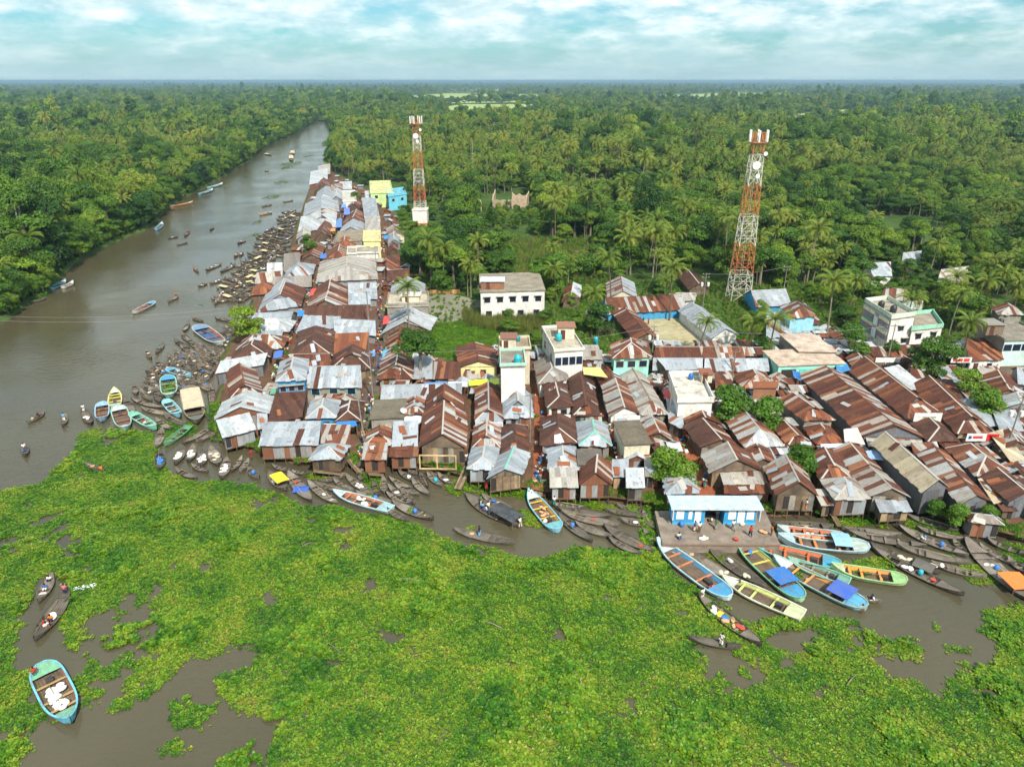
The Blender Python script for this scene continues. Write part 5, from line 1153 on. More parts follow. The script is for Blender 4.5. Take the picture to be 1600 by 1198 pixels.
def ins1(p_, q_):
    x, y = p_[0], p_[1]; k = id(q_)
    if k not in bbox_: bbox_[k] = (min(a[0] for a in q_), max(a[0] for a in q_), min(a[1] for a in q_), max(a[1] for a in q_))
    b = bbox_[k]
    if x < b[0] or x > b[1] or y < b[2] or y > b[3]: return False
    r = False; j = len(q_) - 1
    for i in range(len(q_)):
        xi, yi = q_[i]; xj, yj = q_[j]
        if (yi > y) != (yj > y) and x < (xj - xi) * (y - yi) / (yj - yi) + xi: r = not r
        j = i
    return r
for y_ in range(275, 800, 9):
    for x_ in range(345, 1640, 13):
        if nfill > 280: break
        a_, b_ = x_ + rg_.uniform(-4, 4), y_ + rg_.uniform(-3, 3); c_ = P(a_, b_, 2.7)
        if not ins1(c_, land_in) or any(ins1(c_, q_) for q_ in lanes_w): continue
        w_, d_ = rg_.uniform(2.0, 3.8), rg_.uniform(1.8, 3.0); sk = .25 if a_ < 1030 else -.45
        cor = [(c_.x + sx * w_ / 2 + sk * sy * d_ / 2 * 0.4, c_.y + sy * d_ / 2) for sx in (-1, 1) for sy in (-1, 1)]
        if any(ins1(c_, q_) for q_ in PLANS) or sum(any(ins1(k_, q_) for q_ in PLANS) for k_ in cor) > 1 or not all(ins1(k_, land_in) for k_ in cor) or any(any(ins1(k_, q_) for q_ in lanes_w) for k_ in cor): continue
        f0, f1, f2 = to_px(cor[0][0], cor[0][1], 2.7), to_px(cor[2][0], cor[2][1], 2.7), to_px(cor[1][0], cor[1][1], 2.7)
        house((f0[0], f0[1], f1[0], f1[1], f2[0], f2[1], rg_.choice(['shed', 'shed', 'gx', 'gy']), rg_.choice(['silver', 'mix', 'rust', 'pale', 'white', 'mix', 'palemix', 'brown']), rg_.choice(['wood', 'tin', 'rustwall', 'wood']), dict(e=3.0 + rg_.uniform(0, .4), nofront=b_ < 600)),
              'gaps along the ' + ('riverside' if a_ < 480 else 'market street' if a_ < 700 else 'brick lane' if a_ < 900 else 'pavilion lane' if a_ < 1250 else 'eastern quarter'), 'lean_to_stall'); nfill += 1
print('filled', nfill)
# naming each house apart: by look first, then by its place in its row
SHORT = {k: k for k in rows}
from collections import Counter, defaultdict
byrow = defaultdict(list)
for h in HOUSES: byrow[h[6]].append(h)
WW = {'tin': 'tin-walled', 'dark': 'dark tin', 'wood': 'plank-walled', 'white': 'white-walled', 'cream': 'cream-walled', 'blue': 'blue-walled', 'lightblue': 'pale blue', 'mint': 'mint-walled', 'conc': 'concrete-walled', 'rustwall': 'rusty-walled', 'brick': 'brick', 'yellow': 'yellow-walled', 'lime': 'lime', 'cyan': 'cyan', 'grey': 'grey', 'pinkish': 'pink'}
for rn, hs_ in byrow.items():
    hs_.sort(key=lambda h: (round(h[1] / 12), -h[2])); cnt = Counter(); 
    keys = [(h[4], h[3], h[5]) for h in hs_]; tot = Counter(keys)
    for h, k in zip(hs_, keys):
        cnt[k] += 1
        if h[7]: lab = h[7]
        else:
            rw = WORDS[h[4]] if h[4] != 'palemix' else 'rust-striped pale'
            lab = '%s%s %s %s shop in the %s' % (('' if tot[k] == 1 else ordinal(cnt[k]) + ' '), rw, SHAPE[h[3]], WW[h[5]], rn)
            if tot[k] > 1: lab = '%s%s %s %s shop from left, %s' % (ordinal(cnt[k]) + ' ', rw, SHAPE[h[3]], WW[h[5]], rn)
        tag(h[0], lab, 'building' if h[3] == 'flat' else 'house', 'houses of the ' + rn if rn != 'x' else None)
# ---------------------------------------------------------------- landing stage and blue pavilion
q = [P(1035, 849, 1.35), P(1219, 850, 1.35), P(1195, 797, 1.35), P(1023, 798, 1.35)]
mb = MB(); lo = [Vector((p.x, p.y, -.6)) for p in q]
mb.mesh(q + lo, [(0, 1, 2, 3), (4, 5, 1, 0), (5, 6, 2, 1), (6, 7, 3, 2), (7, 4, 0, 3)])
o = mb.build('landing_stage', M_PIER); tag(o, 'broad pinkish concrete landing stage in front of the blue pavilion', 'landing stage')
o2 = MB(); d = (q[1] - q[0]).normalized(); n_ = Vector((d.y, -d.x, 0))
o2.box((q[0] + q[1]) / 2 + n_ * .06 + Vector((0, 0, -.12)), (q[1] - q[0]) / 2, n_ * .05, (0, 0, .1)); o2.build('edge_beam', M_PAINT, o, srgb(136, 104, 86))
e = 3.95; FL, FR, BL = P(1051, 794, e), P(1190, 795, e), P(1043, 774, e); U, V = FR - FL, BL - FL; V = Vector((-U.y, U.x, 0)).normalized() * 2.7
org = (FL + U / 2 + V / 2); org.z = 1.35; PV = empty('landing_pavilion', org); A = FL - org; ux, vy = U.normalized(), V.normalized()
tag(PV, 'bright blue landing pavilion with two rooms, white openings and pale blue roof', 'pavilion')
rb = MB(); z0 = e - 1.35; c_ = A + U / 2 + V / 2; c_.z = z0 + .12
rb.box(c_, U / 2 + ux * .2, V / 2 + vy * .2, (0, 0, .07)); R = rb.build('roof', M_PAINT, PV, srgb(186, 212, 232))
fb = MB(); p = A + U / 2 - vy * .22; p.z = z0 + .06; fb.box(p, U / 2 + ux * .22, vy * .03, (0, 0, .15)); fb.build('fascia', M_PAINT, R, srgb(206, 222, 232))
def room(f0, f1, opens):
    a = A + U * f0 + vy * .3; w = U * (f1 - f0); b_ = MB(); c = a + w / 2 + vy * 1.15; c.z = z0 / 2
    b_.box(c, w / 2, vy * 1.15, (0, 0, z0 / 2)); rm = b_.build('room', M_PAINT, PV, srgb(40, 152, 206))
    for (g0, g1, zb, zt_, nm) in opens:
        ob = MB(); c = a + w * ((g0 + g1) / 2) - vy * .02; c.z = (zb + zt_) / 2; ob.box(c, w * ((g1 - g0) / 2), vy * .04, (0, 0, (zt_ - zb) / 2)); fr = ob.build(nm, M_PAINT, rm, srgb(236, 238, 240))
    pb = MB(); c = a + w / 2 - vy * .03; c.z = .14; pb.box(c, w / 2 + ux * .03, vy * .03, (0, 0, .13)); pb.build('skirting', M_PAINT, rm, srgb(70, 176, 220))
room(.02, .38, [(.1, .34, .8, 2.1, 'window'), (.48, .6, .8, 2.1, 'window'), (.68, .88, .05, 2.1, 'door')])
room(.6, .96, [(.12, .36, .8, 2.1, 'window'), (.42, .64, .05, 2.1, 'door'), (.7, .93, .8, 2.1, 'window')])
bb = MB(); c = A + U * .5 + vy * 2.5; c.z = z0 / 2; bb.box(c, U * .12, vy * .06, (0, 0, z0 / 2)); bb.build('back_wall', M_DARK, PV)
for f in (.0, 1.0):
    sb = MB(); c = A + U * f + ux * (.12 if f == 0 else -.12) + vy * .2; c.z = 1.7; sb.box(c, ux * .05, vy * .45, (0, 0, .8)); sb.build('side_board', M_PAINT, PV, srgb(236, 238, 240))

# ---------------------------------------------------------------- lattice masts
def mast(px, py, top_row, w0, w1, bands, name, label, plinth=None):
    g = P(px, py, LAND); zt = z_for_row(g.x, g.y, top_row) - LAND; T = empty('lattice_mast', g); tag(T, label, 'mast')
    z0 = 0
    if plinth:
        pm = MB(); hw = w0 * .62; pm.abox(-hw, hw, -hw, hw, -.3, plinth); pm.build('plinth', M_WALL, T, srgb(232, 228, 220)); pb = MB(); pb.abox(-hw - .2, hw + .2, -hw - .2, hw + .2, plinth, plinth + .5); pb.build('plinth_cap', M_WALL, T, srgb(226, 216, 206)); z0 = plinth + .5
        ob = MB(); ob.abox(-hw - .05, hw + .05, -hw - .05, hw + .05, -.2, plinth * .22); ob.build('plinth_band', M_WALL, T, srgb(196, 120, 80))
    red, wht = srgb(194, 110, 66), srgb(210, 204, 194); nb = len(bands); H = zt - z0
    tot = sum(bands); acc = 0
    def half(t): return (w0 + (w1 - w0) * t ** .85) / 2
    for k, b_ in enumerate(bands):
        t0, t1 = acc / tot, (acc + b_) / tot; acc += b_; col = wht if k % 2 == 0 else red
        cells = 2 if b_ > 1.5 else 1
        for c in range(cells):
            ta, tb = t0 + (t1 - t0) * c / cells, t0 + (t1 - t0) * (c + 1) / cells; ha, hb = half(ta), half(tb); za, zb = z0 + H * ta, z0 + H * tb
            ca = [Vector((sx * ha, sy * ha, za)) for sx, sy in ((-1, -1), (1, -1), (1, 1), (-1, 1))]; cb = [Vector((sx * hb, sy * hb, zb)) for sx, sy in ((-1, -1), (1, -1), (1, 1), (-1, 1))]
            for i in range(4):
                lm = MB(); lm.bar(ca[i], cb[i], .10, 4); lm.build('leg', M_STEEL, T, col)
                j = (i + 1) % 4; xm = MB(); xm.bar(ca[i], cb[j], .06, 4); xm.bar(ca[j], cb[i], .06, 4); xm.bar(cb[i], cb[j], .065, 4)
                mid = (ca[i] + ca[j] + cb[i] + cb[j]) / 4; xm.bar((ca[i] + cb[i]) / 2, (ca[j] + cb[j]) / 2, .06, 4); xm.build('brace_panel', M_STEEL, T, col)
    h = half(1)
    pm = MB(); zp = z0 + H * .945; pm.abox(-h - .5, h + .5, -h - .5, h + .5, zp - .08, zp); pm.build('platform', M_STEEL, T, srgb(180, 110, 80))
    for i in range(6):
        a = math.pi / 3 * i + .3; x, y = (h + 1.1) * math.cos(a), (h + 1.1) * math.sin(a)
        am = MB(); am.abox(x - .17, x + .17, y - .17, y + .17, zp + .2, zp + 2.9); am.build('panel_antenna', M_PLASTIC, T, srgb(236, 234, 228)); bm_ = MB(); bm_.bar((x * .5, y * .5, zp + 1), (x, y, zp + 1), .07, 4); bm_.build('antenna_arm', M_STEEL, T, srgb(196, 110, 70))
    for (zz, x, rr) in ((.82, -.2, 1.0), (.885, h + .5, .5), (.76, .4, .55)):
        dm = MB(); n = 14; yy = -half(zz) - .35; zc = z0 + H * zz
        ring = [(x + rr * math.cos(6.2832 * i / n), yy, zc + rr * math.sin(6.2832 * i / n)) for i in range(n)]; back = [(x + rr * .45 * math.cos(6.2832 * i / n), yy + .45, zc + rr * .45 * math.sin(6.2832 * i / n)) for i in range(n)]
        dm.mesh(ring + back, [tuple(range(n)), tuple(range(2 * n - 1, n - 1, -1))] + [(i, n + i, n + (i + 1) % n, (i + 1) % n) for i in range(n)]); dm.build('dish_antenna', M_PLASTIC, T, srgb(242, 242, 240))
    lm = MB()
    for s in (-.25, .25): lm.bar((s, .1, z0), (s * .8, .1, z0 + H * .94), .04, 4)
    lm.build('ladder', M_STEEL, T, srgb(206, 190, 176))
    return T
mast(1153, 468, 207, 5.3, 2.4, [2, 2, 2, 2, 2, 1.4], 'm', 'large red and white lattice telecom mast behind the school wing')
mast(658, 352, 186, 4.6, 2.3, [1, 2.2, 2.2, 2.4, 2.0, 2.2], 'm', 'slimmer red and white lattice mast on a white plinth by the upper market', plinth=6.2)

# ---------------------------------------------------------------- boats
def hull_shape(L, B, kind):
    st = []
    n = 17
    for i in range(n):
        t = -math.cos(math.pi * i / (n - 1)) * .6 + (-1 + 2 * i / (n - 1)) * .4           # -1 stern, +1 bow
        if kind == 'dinghy':
            w = B / 2 * max(.02, (1 - abs(t) ** 2.1)) ** .82; zs = .34 + .42 * abs(t) ** 3 + (.12 * t ** 4 if t > 0 else 0); zk = -.16 + .42 * abs(t) ** 5
        elif kind == 'flat':
            w = B / 2 * (max(.03, 1 - max(0, t) ** 2.3) ** .85) * (1 - .22 * max(0, -t) ** 2); zs = .5 + .42 * max(0, t) ** 3 + .08 * max(0, -t) ** 2; zk = -.2 + .55 * max(0, t) ** 5 + .1 * max(0, -t) ** 3
        else:
            s = max(0, -t); w = B / 2 * (max(.03, 1 - max(0, t) ** 2.4) ** .8) * (max(.08, 1 - s ** 6) ** .5); zs = .55 + .75 * max(0, t) ** 3 + .22 * s ** 3; zk = -.25 + .8 * max(0, t) ** 5 + .3 * s ** 5
        st.append((t * L / 2, w, zs, zk))
    return st
def strip_faces(rows_):
    f = []; m_ = len(rows_[0])
    for i in range(len(rows_) - 1):
        for j in range(m_ - 1): f.append((i * m_ + j, i * m_ + j + 1, (i + 1) * m_ + j + 1, (i + 1) * m_ + j))
    return f
BOATS = []
def boat(kind, bx, by, sx, sy, beam, outer, inner, floor_, o=None, where='', label=None, z=.3):
    o = o or {}; b0, s0 = P(bx, by, z), P(sx, sy, z); c = (b0 + s0) / 2; d = b0 - s0; L = max(d.length, 2.6); c.z = 0
    r = random.Random(int(bx * 31 + by * 17 + sx))
    beam = min(beam, L * .36)
    nm = 'wooden_dinghy' if kind == 'dinghy' else 'painted_trawler'
    E = empty(nm, c, math.atan2(d.y, d.x)); st = hull_shape(L, beam, kind); hb = MB(); R = []
    tk = .07
    for (x, w, zs, zk) in st:
        wi_ = max(w - tk, .005); zf = max(zk + .1, .05)
        R.append([(x, wi_ * .8, min(zf, zs - .06)), (x, wi_, zs), (x, w, zs), (x, w * .86, (zs + zk) * .45), (x, w * .45, zk + .02), (x, 0, zk), (x, -w * .45, zk + .02), (x, -w * .86, (zs + zk) * .45), (x, -w, zs), (x, -wi_, zs), (x, -wi_ * .8, min(zf, zs - .06))])
    vv = [p for row in R for p in row]; ff = strip_faces(R); m_ = 11
    ff.append(tuple(range(1, 10)))
    hb.mesh(vv, ff); wood = kind == 'dinghy'
    H = hb.build('hull', M_WOOD if wood else M_HULL, E, srgb(*outer), smooth=False)
    fb = MB(); fr = []
    for (x, w, zs, zk) in st: 
        wi_ = max(w - tk, .005); zf = min(max(zk + .1, .05), zs - .06); fr.append([(x, wi_ * .82, zf + .015), (x, -wi_ * .82, zf + .015)])
    fb.mesh([p for a in fr for p in a], strip_faces(fr)); fb.build('floor', M_WOOD, E, srgb(*floor_))
    if not wood:
        for side in (1, -1):
            lb = MB(); lr = []
            for (x, w, zs, zk) in st[1:-1]:
                wi_ = max(w - tk, .005) - .012; zf = min(max(zk + .1, .05), zs - .06); lr.append([(x, side * wi_ * .8, zf + .03), (x, side * (wi_ - .004), zs - .02)])
            lb.mesh([p for a in lr for p in a], strip_faces(lr)); lb.build('lining', M_HULL, E, srgb(*inner))
        rmb = MB(); rr = []
        for (x, w, zs, zk) in st: rr.append((x, w, zs))
        for side in (1, -1):
            rm = MB(); rows2 = []
            for (x, w, zs) in rr: rows2.append([(x, side * (w + .05), zs - .02), (x, side * (w + .05), zs + .07), (x, side * max(w - .13, 0), zs + .07), (x, side * max(w - .13, 0), zs - .02)])
            rm.mesh([p for a in rows2 for p in a], strip_faces(rows2)); rm.build('gunwale', M_HULL, E, srgb(*o.get('rim', outer)))
    def deck(t0, t1, nm_, mt, col, drop=.03, camber=.05):
        rows3 = []; sel = [s for s in st if t0 * L / 2 - .04 * L <= s[0] <= t1 * L / 2 + .03 * L]
        if len(sel) < 2: return
        for (x, w, zs, zk) in sel: rows3.append([(x, w - tk * .9 if w > tk else .004, zs - drop), (x, 0, zs - drop + camber), (x, -(w - tk * .9) if w > tk else -.004, zs - drop)])
        b_ = MB(); b_.mesh([p for a in rows3 for p in a], strip_faces(rows3)); return b_.build(nm_, mt, E, srgb(*col))
    def thwart(t, col, mt=M_WOOD):
        s = min(st, key=lambda q_: abs(q_[0] - t * L / 2)); b_ = MB(); b_.abox(s[0] - .14, s[0] + .14, -(s[1] - .05), s[1] - .05, s[2] - .14, s[2] - .09); b_.build('thwart', mt, E, srgb(*col))
    dk = [max(30, c_ + r.randint(-12, 14)) for c_ in floor_]
    if wood:
        k1_, k2_, k3_ = r.randint(-10, 14), r.randint(-10, 14), r.randint(4, 26); deck(.55, .93, 'fore_deck', M_WOOD, [c_ + k1_ for c_ in floor_]); deck(-.93, -.6, 'aft_deck', M_WOOD, [c_ + k2_ for c_ in floor_])
        if L > 5 and r.random() < .55: deck(-.55, -.05 + r.random() * .3, 'plank_cover', M_WOOD, [min(200, c_ + k3_) for c_ in floor_], .08)
        for t in ((-.35, 0, .32) if L > 5 else (-.2, .25)): thwart(t, [c_ + 10 for c_ in floor_])
    else:
        deck(.62, .97, 'fore_deck', M_HULL, o.get('bow', (226, 228, 226))); deck(-.97, -.6, 'aft_deck', M_HULL, o.get('aft', (40, 160, 210)))
        sb_ = MB(); w_ = st[0][1]; sb_.abox(-L / 2 - .06, -L / 2 + .08, -w_, w_, st[0][2] - .03, st[0][2] + .068); sb_.build('stern_rail', M_HULL, E, srgb(*o.get('rim', outer)))
        for t in (-.3, .2, .45): thwart(t, o.get('thw', inner), M_PAINT)
        eb = MB(); eb.abox(-.52 * L / 2, -.36 * L / 2, -.28, .28, .1, .62); eb.build('engine_box', M_STEEL, E, srgb(56, 54, 54))
    if 'canopy' in o:
        t0, t1, col = o['canopy']; x0, x1 = t0 * L / 2, t1 * L / 2; w = beam * .46; cb = MB(); hgt = o.get('ch', 1.35); nn_ = 6; rows4 = []
        for k in range(nn_ + 1):
            a = -1 + 2 * k / nn_; rows4.append([(x0, a * w, hgt - .28 * a * a * o.get('arch', 1)), (x1, a * w, hgt - .28 * a * a * o.get('arch', 1))])
        cb.mesh([p for a in rows4 for p in a], strip_faces(rows4)); cb.mesh([(p[0], p[1], p[2] - .05) for a in rows4 for p in a], strip_faces(rows4)); cp = cb.build('canopy', M_CLOTH if o.get('soft') else M_PAINT, E, srgb(*col))
        for x in (x0 + .1, x1 - .1):
            for s in (-1, 1): pb = MB(); pb.bar((x, s * w * .96, .3), (x, s * w * .96, hgt - .26), .03, 4); pb.build('canopy_post', M_WOOD, E, srgb(150, 140, 124))
    if L > 4 and r.random() < .6:
        pm = MB(); yy = r.uniform(-.25, .25) * beam; pm.bar((-L * r.uniform(.1, .36), yy, .5), (L * r.uniform(.1, .38), yy + r.uniform(-.2, .2), .62), .035, 5); pm.build('bamboo_pole', M_WOOD, E, srgb(*r.choice([(176, 150, 104), (150, 130, 100), (196, 176, 130)])))
    BOATS.append([E, where, kind, bx, o, label, outer, L])
    # cargo: every piece a thing of its own
    def on_boat(x, y, z_): return E.matrix_basis @ Vector((x, y, z_))
    fl = .12
    E_mat = Matrix.Translation(c) @ Matrix.Rotation(math.atan2(d.y, d.x), 4, 'Z')
    for (kind_, t, n, col) in o.get('cargo', []):
        for i in range(n):
            x = (t + (i - (n - 1) / 2) * .12 * (3.2 / max(3.2, L / 2))) * L / 2 + r.uniform(-.15, .15); y = r.uniform(-.22, .22) * beam if n > 1 else 0; wp_ = E_mat @ Vector((x, y, fl + (.32 if i >= 3 and n > 4 else 0)))
            cargo_piece(kind_, wp_, r, col, E, beam)
    for (t, y, pose, shirt, lungi, rz) in o.get('crew', []):
        wp_ = E_mat @ Vector((t * L / 2, y * beam, .1 if pose != 'sit' else .16)); person(wp_, pose, shirt, lungi, math.atan2(d.y, d.x) + rz, E, where)
    return E
def blob_mesh(seed, sx, sy, sz, n=9, m_=6):
    r = random.Random(seed); mb = MB(); prof = []
    for i in range(m_):
        th = math.pi * (i + .5) / m_; prof.append((math.sin(th) ** .6, -math.cos(th)))
    vv = []
    for (rr, z_) in prof:
        for j in range(n):
            a = 2 * math.pi * j / n; k = 1 + r.uniform(-.1, .1); vv.append((sx * rr * k * math.cos(a), sy * rr * k * math.sin(a), sz * (z_ + 1) * r.uniform(.95, 1.05)))
    f = [(i * n + j, i * n + (j + 1) % n, (i + 1) * n + (j + 1) % n, (i + 1) * n + j) for i in range(m_ - 1) for j in range(n)] + [tuple(range(n))[::-1], tuple(range((m_ - 1) * n, m_ * n))]
    mb.mesh(vv, f); return mb
SACKS = []
for k in range(3):
    me = blob_mesh(k, .42, .27, .15).data('sack', True); me.materials.append(M_CLOTH); SACKS.append(me)
BASK = []
for k in range(2):
    mb = MB(); mb.lathe((0, 0, 0), [(.22, 0), (.32, .28), (.34, .3), (.3, .3), (.05, .36)], 10); me = mb.data('basket', True); me.materials.append(M_CLOTH); BASK.append(me)
DRUM = MB(); DRUM.lathe((0, 0, 0), [(.24, 0), (.28, .05), (.28, .3), (.3, .33), (.28, .36), (.28, .62), (.2, .7)], 12); DRUMM = DRUM.data('drum', True); DRUMM.materials.append(M_PLASTIC)
CARGO = []
CNAME = {(226, 224, 216): 'white', (236, 232, 222): 'white', (200, 190, 170): 'cream', (190, 80, 66): 'red', (60, 120, 190): 'blue', (206, 160, 120): 'tan', (90, 150, 50): 'green', (220, 190, 70): 'yellow', (40, 130, 200): 'blue', (90, 150, 60): 'green'}
def cargo_piece(kind, p, r, col, where, beam):
    if kind == 'sack': o = link('sack', r.choice(SACKS)); nm = 'sack'; 
    elif kind == 'basket': o = link('basket', r.choice(BASK)); nm = 'basket'
    elif kind == 'drum': o = link('plastic_drum', DRUMM); nm = 'drum'
    elif kind == 'greens':
        o = link('pile_of_greens', GREENS[r.randrange(2)]); nm = 'greens'
    else:
        mb = MB(); n = 5; rows5 = []; w, l = beam * .42, 1.1
        for i in range(n + 1):
            rows5.append([(-l + 2 * l * i / n, -w + 2 * w * j / n, .42 - .25 * (abs(-1 + 2 * j / n)) ** 2 + r.uniform(-.05, .05)) for j in range(n + 1)])
        mb.mesh([q_ for a in rows5 for q_ in a], strip_faces(rows5)); o = mb.build('tarpaulin', M_PLASTIC); nm = 'tarpaulin'
    o.location = p; o.rotation_euler = (0, 0, r.uniform(0, 6.28) if nm != 'tarpaulin' else 0); o.color = srgb(*col)
    if nm == 'sack': s = r.uniform(.85, 1.15); o.scale = (s, s, s)
    CARGO.append((o, nm, CNAME.get(tuple(col), 'coloured'), where)); return o
GREENS = []
for k in range(2):
    mb = MB(); leaf_cloud(mb, [(0, 0, .1, .55), (.4, .2, .05, .45), (-.4, -.1, .05, .45)], 160, .13, .6, seed=900 + k); me = mb.data('greens'); me.materials.append(M_FRESH); GREENS.append(me)

PEOPLE = []
def person(p, pose, shirt, lungi, rz, place, where):
    r = random.Random(int(p.x * 100) + int(p.y * 10)); E = empty('person', p, rz); s = r.uniform(.93, 1.06); E.scale = (s, s, s)
    b_, sh, lu, ha = POSES[pose]; link('body', b_, E, srgb(*r.choice([(112, 74, 54), (126, 86, 62), (98, 66, 48)])))
    if shirt != 'bare': link('shirt', sh, E, srgb(*CN[shirt]))
    link('lungi', lu, E, srgb(*CN[lungi])); link('hair', ha, E, srgb(26, 22, 20))
    PEOPLE.append([E, pose, shirt, lungi, place, where]); return E
WD = [(106, 98, 88), (92, 86, 78), (118, 110, 98), (82, 76, 70), (128, 118, 106)]
FLR = [(112, 103, 93), (126, 116, 104), (98, 90, 80), (138, 128, 116)]
WHITE, CREAM, RED, BLUE, TAN = (226, 224, 216), (200, 190, 170), (190, 80, 66), (60, 120, 190), (206, 160, 120)
SH = ['white', 'blue', 'white', 'cream', 'grey', 'sky', 'red', 'bare', 'bare', 'white', 'green', 'orange']
LU = ['blue', 'grey', 'navy', 'brown', 'green', 'cream', 'teal', 'red']
def dh(bx, by, sx, sy, beam, where, label=None, **o):
    r = random.Random(int(bx * 7 + by * 3)); boat('dinghy', bx, by, sx, sy, beam, r.choice(WD), r.choice(WD), r.choice(FLR), o, where, label)
def tr(bx, by, sx, sy, beam, where, label, outer, inner, kind='trawler', floor_=(122, 104, 88), **o): boat(kind, bx, by, sx, sy, beam, outer, inner, floor_, o, where, label)
K1 = 'between the stilt houses and the hyacinth'
dh(405, 747, 388, 732, 1.5, K1, 'cream painted dinghy holding a blue tub', cargo=[('drum', -.1, 1, BLUE)])
dh(448, 766, 420, 738, 2.0, K1, 'dinghy shaded by a square yellow cloth', canopy=(-.15, .75, (240, 208, 60)), arch=.2, soft=1, ch=1.5, cargo=[('sack', -.1, 5, WHITE)])
dh(450, 737, 487, 784, 2.1, K1, 'dark dinghy with a crumpled blue tarpaulin over its cargo', cargo=[('tarp', -.15, 1, (56, 92, 176)), ('basket', .3, 1, RED)])
dh(480, 752, 529, 789, 1.7, K1, 'brown dinghy with two white bundles on its planks', cargo=[('sack', -.1, 1, WHITE), ('sack', -.62, 1, WHITE)])
for a in [(490, 755, 556, 770, 1.5), (520, 749, 554, 768, 1.2), (566, 731, 563, 753, 1.1), (583, 754, 592, 776, 1.1), (599, 746, 600, 771, 1.2), (607, 747, 646, 764, 1.2), (616, 758, 656, 773, 1.2), (643, 750, 672, 774, 1.3), (656, 738, 669, 763, 1.1), (626, 766, 649, 787, 1.1), (605, 797, 640, 813, 1.3), (455, 737, 485, 739, 1.2), (636, 735, 662, 741, 1.0), (672, 741, 700, 746, 1.0), (425, 728, 455, 735, 1.1)]: dh(*a, K1)
dh(540, 743, 584, 774, 1.5, K1, 'dinghy with a heap of white sacks amidships', cargo=[('sack', 0, 4, WHITE)])
dh(605, 758, 645, 787, 1.3, K1, 'nearly black dinghy with one white bundle', cargo=[('sack', .2, 1, WHITE)])
dh(622, 737, 657, 754, 1.3, K1, 'dinghy carrying a white sheet and a pale blue bundle', cargo=[('sack', .1, 2, WHITE)])
dh(667, 739, 691, 760, 1.2, K1, 'dinghy holding a turquoise pot', cargo=[('drum', -.2, 1, (40, 170, 190))])
dh(684, 741, 709, 757, 1.2, K1, 'dinghy with a white bundle beside the plank footbridge', cargo=[('sack', 0, 1, WHITE)])
dh(603, 771, 643, 788, 1.3, K1); dh(556, 770, 612, 786, 1.6, K1, 'dinghy with green and blue baskets behind the pale blue boat', cargo=[('basket', .2, 1, (90, 150, 60)), ('drum', -.1, 1, BLUE)])
dh(678, 812, 612, 784, 1.9, K1, 'long dinghy laden with green leaves and a blue drum', cargo=[('greens', -.1, 1, (90, 150, 60)), ('drum', .1, 1, BLUE), ('basket', .6, 1, (220, 190, 70))])
dh(496, 753, 539, 744, 1.2, K1, 'reddish brown dinghy lying along the stilts')
tr(521, 770, 611, 797, 2.3, K1, 'pale blue painted boat with orange lining and white sacks', (176, 214, 220), (206, 112, 70), 'flat', bow=(200, 222, 224), aft=(160, 206, 220), rim=(190, 222, 226), cargo=[('sack', -.05, 6, WHITE)])
K2 = 'before the stilt houses by the red brick lane'
dh(727, 774, 814, 823, 2.7, K2, 'large passenger boat with a black arched canopy', canopy=(-.95, -.1, (52, 58, 66)), ch=1.7, arch=1.2, crew=[(.12, .15, 'sit', 'white', 'blue', 1), (.2, -.15, 'sit', 'white', 'grey', 0), (.3, .1, 'sit', 'sky', 'navy', 2), (.42, -.05, 'stand', 'green', 'cream', .5), (-.98, 0, 'row', 'white', 'cream', 0)])
dh(752, 774, 802, 796, 1.6, K2, 'dinghy behind the black canopied boat, with baskets aboard', cargo=[('basket', .2, 1, BLUE), ('sack', -.1, 2, WHITE)])
tr(826, 772, 872, 830, 2.6, K2, 'blue-rimmed painted boat loaded with pale bundles', (120, 190, 214), (222, 176, 70), rim=(130, 200, 226), bow=(236, 236, 232), aft=(110, 190, 200), cargo=[('sack', .0, 5, (206, 160, 120)), ('sack', -.35, 2, WHITE)], crew=[(.86, 0, 'stand', 'white', 'teal', 2)])
dh(806, 849, 708, 828, 1.8, K2, 'lone long dinghy with a rower in blue beside the hyacinth', crew=[(-.15, 0, 'stand', 'black', 'sky', 0)], cargo=[('basket', -.4, 1, TAN)])
for a in [(858, 787, 914, 793, 1.3), (870, 795, 956, 807, 1.7), (898, 818, 956, 839, 1.4), (950, 841, 1002, 867, 1.3), (945, 797, 1011, 805, 1.3), (963, 790, 1004, 799, 1.1), (1005, 828, 1030, 850, 1.5), (1004, 800, 1022, 828, 1.2)]: dh(*a, K2)
dh(876, 800, 968, 822, 2.0, K2, 'broad grey dinghy with planked deck and one red cloth', cargo=[('basket', -.1, 1, RED)])
dh(872, 804, 926, 847, 1.7, K2, 'dinghy holding a blue crate, beside the blue-rimmed boat', cargo=[('drum', .15, 1, BLUE)])
dh(943, 822, 1021, 863, 1.9, K2, 'long brown dinghy pointing at the landing stage', cargo=[('basket', -.5, 1, RED)])
dh(968, 812, 1021, 819, 1.6, K2, 'dinghy with a white cloth on its deck near the landing stage', cargo=[('sack', .1, 1, WHITE)])
K3 = 'moored east of the landing stage'
tr(1026, 849, 1140, 935, 3.0, K3, 'white and blue trawler with orange stripe lying in front of the landing stage', (196, 220, 226), (52, 150, 196), rim=(176, 216, 226), bow=(206, 226, 234), aft=(36, 160, 216), thw=(206, 120, 70), cargo=[('sack', -.55, 1, RED)], crew=[(-.62, .1, 'sit', 'pink', 'red', 1)])
dh(1057, 853, 1157, 911, 1.9, K3, 'black dinghy with planked hold next to the white and blue trawler', cargo=[('sack', -.5, 2, (200, 190, 170)), ('basket', .5, 1, TAN)])
dh(1104, 853, 1197, 918, 2.1, K3, 'grey plank-decked dinghy with white sacking', cargo=[('sack', .25, 2, WHITE), ('sack', -.4, 2, (200, 190, 170))])
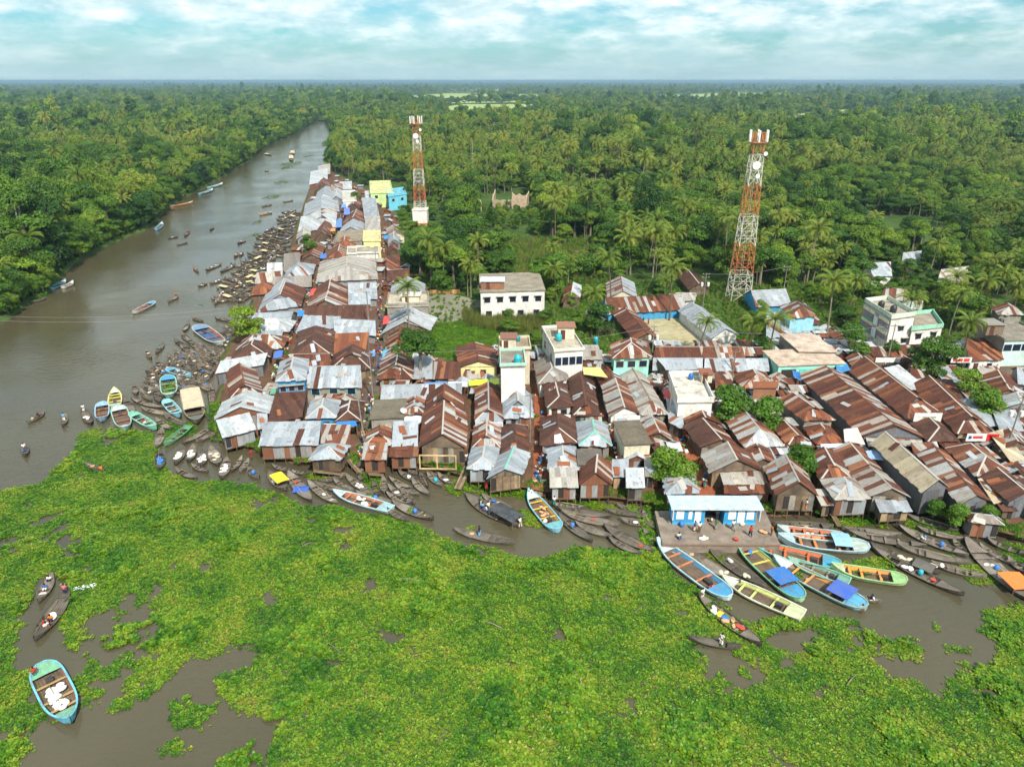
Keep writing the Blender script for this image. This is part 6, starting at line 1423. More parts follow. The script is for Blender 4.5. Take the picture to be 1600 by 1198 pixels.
tr(1148, 843, 1253, 938, 3.0, K3, 'green-rimmed trawler with a blue roof near the stern', (150, 196, 160), (206, 190, 90), rim=(120, 186, 140), bow=(226, 228, 220), aft=(36, 160, 216), canopy=(-.66, -.22, (40, 110, 186)), arch=.3, cargo=[('drum', .5, 1, BLUE), ('basket', .62, 1, RED)])
tr(1128, 905, 1254, 963, 2.7, K3, 'lime and cream flat-sterned boat with an outboard engine', (226, 226, 200), (206, 218, 120), 'flat', rim=(222, 226, 196), bow=(206, 210, 206), aft=(210, 218, 170), thw=(200, 212, 120))
dh(1190, 1009, 1090, 929, 2.0, K3, 'black dinghy crowded with market goods at the hyacinth edge', cargo=[('sack', .1, 3, TAN), ('basket', -.1, 2, BLUE), ('sack', -.35, 4, WHITE), ('basket', .35, 2, RED), ('basket', -.2, 2, (220, 190, 70))], crew=[(-.85, 0, 'stand', 'white', 'cream', 0)])
dh(1158, 1012, 1075, 996, 1.2, K3, 'small dinghy with a standing man in white among the hyacinth', crew=[(.25, 0, 'stand', 'white', 'white', 1)])
tr(1168, 852, 1313, 884, 2.8, K3, 'trawler with turquoise hull, orange lining and an outboard', (150, 200, 206), (222, 96, 50), rim=(120, 190, 170), bow=(140, 190, 214), aft=(40, 170, 214), cargo=[('sack', .62, 2, WHITE)])
tr(1214, 843, 1357, 856, 3.2, K3, 'white and pale blue trawler with a pale blue cabin roof', (190, 216, 226), (222, 130, 60), rim=(180, 214, 230), bow=(180, 206, 214), aft=(190, 206, 196), canopy=(-.6, -.2, (150, 200, 232)), arch=.3)
tr(1213, 830, 1322, 842, 2.6, K3, 'orange-lined boat carrying white sacks behind the pale blue cabin', (170, 206, 210), (206, 110, 66), rim=(196, 206, 206), bow=(186, 200, 204), aft=(140, 196, 220), cargo=[('sack', .1, 4, WHITE)])
dh(1207, 820, 1302, 823, 2.3, K3, 'broad plain wooden boat under the stilt house terrace', cargo=[('sack', -.1, 1, (206, 160, 120))])
tr(1230, 876, 1327, 911, 2.2, K3, 'small sea-green boat with plank roof between the painted trawlers', (120, 180, 160), (110, 170, 150), 'flat', rim=(130, 196, 170), bow=(150, 190, 170), aft=(110, 170, 150), thw=(150, 140, 126))
tr(1207, 876, 1353, 951, 3.1, K3, 'trawler with turquoise hull and a royal blue awning over the stern', (140, 190, 196), (222, 150, 70), rim=(150, 190, 186), bow=(226, 230, 228), aft=(90, 180, 220), canopy=(-.72, -.28, (56, 96, 186)), arch=.25, cargo=[('sack', .2, 1, (200, 190, 170)), ('greens', .38, 1, (90, 150, 60))], crew=[(-.95, .1, 'sit', 'cream', 'brown', 2)])
dh(1372, 938, 1345, 933, .9, K3, 'tiny canoe with a paddler in navy behind the blue awning', crew=[(.1, 0, 'sit', 'navy', 'white', 0)])
tr(1297, 889, 1416, 908, 2.5, K3, 'pale green boat with bright orange lining and green stern deck', (176, 206, 150), (232, 150, 60), rim=(170, 210, 140), bow=(196, 206, 170), aft=(150, 200, 130))
for a in [(1315, 826, 1408, 836, 1.6), (1400, 853, 1515, 880, 1.8), (1415, 806, 1498, 828, 1.6), (1430, 825, 1509, 843, 1.5), (1528, 851, 1585, 882, 1.3), (1540, 843, 1606, 867, 1.5), (1573, 871, 1607, 897, 1.3), (1490, 845, 1508, 861, 1.0)]: dh(*a, K3)
dh(1322, 831, 1448, 854, 2.0, K3, 'long dinghy with a leaf-covered bow', cargo=[('greens', .75, 1, (90, 150, 60))])
dh(1358, 851, 1468, 897, 2.2, K3, 'dinghy with a dark half-barrel cover and cream sacks', canopy=(-.85, -.3, (92, 88, 84)), ch=.95, cargo=[('sack', .0, 4, (200, 190, 170))])
dh(1506, 931, 1362, 856, 2.1, K3, 'long dinghy in open water with white sacks and a tub', cargo=[('sack', -.15, 3, WHITE), ('drum', .1, 1, (40, 170, 190)), ('basket', .35, 1, RED)])
dh(1402, 823, 1513, 869, 2.0, K3, 'dinghy carrying a blue crate and a seated man in pale blue', cargo=[('drum', -.3, 1, BLUE)], crew=[(.2, 0, 'sit', 'sky', 'white', 1)])
dh(1541, 902, 1453, 879, 1.6, K3, 'dinghy with a teal rim and white cargo at its stern', cargo=[('sack', -.7, 3, WHITE)])
dh(1506, 840, 1612, 942, 3.0, K3, 'large wooden boat with an orange cloth roof at the stern', canopy=(-.8, -.3, (240, 130, 70)), soft=1, arch=.3, ch=1.3, cargo=[('drum', .0, 1, BLUE), ('sack', .12, 2, WHITE), ('greens', -.15, 1, (90, 150, 60)), ('sack', -.25, 2, WHITE)])
K4 = 'on the open water by the hyacinth'
tr(113, 1132, 66, 1040, 2.9, K4, 'broad turquoise-rimmed boat heaped with white sacks, smoke at its stern', (90, 190, 220), (150, 96, 76), rim=(110, 206, 236), bow=(120, 190, 160), aft=(120, 190, 150), thw=(170, 140, 90), cargo=[('sack', .1, 9, WHITE), ('sack', .3, 6, (236, 232, 222)), ('sack', -.05, 6, WHITE)], crew=[(-.75, -.3, 'stand', 'red', 'teal', 0)])
dh(54, 1001, 108, 921, 2.2, K4, 'motor dinghy throwing spray, with passengers and white cargo', cargo=[('sack', .05, 3, WHITE), ('basket', .4, 1, RED)], crew=[(-.8, 0, 'stand', 'pink', 'navy', 0), (.5, .1, 'sit', 'white', 'brown', 1), (.35, -.15, 'sit', 'red', 'grey', 2), (.2, .1, 'sit', 'orange', 'navy', 0)])
dh(60, 941, 82, 897, 1.5, K4, 'smaller dinghy following the motor dinghy', crew=[(0, 0, 'sit', 'blue', 'white', 0), (-.6, 0, 'sit', 'white', 'black', 0)], cargo=[('sack', .4, 1, (200, 190, 170))])
dh(134, 725, 163, 735, 1.1, K4, 'dinghy stuck in the hyacinth below the painted boats', cargo=[('basket', .2, 1, TAN)], crew=[(-.7, 0, 'sit', 'orange', 'brown', 0)])
K5 = 'crowded at the river corner'
tr(180, 612, 180, 637, 2.3, K5, 'yellow and cream boat moored farthest upstream of the painted group', (226, 222, 160), (230, 220, 70), rim=(226, 222, 160), bow=(200, 214, 206), aft=(180, 200, 200))
tr(160, 660, 160, 631, 2.3, K5, 'light blue boat at the outer edge of the river corner', (150, 196, 230), (150, 96, 70), rim=(160, 206, 236), bow=(206, 214, 220), aft=(160, 206, 236))
tr(198, 675, 184, 636, 2.7, K5, 'grey-green boat with red-brown hold beside the light blue boat', (150, 196, 176), (150, 80, 60), rim=(150, 206, 190), bow=(196, 214, 222), aft=(206, 216, 220))
tr(246, 672, 205, 647, 1.9, K5, 'slim mint boat touching the hyacinth', (130, 206, 186), (140, 200, 180), rim=(140, 214, 196), bow=(200, 226, 226), aft=(120, 206, 176), crew=[(.0, 0, 'sit', 'red', 'white', 0)])
tr(266, 624, 262, 589, 3.0, K5, 'boat piled high with cut green hyacinth', (150, 200, 180), (120, 170, 140), rim=(160, 210, 190), cargo=[('greens', .0, 4, (90, 150, 60)), ('greens', -.3, 3, (90, 150, 60)), ('greens', .3, 3, (90, 150, 60)), ('basket', .7, 2, (220, 190, 70))])
tr(282, 653, 259, 627, 2.0, K5, 'aqua boat beside the big cargo barge', (130, 206, 220), (150, 206, 214), rim=(150, 220, 230), bow=(120, 206, 220), aft=(140, 214, 226))
tr(309, 664, 296, 606, 3.7, K5, 'big cargo barge with a bleached wooden roof', (120, 112, 96), (120, 104, 84), floor_=(110, 96, 80), rim=(150, 140, 120), bow=(90, 104, 100), aft=(110, 100, 86), canopy=(-.75, .35, (206, 188, 156)), arch=.35, ch=1.2)
tr(257, 697, 296, 667, 1.8, K5, 'green open boat lying across the river corner', (90, 150, 110), (90, 160, 120), 'flat', rim=(70, 150, 100), bow=(90, 150, 110), aft=(80, 150, 104), thw=(90, 150, 110))
tr(350, 541, 308, 510, 4.0, K5, 'wide white-rimmed barge with red sides and blue tarpaulin inside', (206, 206, 196), (170, 76, 52), floor_=(70, 110, 150), rim=(196, 204, 196), bow=(150, 180, 180), aft=(110, 150, 190))
tr(300, 590, 262, 578, 2.0, K5, 'small white-decked blue boat among the dinghies', (110, 190, 206), (206, 214, 214), rim=(150, 206, 226), cargo=[('sack', .1, 2, WHITE)])
for a in [(254, 670, 244, 701, 1.5), (194, 622, 211, 647, 1.4), (209, 600, 213, 617, 1.2), (205, 624, 257, 638, 1.4), (220, 638, 268, 649, 1.3), (242, 606, 250, 630, 1.5), (220, 609, 237, 627, 1.3), (243, 654, 268, 672, 1.3), (256, 648, 292, 666, 1.3), (274, 733, 309, 748, 1.3), (299, 727, 326, 737, 1.1), (334, 667, 284, 694, 1.3), (346, 671, 306, 690, 1.3), (329, 600, 333, 640, 1.6), (379, 714, 361, 737, 1.1), (389, 719, 374, 737, 1.1), (316, 640, 336, 656, 1.2), (310, 690, 330, 676, 1.2)]: dh(*a, K5)
for (a, cg) in [((250, 735, 250, 705, 1.6), BLUE), ((274, 726, 286, 698, 1.7), WHITE), ((295, 722, 302, 696, 1.7), WHITE), ((314, 730, 317, 703, 1.7), WHITE), ((342, 728, 329, 698, 2.1), CREAM), ((347, 748, 355, 716, 1.8), WHITE)]:
    dh(*a, K5, cargo=[('sack', .1, 4, cg), ('sack', -.2, 3, cg)])
dh(143, 664, 129, 639, 1.6, K5, 'dinghy with a man in white standing at its stern, outside the corner', crew=[(-.7, 0, 'stand', 'white', 'white', 0)], cargo=[('sack', .1, 3, WHITE)])
K6 = 'crossing the open river'
for (a, crew, lab) in [((42, 661, 70, 645, 1.2), [(-.3, 0, 'sit', 'black', 'brown', 0), (.3, 0, 'sit', 'cream', 'grey', 0)], 'canoe at the far edge of the river above the hyacinth'), ((98, 666, 103, 648, 1.1), [(0, 0, 'stand', 'sky', 'white', 0)], 'small canoe drifting off the painted boats'), ((40, 713, 38, 693, 1.2), [(.2, 0, 'stand', 'white', 'blue', 0)], 'canoe with a standing rower nearest the picture edge'),
                       ((236, 561, 228, 547, 1.0), [(0, 0, 'sit', 'cream', 'brown', 0)], 'canoe close to the river corner'), ((243, 553, 256, 535, 1.3), [(0, 0, 'sit', 'teal', 'grey', 0)], 'dinghy with a rower in teal off the river corner'), ((262, 472, 279, 462, 1.4), [(-.6, 0, 'row', 'orange', 'brown', 0)], 'dark dinghy in midstream carrying greens'),
                       ((262, 373, 278, 370, 1.1), [(0, 0, 'sit', 'white', 'grey', 0)], 'dinghy in the upper river, outer of two'), ((276, 383, 293, 379, 1.1), [], 'empty dinghy in the upper river, inner of two'), ((288, 370, 296, 361, 1.4), [(0, 0, 'sit', 'red', 'grey', 0)], 'dinghy with people in the upper river'), ((328, 360, 334, 354, 1.3), [], 'single dark dinghy in mid upper river'),
                       ((321, 423, 346, 412, 1.6), [(.2, 0, 'sit', 'white', 'grey', 0), (-.3, 0, 'sit', 'white', 'blue', 0)], 'pale painted dinghy heading upstream by the market'), ((344, 426, 368, 413, 1.8), [(.1, 0, 'sit', 'black', 'grey', 0), (-.4, .1, 'stand', 'navy', 'white', 0)], 'black hulled dinghy abreast of the pale painted one'), ((327, 444, 352, 436, 1.6), [(.1, 0, 'sit', 'white', 'white', 0), (-.2, .1, 'sit', 'white', 'blue', 0)], 'dark dinghy with passengers in white'),
                       ((309, 448, 324, 443, 1.3), [(0, 0, 'sit', 'navy', 'white', 0)], 'small dark dinghy outside the market boats'), ((302, 418, 310, 425, 1.2), [(0, 0, 'sit', 'orange', 'grey', 0)], 'small dinghy in midstream off the upper market'), ((335, 476, 342, 466, 1.2), [(0, 0, 'sit', 'brown', 'white', 0)], 'canoe below the yellow-roofed boats'), ((371, 381, 384, 375, 1.6), [(.1, 0, 'sit', 'white', 'navy', 0)], 'dinghy with dark hull off the brown sheds'), ((366, 402, 372, 396, 1.3), [(0, 0, 'sit', 'yellow', 'grey', 0)], 'dinghy pair member off the market, outer'), ((374, 400, 380, 395, 1.3), [(0, 0, 'sit', 'white', 'grey', 0)], 'dinghy pair member off the market, inner'),
                       ((409, 323, 424, 320, 1.6), [(.2, 0, 'sit', 'brown', 'black', 0)], 'dinghy below the narrow end of the market'), ((442, 316, 458, 313, 1.2), [], 'low empty dinghy off the narrow end of the market'), ((414, 268, 420, 266, 1.8), [], 'distant dark dinghy in the upper river')]: dh(*a, K6, lab, crew=crew)
tr(207, 491, 241, 473, 2.2, K6, 'white motor boat with red interior crossing midstream', (206, 206, 196), (170, 90, 70), rim=(210, 206, 206), crew=[(.1, 0, 'sit', 'brown', 'grey', 0), (-.4, .1, 'sit', 'blue', 'grey', 0)])
tr(405, 336, 424, 332, 2.4, K6, 'orange-decked boat off the far market sheds', (196, 176, 150), (206, 120, 70), rim=(206, 190, 160))
tr(424, 243, 414, 241, 3.2, K6, 'distant cargo boat with pale hay roof beside the far bank', (150, 130, 106), (150, 120, 90), rim=(190, 170, 140), canopy=(-.6, .5, (216, 190, 160)))
tr(455, 252, 455, 243, 3.4, K6, 'distant hay boat in midstream, nearer of two', (140, 120, 96), (150, 120, 90), rim=(190, 170, 140), canopy=(-.6, .5, (222, 196, 150)))
tr(457, 243, 457, 236, 3.4, K6, 'distant hay boat in midstream, farther of two', (140, 120, 96), (150, 120, 90), rim=(190, 170, 140), canopy=(-.6, .5, (214, 186, 140)))
K7 = 'tied under the trees of the far bank'
tr(333, 297, 311, 304, 3.0, K7, 'blue-green boat at the far bank, second of the blue pair', (120, 180, 190), (150, 190, 190), rim=(130, 190, 200)); tr(348, 288, 325, 294, 3.2, K7, 'blue and white boat at the far bank, farthest of the blue pair', (150, 200, 220), (180, 206, 210), rim=(170, 206, 220)); tr(302, 317, 266, 323, 2.4, K7, 'orange boat tied to the far bank', (196, 140, 96), (206, 120, 60), rim=(200, 150, 100))
tr(254, 350, 244, 360, 2.4, K7, 'blue boat half hidden under the overhanging far bank trees', (90, 170, 196), (140, 190, 200), rim=(110, 180, 206)); tr(103, 440, 78, 453, 2.6, K7, 'dull blue boat moored at the dark corner of the far bank', (70, 150, 170), (90, 150, 160), rim=(80, 160, 180)); tr(115, 443, 97, 450, 1.8, K7, 'small white boat beside the dull blue one', (216, 214, 206), (170, 150, 130), rim=(220, 216, 210)); dh(72, 467, 38, 474, 1.5, K7)
K10 = 'round the white-rimmed barge'
for a in [(356, 506, 380, 521, 1.4), (362, 518, 386, 531, 1.4), (350, 499, 377, 507, 1.3), (336, 497, 364, 502, 1.2), (296, 503, 286, 519, 1.2), (282, 519, 303, 539, 1.4), (290, 527, 314, 548, 1.4), (272, 531, 297, 545, 1.3), (316, 548, 329, 567, 1.4), (333, 549, 341, 572, 1.4), (349, 547, 356, 568, 1.3), (298, 555, 322, 566, 1.3), (277, 552, 303, 560, 1.3), (358, 534, 376, 552, 1.3), (300, 496, 318, 503, 1.2), (366, 508, 392, 512, 1.2)]: dh(*a, K10)
# boats packed along the upper market: set one by one against the shore line
K8 = 'packed along the upper market shore'
rb_ = random.Random(5); placed = []
def try_boat(px, py, ang, Lpx, where, o):
    dx, dy_ = math.cos(ang) * Lpx / 2, math.sin(ang) * Lpx / 2
    for (qx, qy) in placed:
        if abs(qx - px) < Lpx * .42 and abs(qy - py) < 2.8: return False
    placed.append((px, py)); dh(px - dx, py + dy_, px + dx, py - dy_, 1.35, where, None, **o); return True
SHL = [(471, 330), (462, 352), (452, 372), (445, 392), (428, 412), (405, 432), (391, 452), (384, 470)]
n = 0; tries = 0
while n < 128 and tries < 3000:
    tries += 1; i = rb_.randrange(len(SHL) - 1); f = rb_.random(); x = SHL[i][0] + (SHL[i + 1][0] - SHL[i][0]) * f; y = SHL[i][1] + (SHL[i + 1][1] - SHL[i][1]) * f
    off = rb_.random() * (26 + 18 * (y > 360)); o = {}
    if rb_.random() < .42: o['cargo'] = [('sack', rb_.uniform(-.2, .3), rb_.randint(1, 2), rb_.choice([WHITE, WHITE, CREAM, TAN]))]
    if rb_.random() < .4: o['crew'] = [(rb_.uniform(-.5, .5), 0, rb_.choice(['sit', 'stand']), rb_.choice(SH), rb_.choice(LU), rb_.uniform(0, 6))]
    if rb_.random() < .04: o.update(canopy=(-.5, .4, (222, 200, 150)), soft=1, arch=.3, ch=1.4)
    n += try_boat(x - off, y + rb_.uniform(-3, 3), rb_.choice([.15, .3, -.35, -.2, 0, .5]), 15 + (y - 330) * .07, K8, o)
K9 = 'jammed between the barges and the riverside row'
SHK = [(368, 515), (352, 548), (330, 565), (322, 590), (318, 615)]
n = 0; tries = 0
while n < 100 and tries < 5000:
    tries += 1; i = rb_.randrange(len(SHK) - 1); f = rb_.random(); x = SHK[i][0] + (SHK[i + 1][0] - SHK[i][0]) * f; y = SHK[i][1] + (SHK[i + 1][1] - SHK[i][1]) * f; off = rb_.random() * (88 if y > 570 else 66 if y > 545 else 34)
    if 300 < x - off < 354 and 506 < y < 545: continue
    if 245 < x - off < 285 and 582 < y < 634: continue
    if 286 < x - off < 318 and 600 < y: continue
    o = {}
    if rb_.random() < .5: o['cargo'] = [(rb_.choice(['sack', 'basket', 'sack']), rb_.uniform(-.2, .3), rb_.randint(1, 2), rb_.choice([WHITE, CREAM, CREAM, TAN, BLUE]))]
    n += try_boat(x - off, y, rb_.choice([-.5, -.25, .2, -.8, .5]), 27, K9, o)
# name every boat apart
bw = defaultdict(list)
for b_ in BOATS: bw[b_[1]].append(b_)
for wh, lst in bw.items():
    un = [b_ for b_ in lst if not b_[5]]; un.sort(key=lambda b_: b_[3]); cnt = Counter()
    for b_ in lst:
        if b_[5]: tag(b_[0], b_[5], 'boat', 'boats ' + wh)
    for b_ in un:
        cg = b_[4].get('cargo'); ft = ('yellow-canopied' if 'canopy' in b_[4] else 'crewed' if b_[4].get('crew') else 'sack-laden' if cg and cg[0][0] == 'sack' else 'goods-carrying' if cg else 'empty')
        tone = 'dark' if sum(b_[6]) < 280 else 'greyish' if sum(b_[6]) > 325 else 'brown'; k = (ft, tone); cnt[k] += 1
        tag(b_[0], '%s %s %s dinghy from left %s' % (ordinal(cnt[k]), ft, tone, wh), 'boat', 'boats ' + wh)
# ---------------------------------------------------------------- tanks, poles, wires, signs, awnings
def tank(px, py, z, s, col, label):
    p = P(px, py, z); mb = MB(); mb.lathe((0, 0, 0), [(.5, 0), (.55, .06), (.55, .3), (.58, .34), (.55, .38), (.55, .66), (.58, .7), (.55, .74), (.55, 1.0), (.42, 1.2), (.2, 1.28), (.2, 1.38), (.02, 1.4)], 16)
    o = mb.build('water_tank', M_PLASTIC, None, srgb(*col), p, True); o.scale = (s, s, s); return tag(o, label, 'water tank')
tank(809, 567, 10.42, 1.15, (30, 166, 176), 'teal water tank on the tall narrow white house'); tank(873, 532, 8.62, 1.1, (30, 166, 176), 'teal water tank on the house with the window band'); tank(809, 533, 8.2, .9, (20, 130, 140), 'dark teal tank beside the rooftop shed')
tank(930, 541, LAND, 1.0, (30, 166, 186), 'blue-green tank standing on the ground by the mint house'); tank(931, 534, 2.5, .9, (30, 160, 180), 'blue-green tank raised just behind the ground one'); tank(1079, 592, 6.25, .8, (30, 100, 170), 'small blue tank on the white parapet roof')
tank(1376, 481, 9.4, 1.2, (36, 36, 38), 'black tank at the rear of the balconied house roof'); tank(1395, 488, 9.4, 1.2, (36, 36, 38), 'black tank at the front of the balconied house roof'); tank(1562, 508, 6.8, 1.1, (34, 34, 36), 'black tank on the grey-sided block')
# rooftop rooms
def rooftop(px0, px1, py, z, depth, h, wall, roofc, label):
    a, b_ = P(px0, py, z), P(px1, py, z); d = b_ - a; u = d.normalized(); v = Vector((-u.y, u.x, 0)); c = (a + b_) / 2 + v * depth / 2; E = empty('rooftop_room', c)
    mb = MB(); mb.box((0, 0, h / 2), u * d.length / 2, v * depth / 2, (0, 0, h / 2)); w = mb.build('wall', M_BRICK if wall == 'brick' else M_WALL, E, srgb(*WALLC[wall]))
    rm = MB(); n_ = Vector((0, 0, 1)); rm.box((0, 0, h + .08), u * (d.length / 2 + .3), v * (depth / 2 + .3), (0, 0, .06)); rm.build('roof', M_SHEET if False else M_STEEL, E, srgb(*roofc))
    dm = MB(); dm.box(u * (-d.length * .2) - v * (depth / 2 + .02) + Vector((0, 0, .95)), u * .42, v * .03, (0, 0, .95)); dm.build('door', M_WOOD, E, srgb(110, 70, 54)); return tag(E, label, 'rooftop room')
rooftop(784, 806, 547, 8.2, 3.0, 2.3, 'cream', (136, 92, 72), 'rust-roofed stair room on the half-finished house'); rooftop(872, 897, 530, 8.62, 3.2, 2.4, 'cream', (150, 104, 80), 'cream stair room on the house with the window band'); rooftop(752, 787, 452, 8.2, 4.0, 1.9, 'brick', (200, 206, 210), 'brick stair room with tin roof on the long white block'); rooftop(1540, 1566, 524, 6.8, 4.0, 2.2, 'wood', (140, 134, 124), 'brown brick stair room on the grey-sided block'); rooftop(628, 655, 472, 5.4, 3.2, 1.5, 'cream', (206, 200, 186), 'low cream room on the half-built concrete house'); rooftop(1096, 1112, 598, 6.2, 2.4, 1.6, 'cream', (140, 84, 62), 'small rust-roofed hut on the white parapet roof')
def pole(px, py, h, label, arms=1, lean=0.0, box=False):
    p = P(px, py, LAND); E = empty('utility_pole', p); mb = MB(); top = Vector((lean, 0, h)); mb.bar((0, 0, -.4), top, .14, 8, .09); mb.build('pole', M_CONC, E, srgb(150, 144, 134))
    for k in range(arms):
        am = MB(); z = h - .3 - .8 * k; am.box((lean * z / h, 0, z), (.9, 0, 0), (0, .05, 0), (0, 0, .05)); am.build('crossarm', M_STEEL, E, srgb(120, 116, 110))
        for x in (-.8, 0, .8):
            im = MB(); im.lathe((lean * z / h + x, 0, z + .05), [(.05, 0), (.07, .08), (.03, .2)], 6); im.build('insulator', M_PLASTIC, E, srgb(210, 206, 198))
    if box:
        for s in (-1, 1): bm_ = MB(); bm_.lathe((s * .8, 0, h * .62), [(.3, 0), (.34, .1), (.34, .9), (.2, 1.0)], 8); bm_.build('transformer', M_STEEL, E, srgb(226, 226, 222))
    tag(E, label, 'utility pole'); return p + Vector((lean, 0, h - .2))
tops = [pole(571, 700, 9.5, 'leaning concrete pole in the lower market street', 1, -.5), pole(583, 625, 9.5, 'concrete pole beside the big silver roof', 1), pole(578, 520, 10, 'slim pole in the middle of the market street', 1), pole(590, 440, 9, 'pole at the corner of the long grey hall', 1), pole(592, 355, 9, 'pole near the far end of the market street', 1)]
t6 = pole(828, 690, 8.5, 'tall bare pole on the red brick lane', 1); t7 = pole(1044, 665, 7.5, 'pole at the mouth of the pavilion lane', 1); t8 = pole(1568, 712, 11, 'transformer pole with two white drums in the rust quarter', 2, .4, True); t9 = pole(1098, 480, 9, 'transformer pole behind the school wing', 2, 0, True)
t10 = pole(1222, 470, 9.5, 'double pole beside the silver-roofed blue house', 2); t11 = pole(1018, 566, 8, 'roadside pole beside the mint house', 2, 0, True); t12 = pole(1385, 572, 9, 'roadside pole below the balconied house', 1); t13 = pole(1144, 592, 6, 'short pole in front of the silver sheds', 1)
def wire(a, b_, sag, label):
    a, b_ = Vector(a), Vector(b_); pts = []
    for k in range(13):
        t = k / 12; p = a.lerp(b_, t); p.z -= sag * 4 * t * (1 - t); pts.append(p)
    mb = MB(); mb.tube(pts, [.025] * 13, 3); o = mb.build('power_wire', M_STEEL, None, srgb(120, 120, 116)); tag(o, label, 'wire')
tx, ty = P(352, 488, 8), P(-20, 500, 9)
wire(ty, tx, 1.2, 'thin wire spanning the river, lower of two'); wire(ty + Vector((0, .5, .8)), tx + Vector((0, .5, .8)), 1.1, 'thin wire spanning the river, upper of two')
for i in range(4): wire(tops[i], tops[i + 1], .5, ['wire along the lowest stretch of the market street', 'wire past the big silver roof along the street', 'wire along the middle stretch of the market street', 'wire along the far stretch of the market street'][i])
wire(tops[1], t11, 1.6, 'wire from the market street towards the mint house'); wire(t11, t12, 1.6, 'wire along the main road row'); wire(t9, t10, .8, 'wire between the poles behind the school')
def sign(px0, py0, px1, py1, z, depth_shift, parts, label, h):
    a, b_ = P(px0, py1, z), P(px1, py1, z); d = b_ - a; u = d.normalized(); n_ = Vector((u.y, -u.x, 0)); E = empty('shop_sign', (a + b_) / 2 + n_ * depth_shift)
    L = d.length; bm_ = MB(); bm_.box((0, 0, h / 2), u * L / 2, n_ * .04, (0, 0, h / 2)); bm_.build('board', M_PAINT, E, srgb(236, 234, 230))
    for (f0, f1, g0, g1, col) in parts:
        pm = MB(); pm.box(u * (L * ((f0 + f1) / 2 - .5)) + n_ * .05 + Vector((0, 0, h * (g0 + g1) / 2)), u * (L * (f1 - f0) / 2), n_ * .012, (0, 0, h * (g1 - g0) / 2)); pm.build('sign_panel', M_PAINT, E, srgb(*col))
    for f in (-.45, .45): lm = MB(); lm.bar(u * L * f - n_ * .06 + Vector((0, 0, -z + LAND + .1)), u * L * f - n_ * .06 + Vector((0, 0, h * .9)), .04, 4); lm.build('post', M_STEEL, E, srgb(120, 110, 100))
    tag(E, label, 'sign')
sign(855, 646, 891, 655, 3.4, .3, [(0, .62, 0, 1, (200, 42, 42)), (.08, .2, .25, .75, (236, 230, 226)), (.26, .44, .4, .62, (236, 230, 226)), (.48, .58, .15, .85, (236, 230, 226))], 'red and white signboard under the brown roof by the brick lane', 1.0)
sign(1506, 676, 1556, 687, 3.2, .4, [(.62, 1, 0, 1, (206, 36, 40)), (.06, .16, .3, .7, (40, 70, 130)), (.2, .5, .35, .68, (206, 60, 60)), (.7, .92, .5, .72, (236, 230, 226)), (.72, .9, .2, .36, (236, 230, 226))], 'long white and red shop banner near the transformer pole', 1.3)
sign(1484, 556, 1516, 566, 4.6, .2, [(.1, .3, .2, .8, (214, 60, 40)), (.36, .56, .2, .8, (214, 60, 40)), (.62, .9, .2, .8, (214, 60, 40))], 'white roadside signboard with red marks', 1.1)
sign(1425, 644, 1468, 657, 3.8, .3, [(.3, .8, .4, .6, (150, 160, 130))], 'faded white board hanging on the long rust shed', 1.5)
sign(959, 645, 999, 657, 3.0, .5, [(.1, .5, .3, .6, (170, 190, 206))], 'pale board over the shop at the crowded lane', 1.2)
sign(743, 659, 786, 665, 3.2, .3, [(.02, .98, .1, .9, (186, 190, 204))], 'pale lilac plank board under the half silver roof', .8)
sign(1366, 557, 1404, 565, 3.4, .4, [], 'plain white board over the roadside shop with the rust roof', 1.0)
def awning(q, z, col, label, soft=True, name='awning'):
    pts = [P(x, y, z + (.25 if i > 1 else 0)) for i, (x, y) in enumerate(q)]; c = sum(pts, Vector()) / 4; E = empty(name, (c.x, c.y, LAND)); c0 = Vector((c.x, c.y, LAND)); r = random.Random(int(q[0][0])); mb = MB(); n = 5; rws = []
    for i in range(n + 1):
        row_ = []
        for j in range(n + 1):
            a = pts[0].lerp(pts[1], j / n); b_ = pts[3].lerp(pts[2], j / n); p = a.lerp(b_, i / n) - c0; p.z -= .22 * math.sin(math.pi * j / n) * math.sin(math.pi * i / n) - r.uniform(-.05, .05); row_.append(p)
        rws.append(row_)
    mb.mesh([p for a in rws for p in a], strip_faces(rws)); mb.build('cloth', M_PLASTIC, E, srgb(*col))
    for p in pts: pm = MB(); pm.bar((p.x - c.x, p.y - c.y, -.1), (p.x - c.x, p.y - c.y, p.z - LAND - .02), .04, 4); pm.build('pole', M_WOOD, E, srgb(150, 124, 92))
    tag(E, label, 'awning')
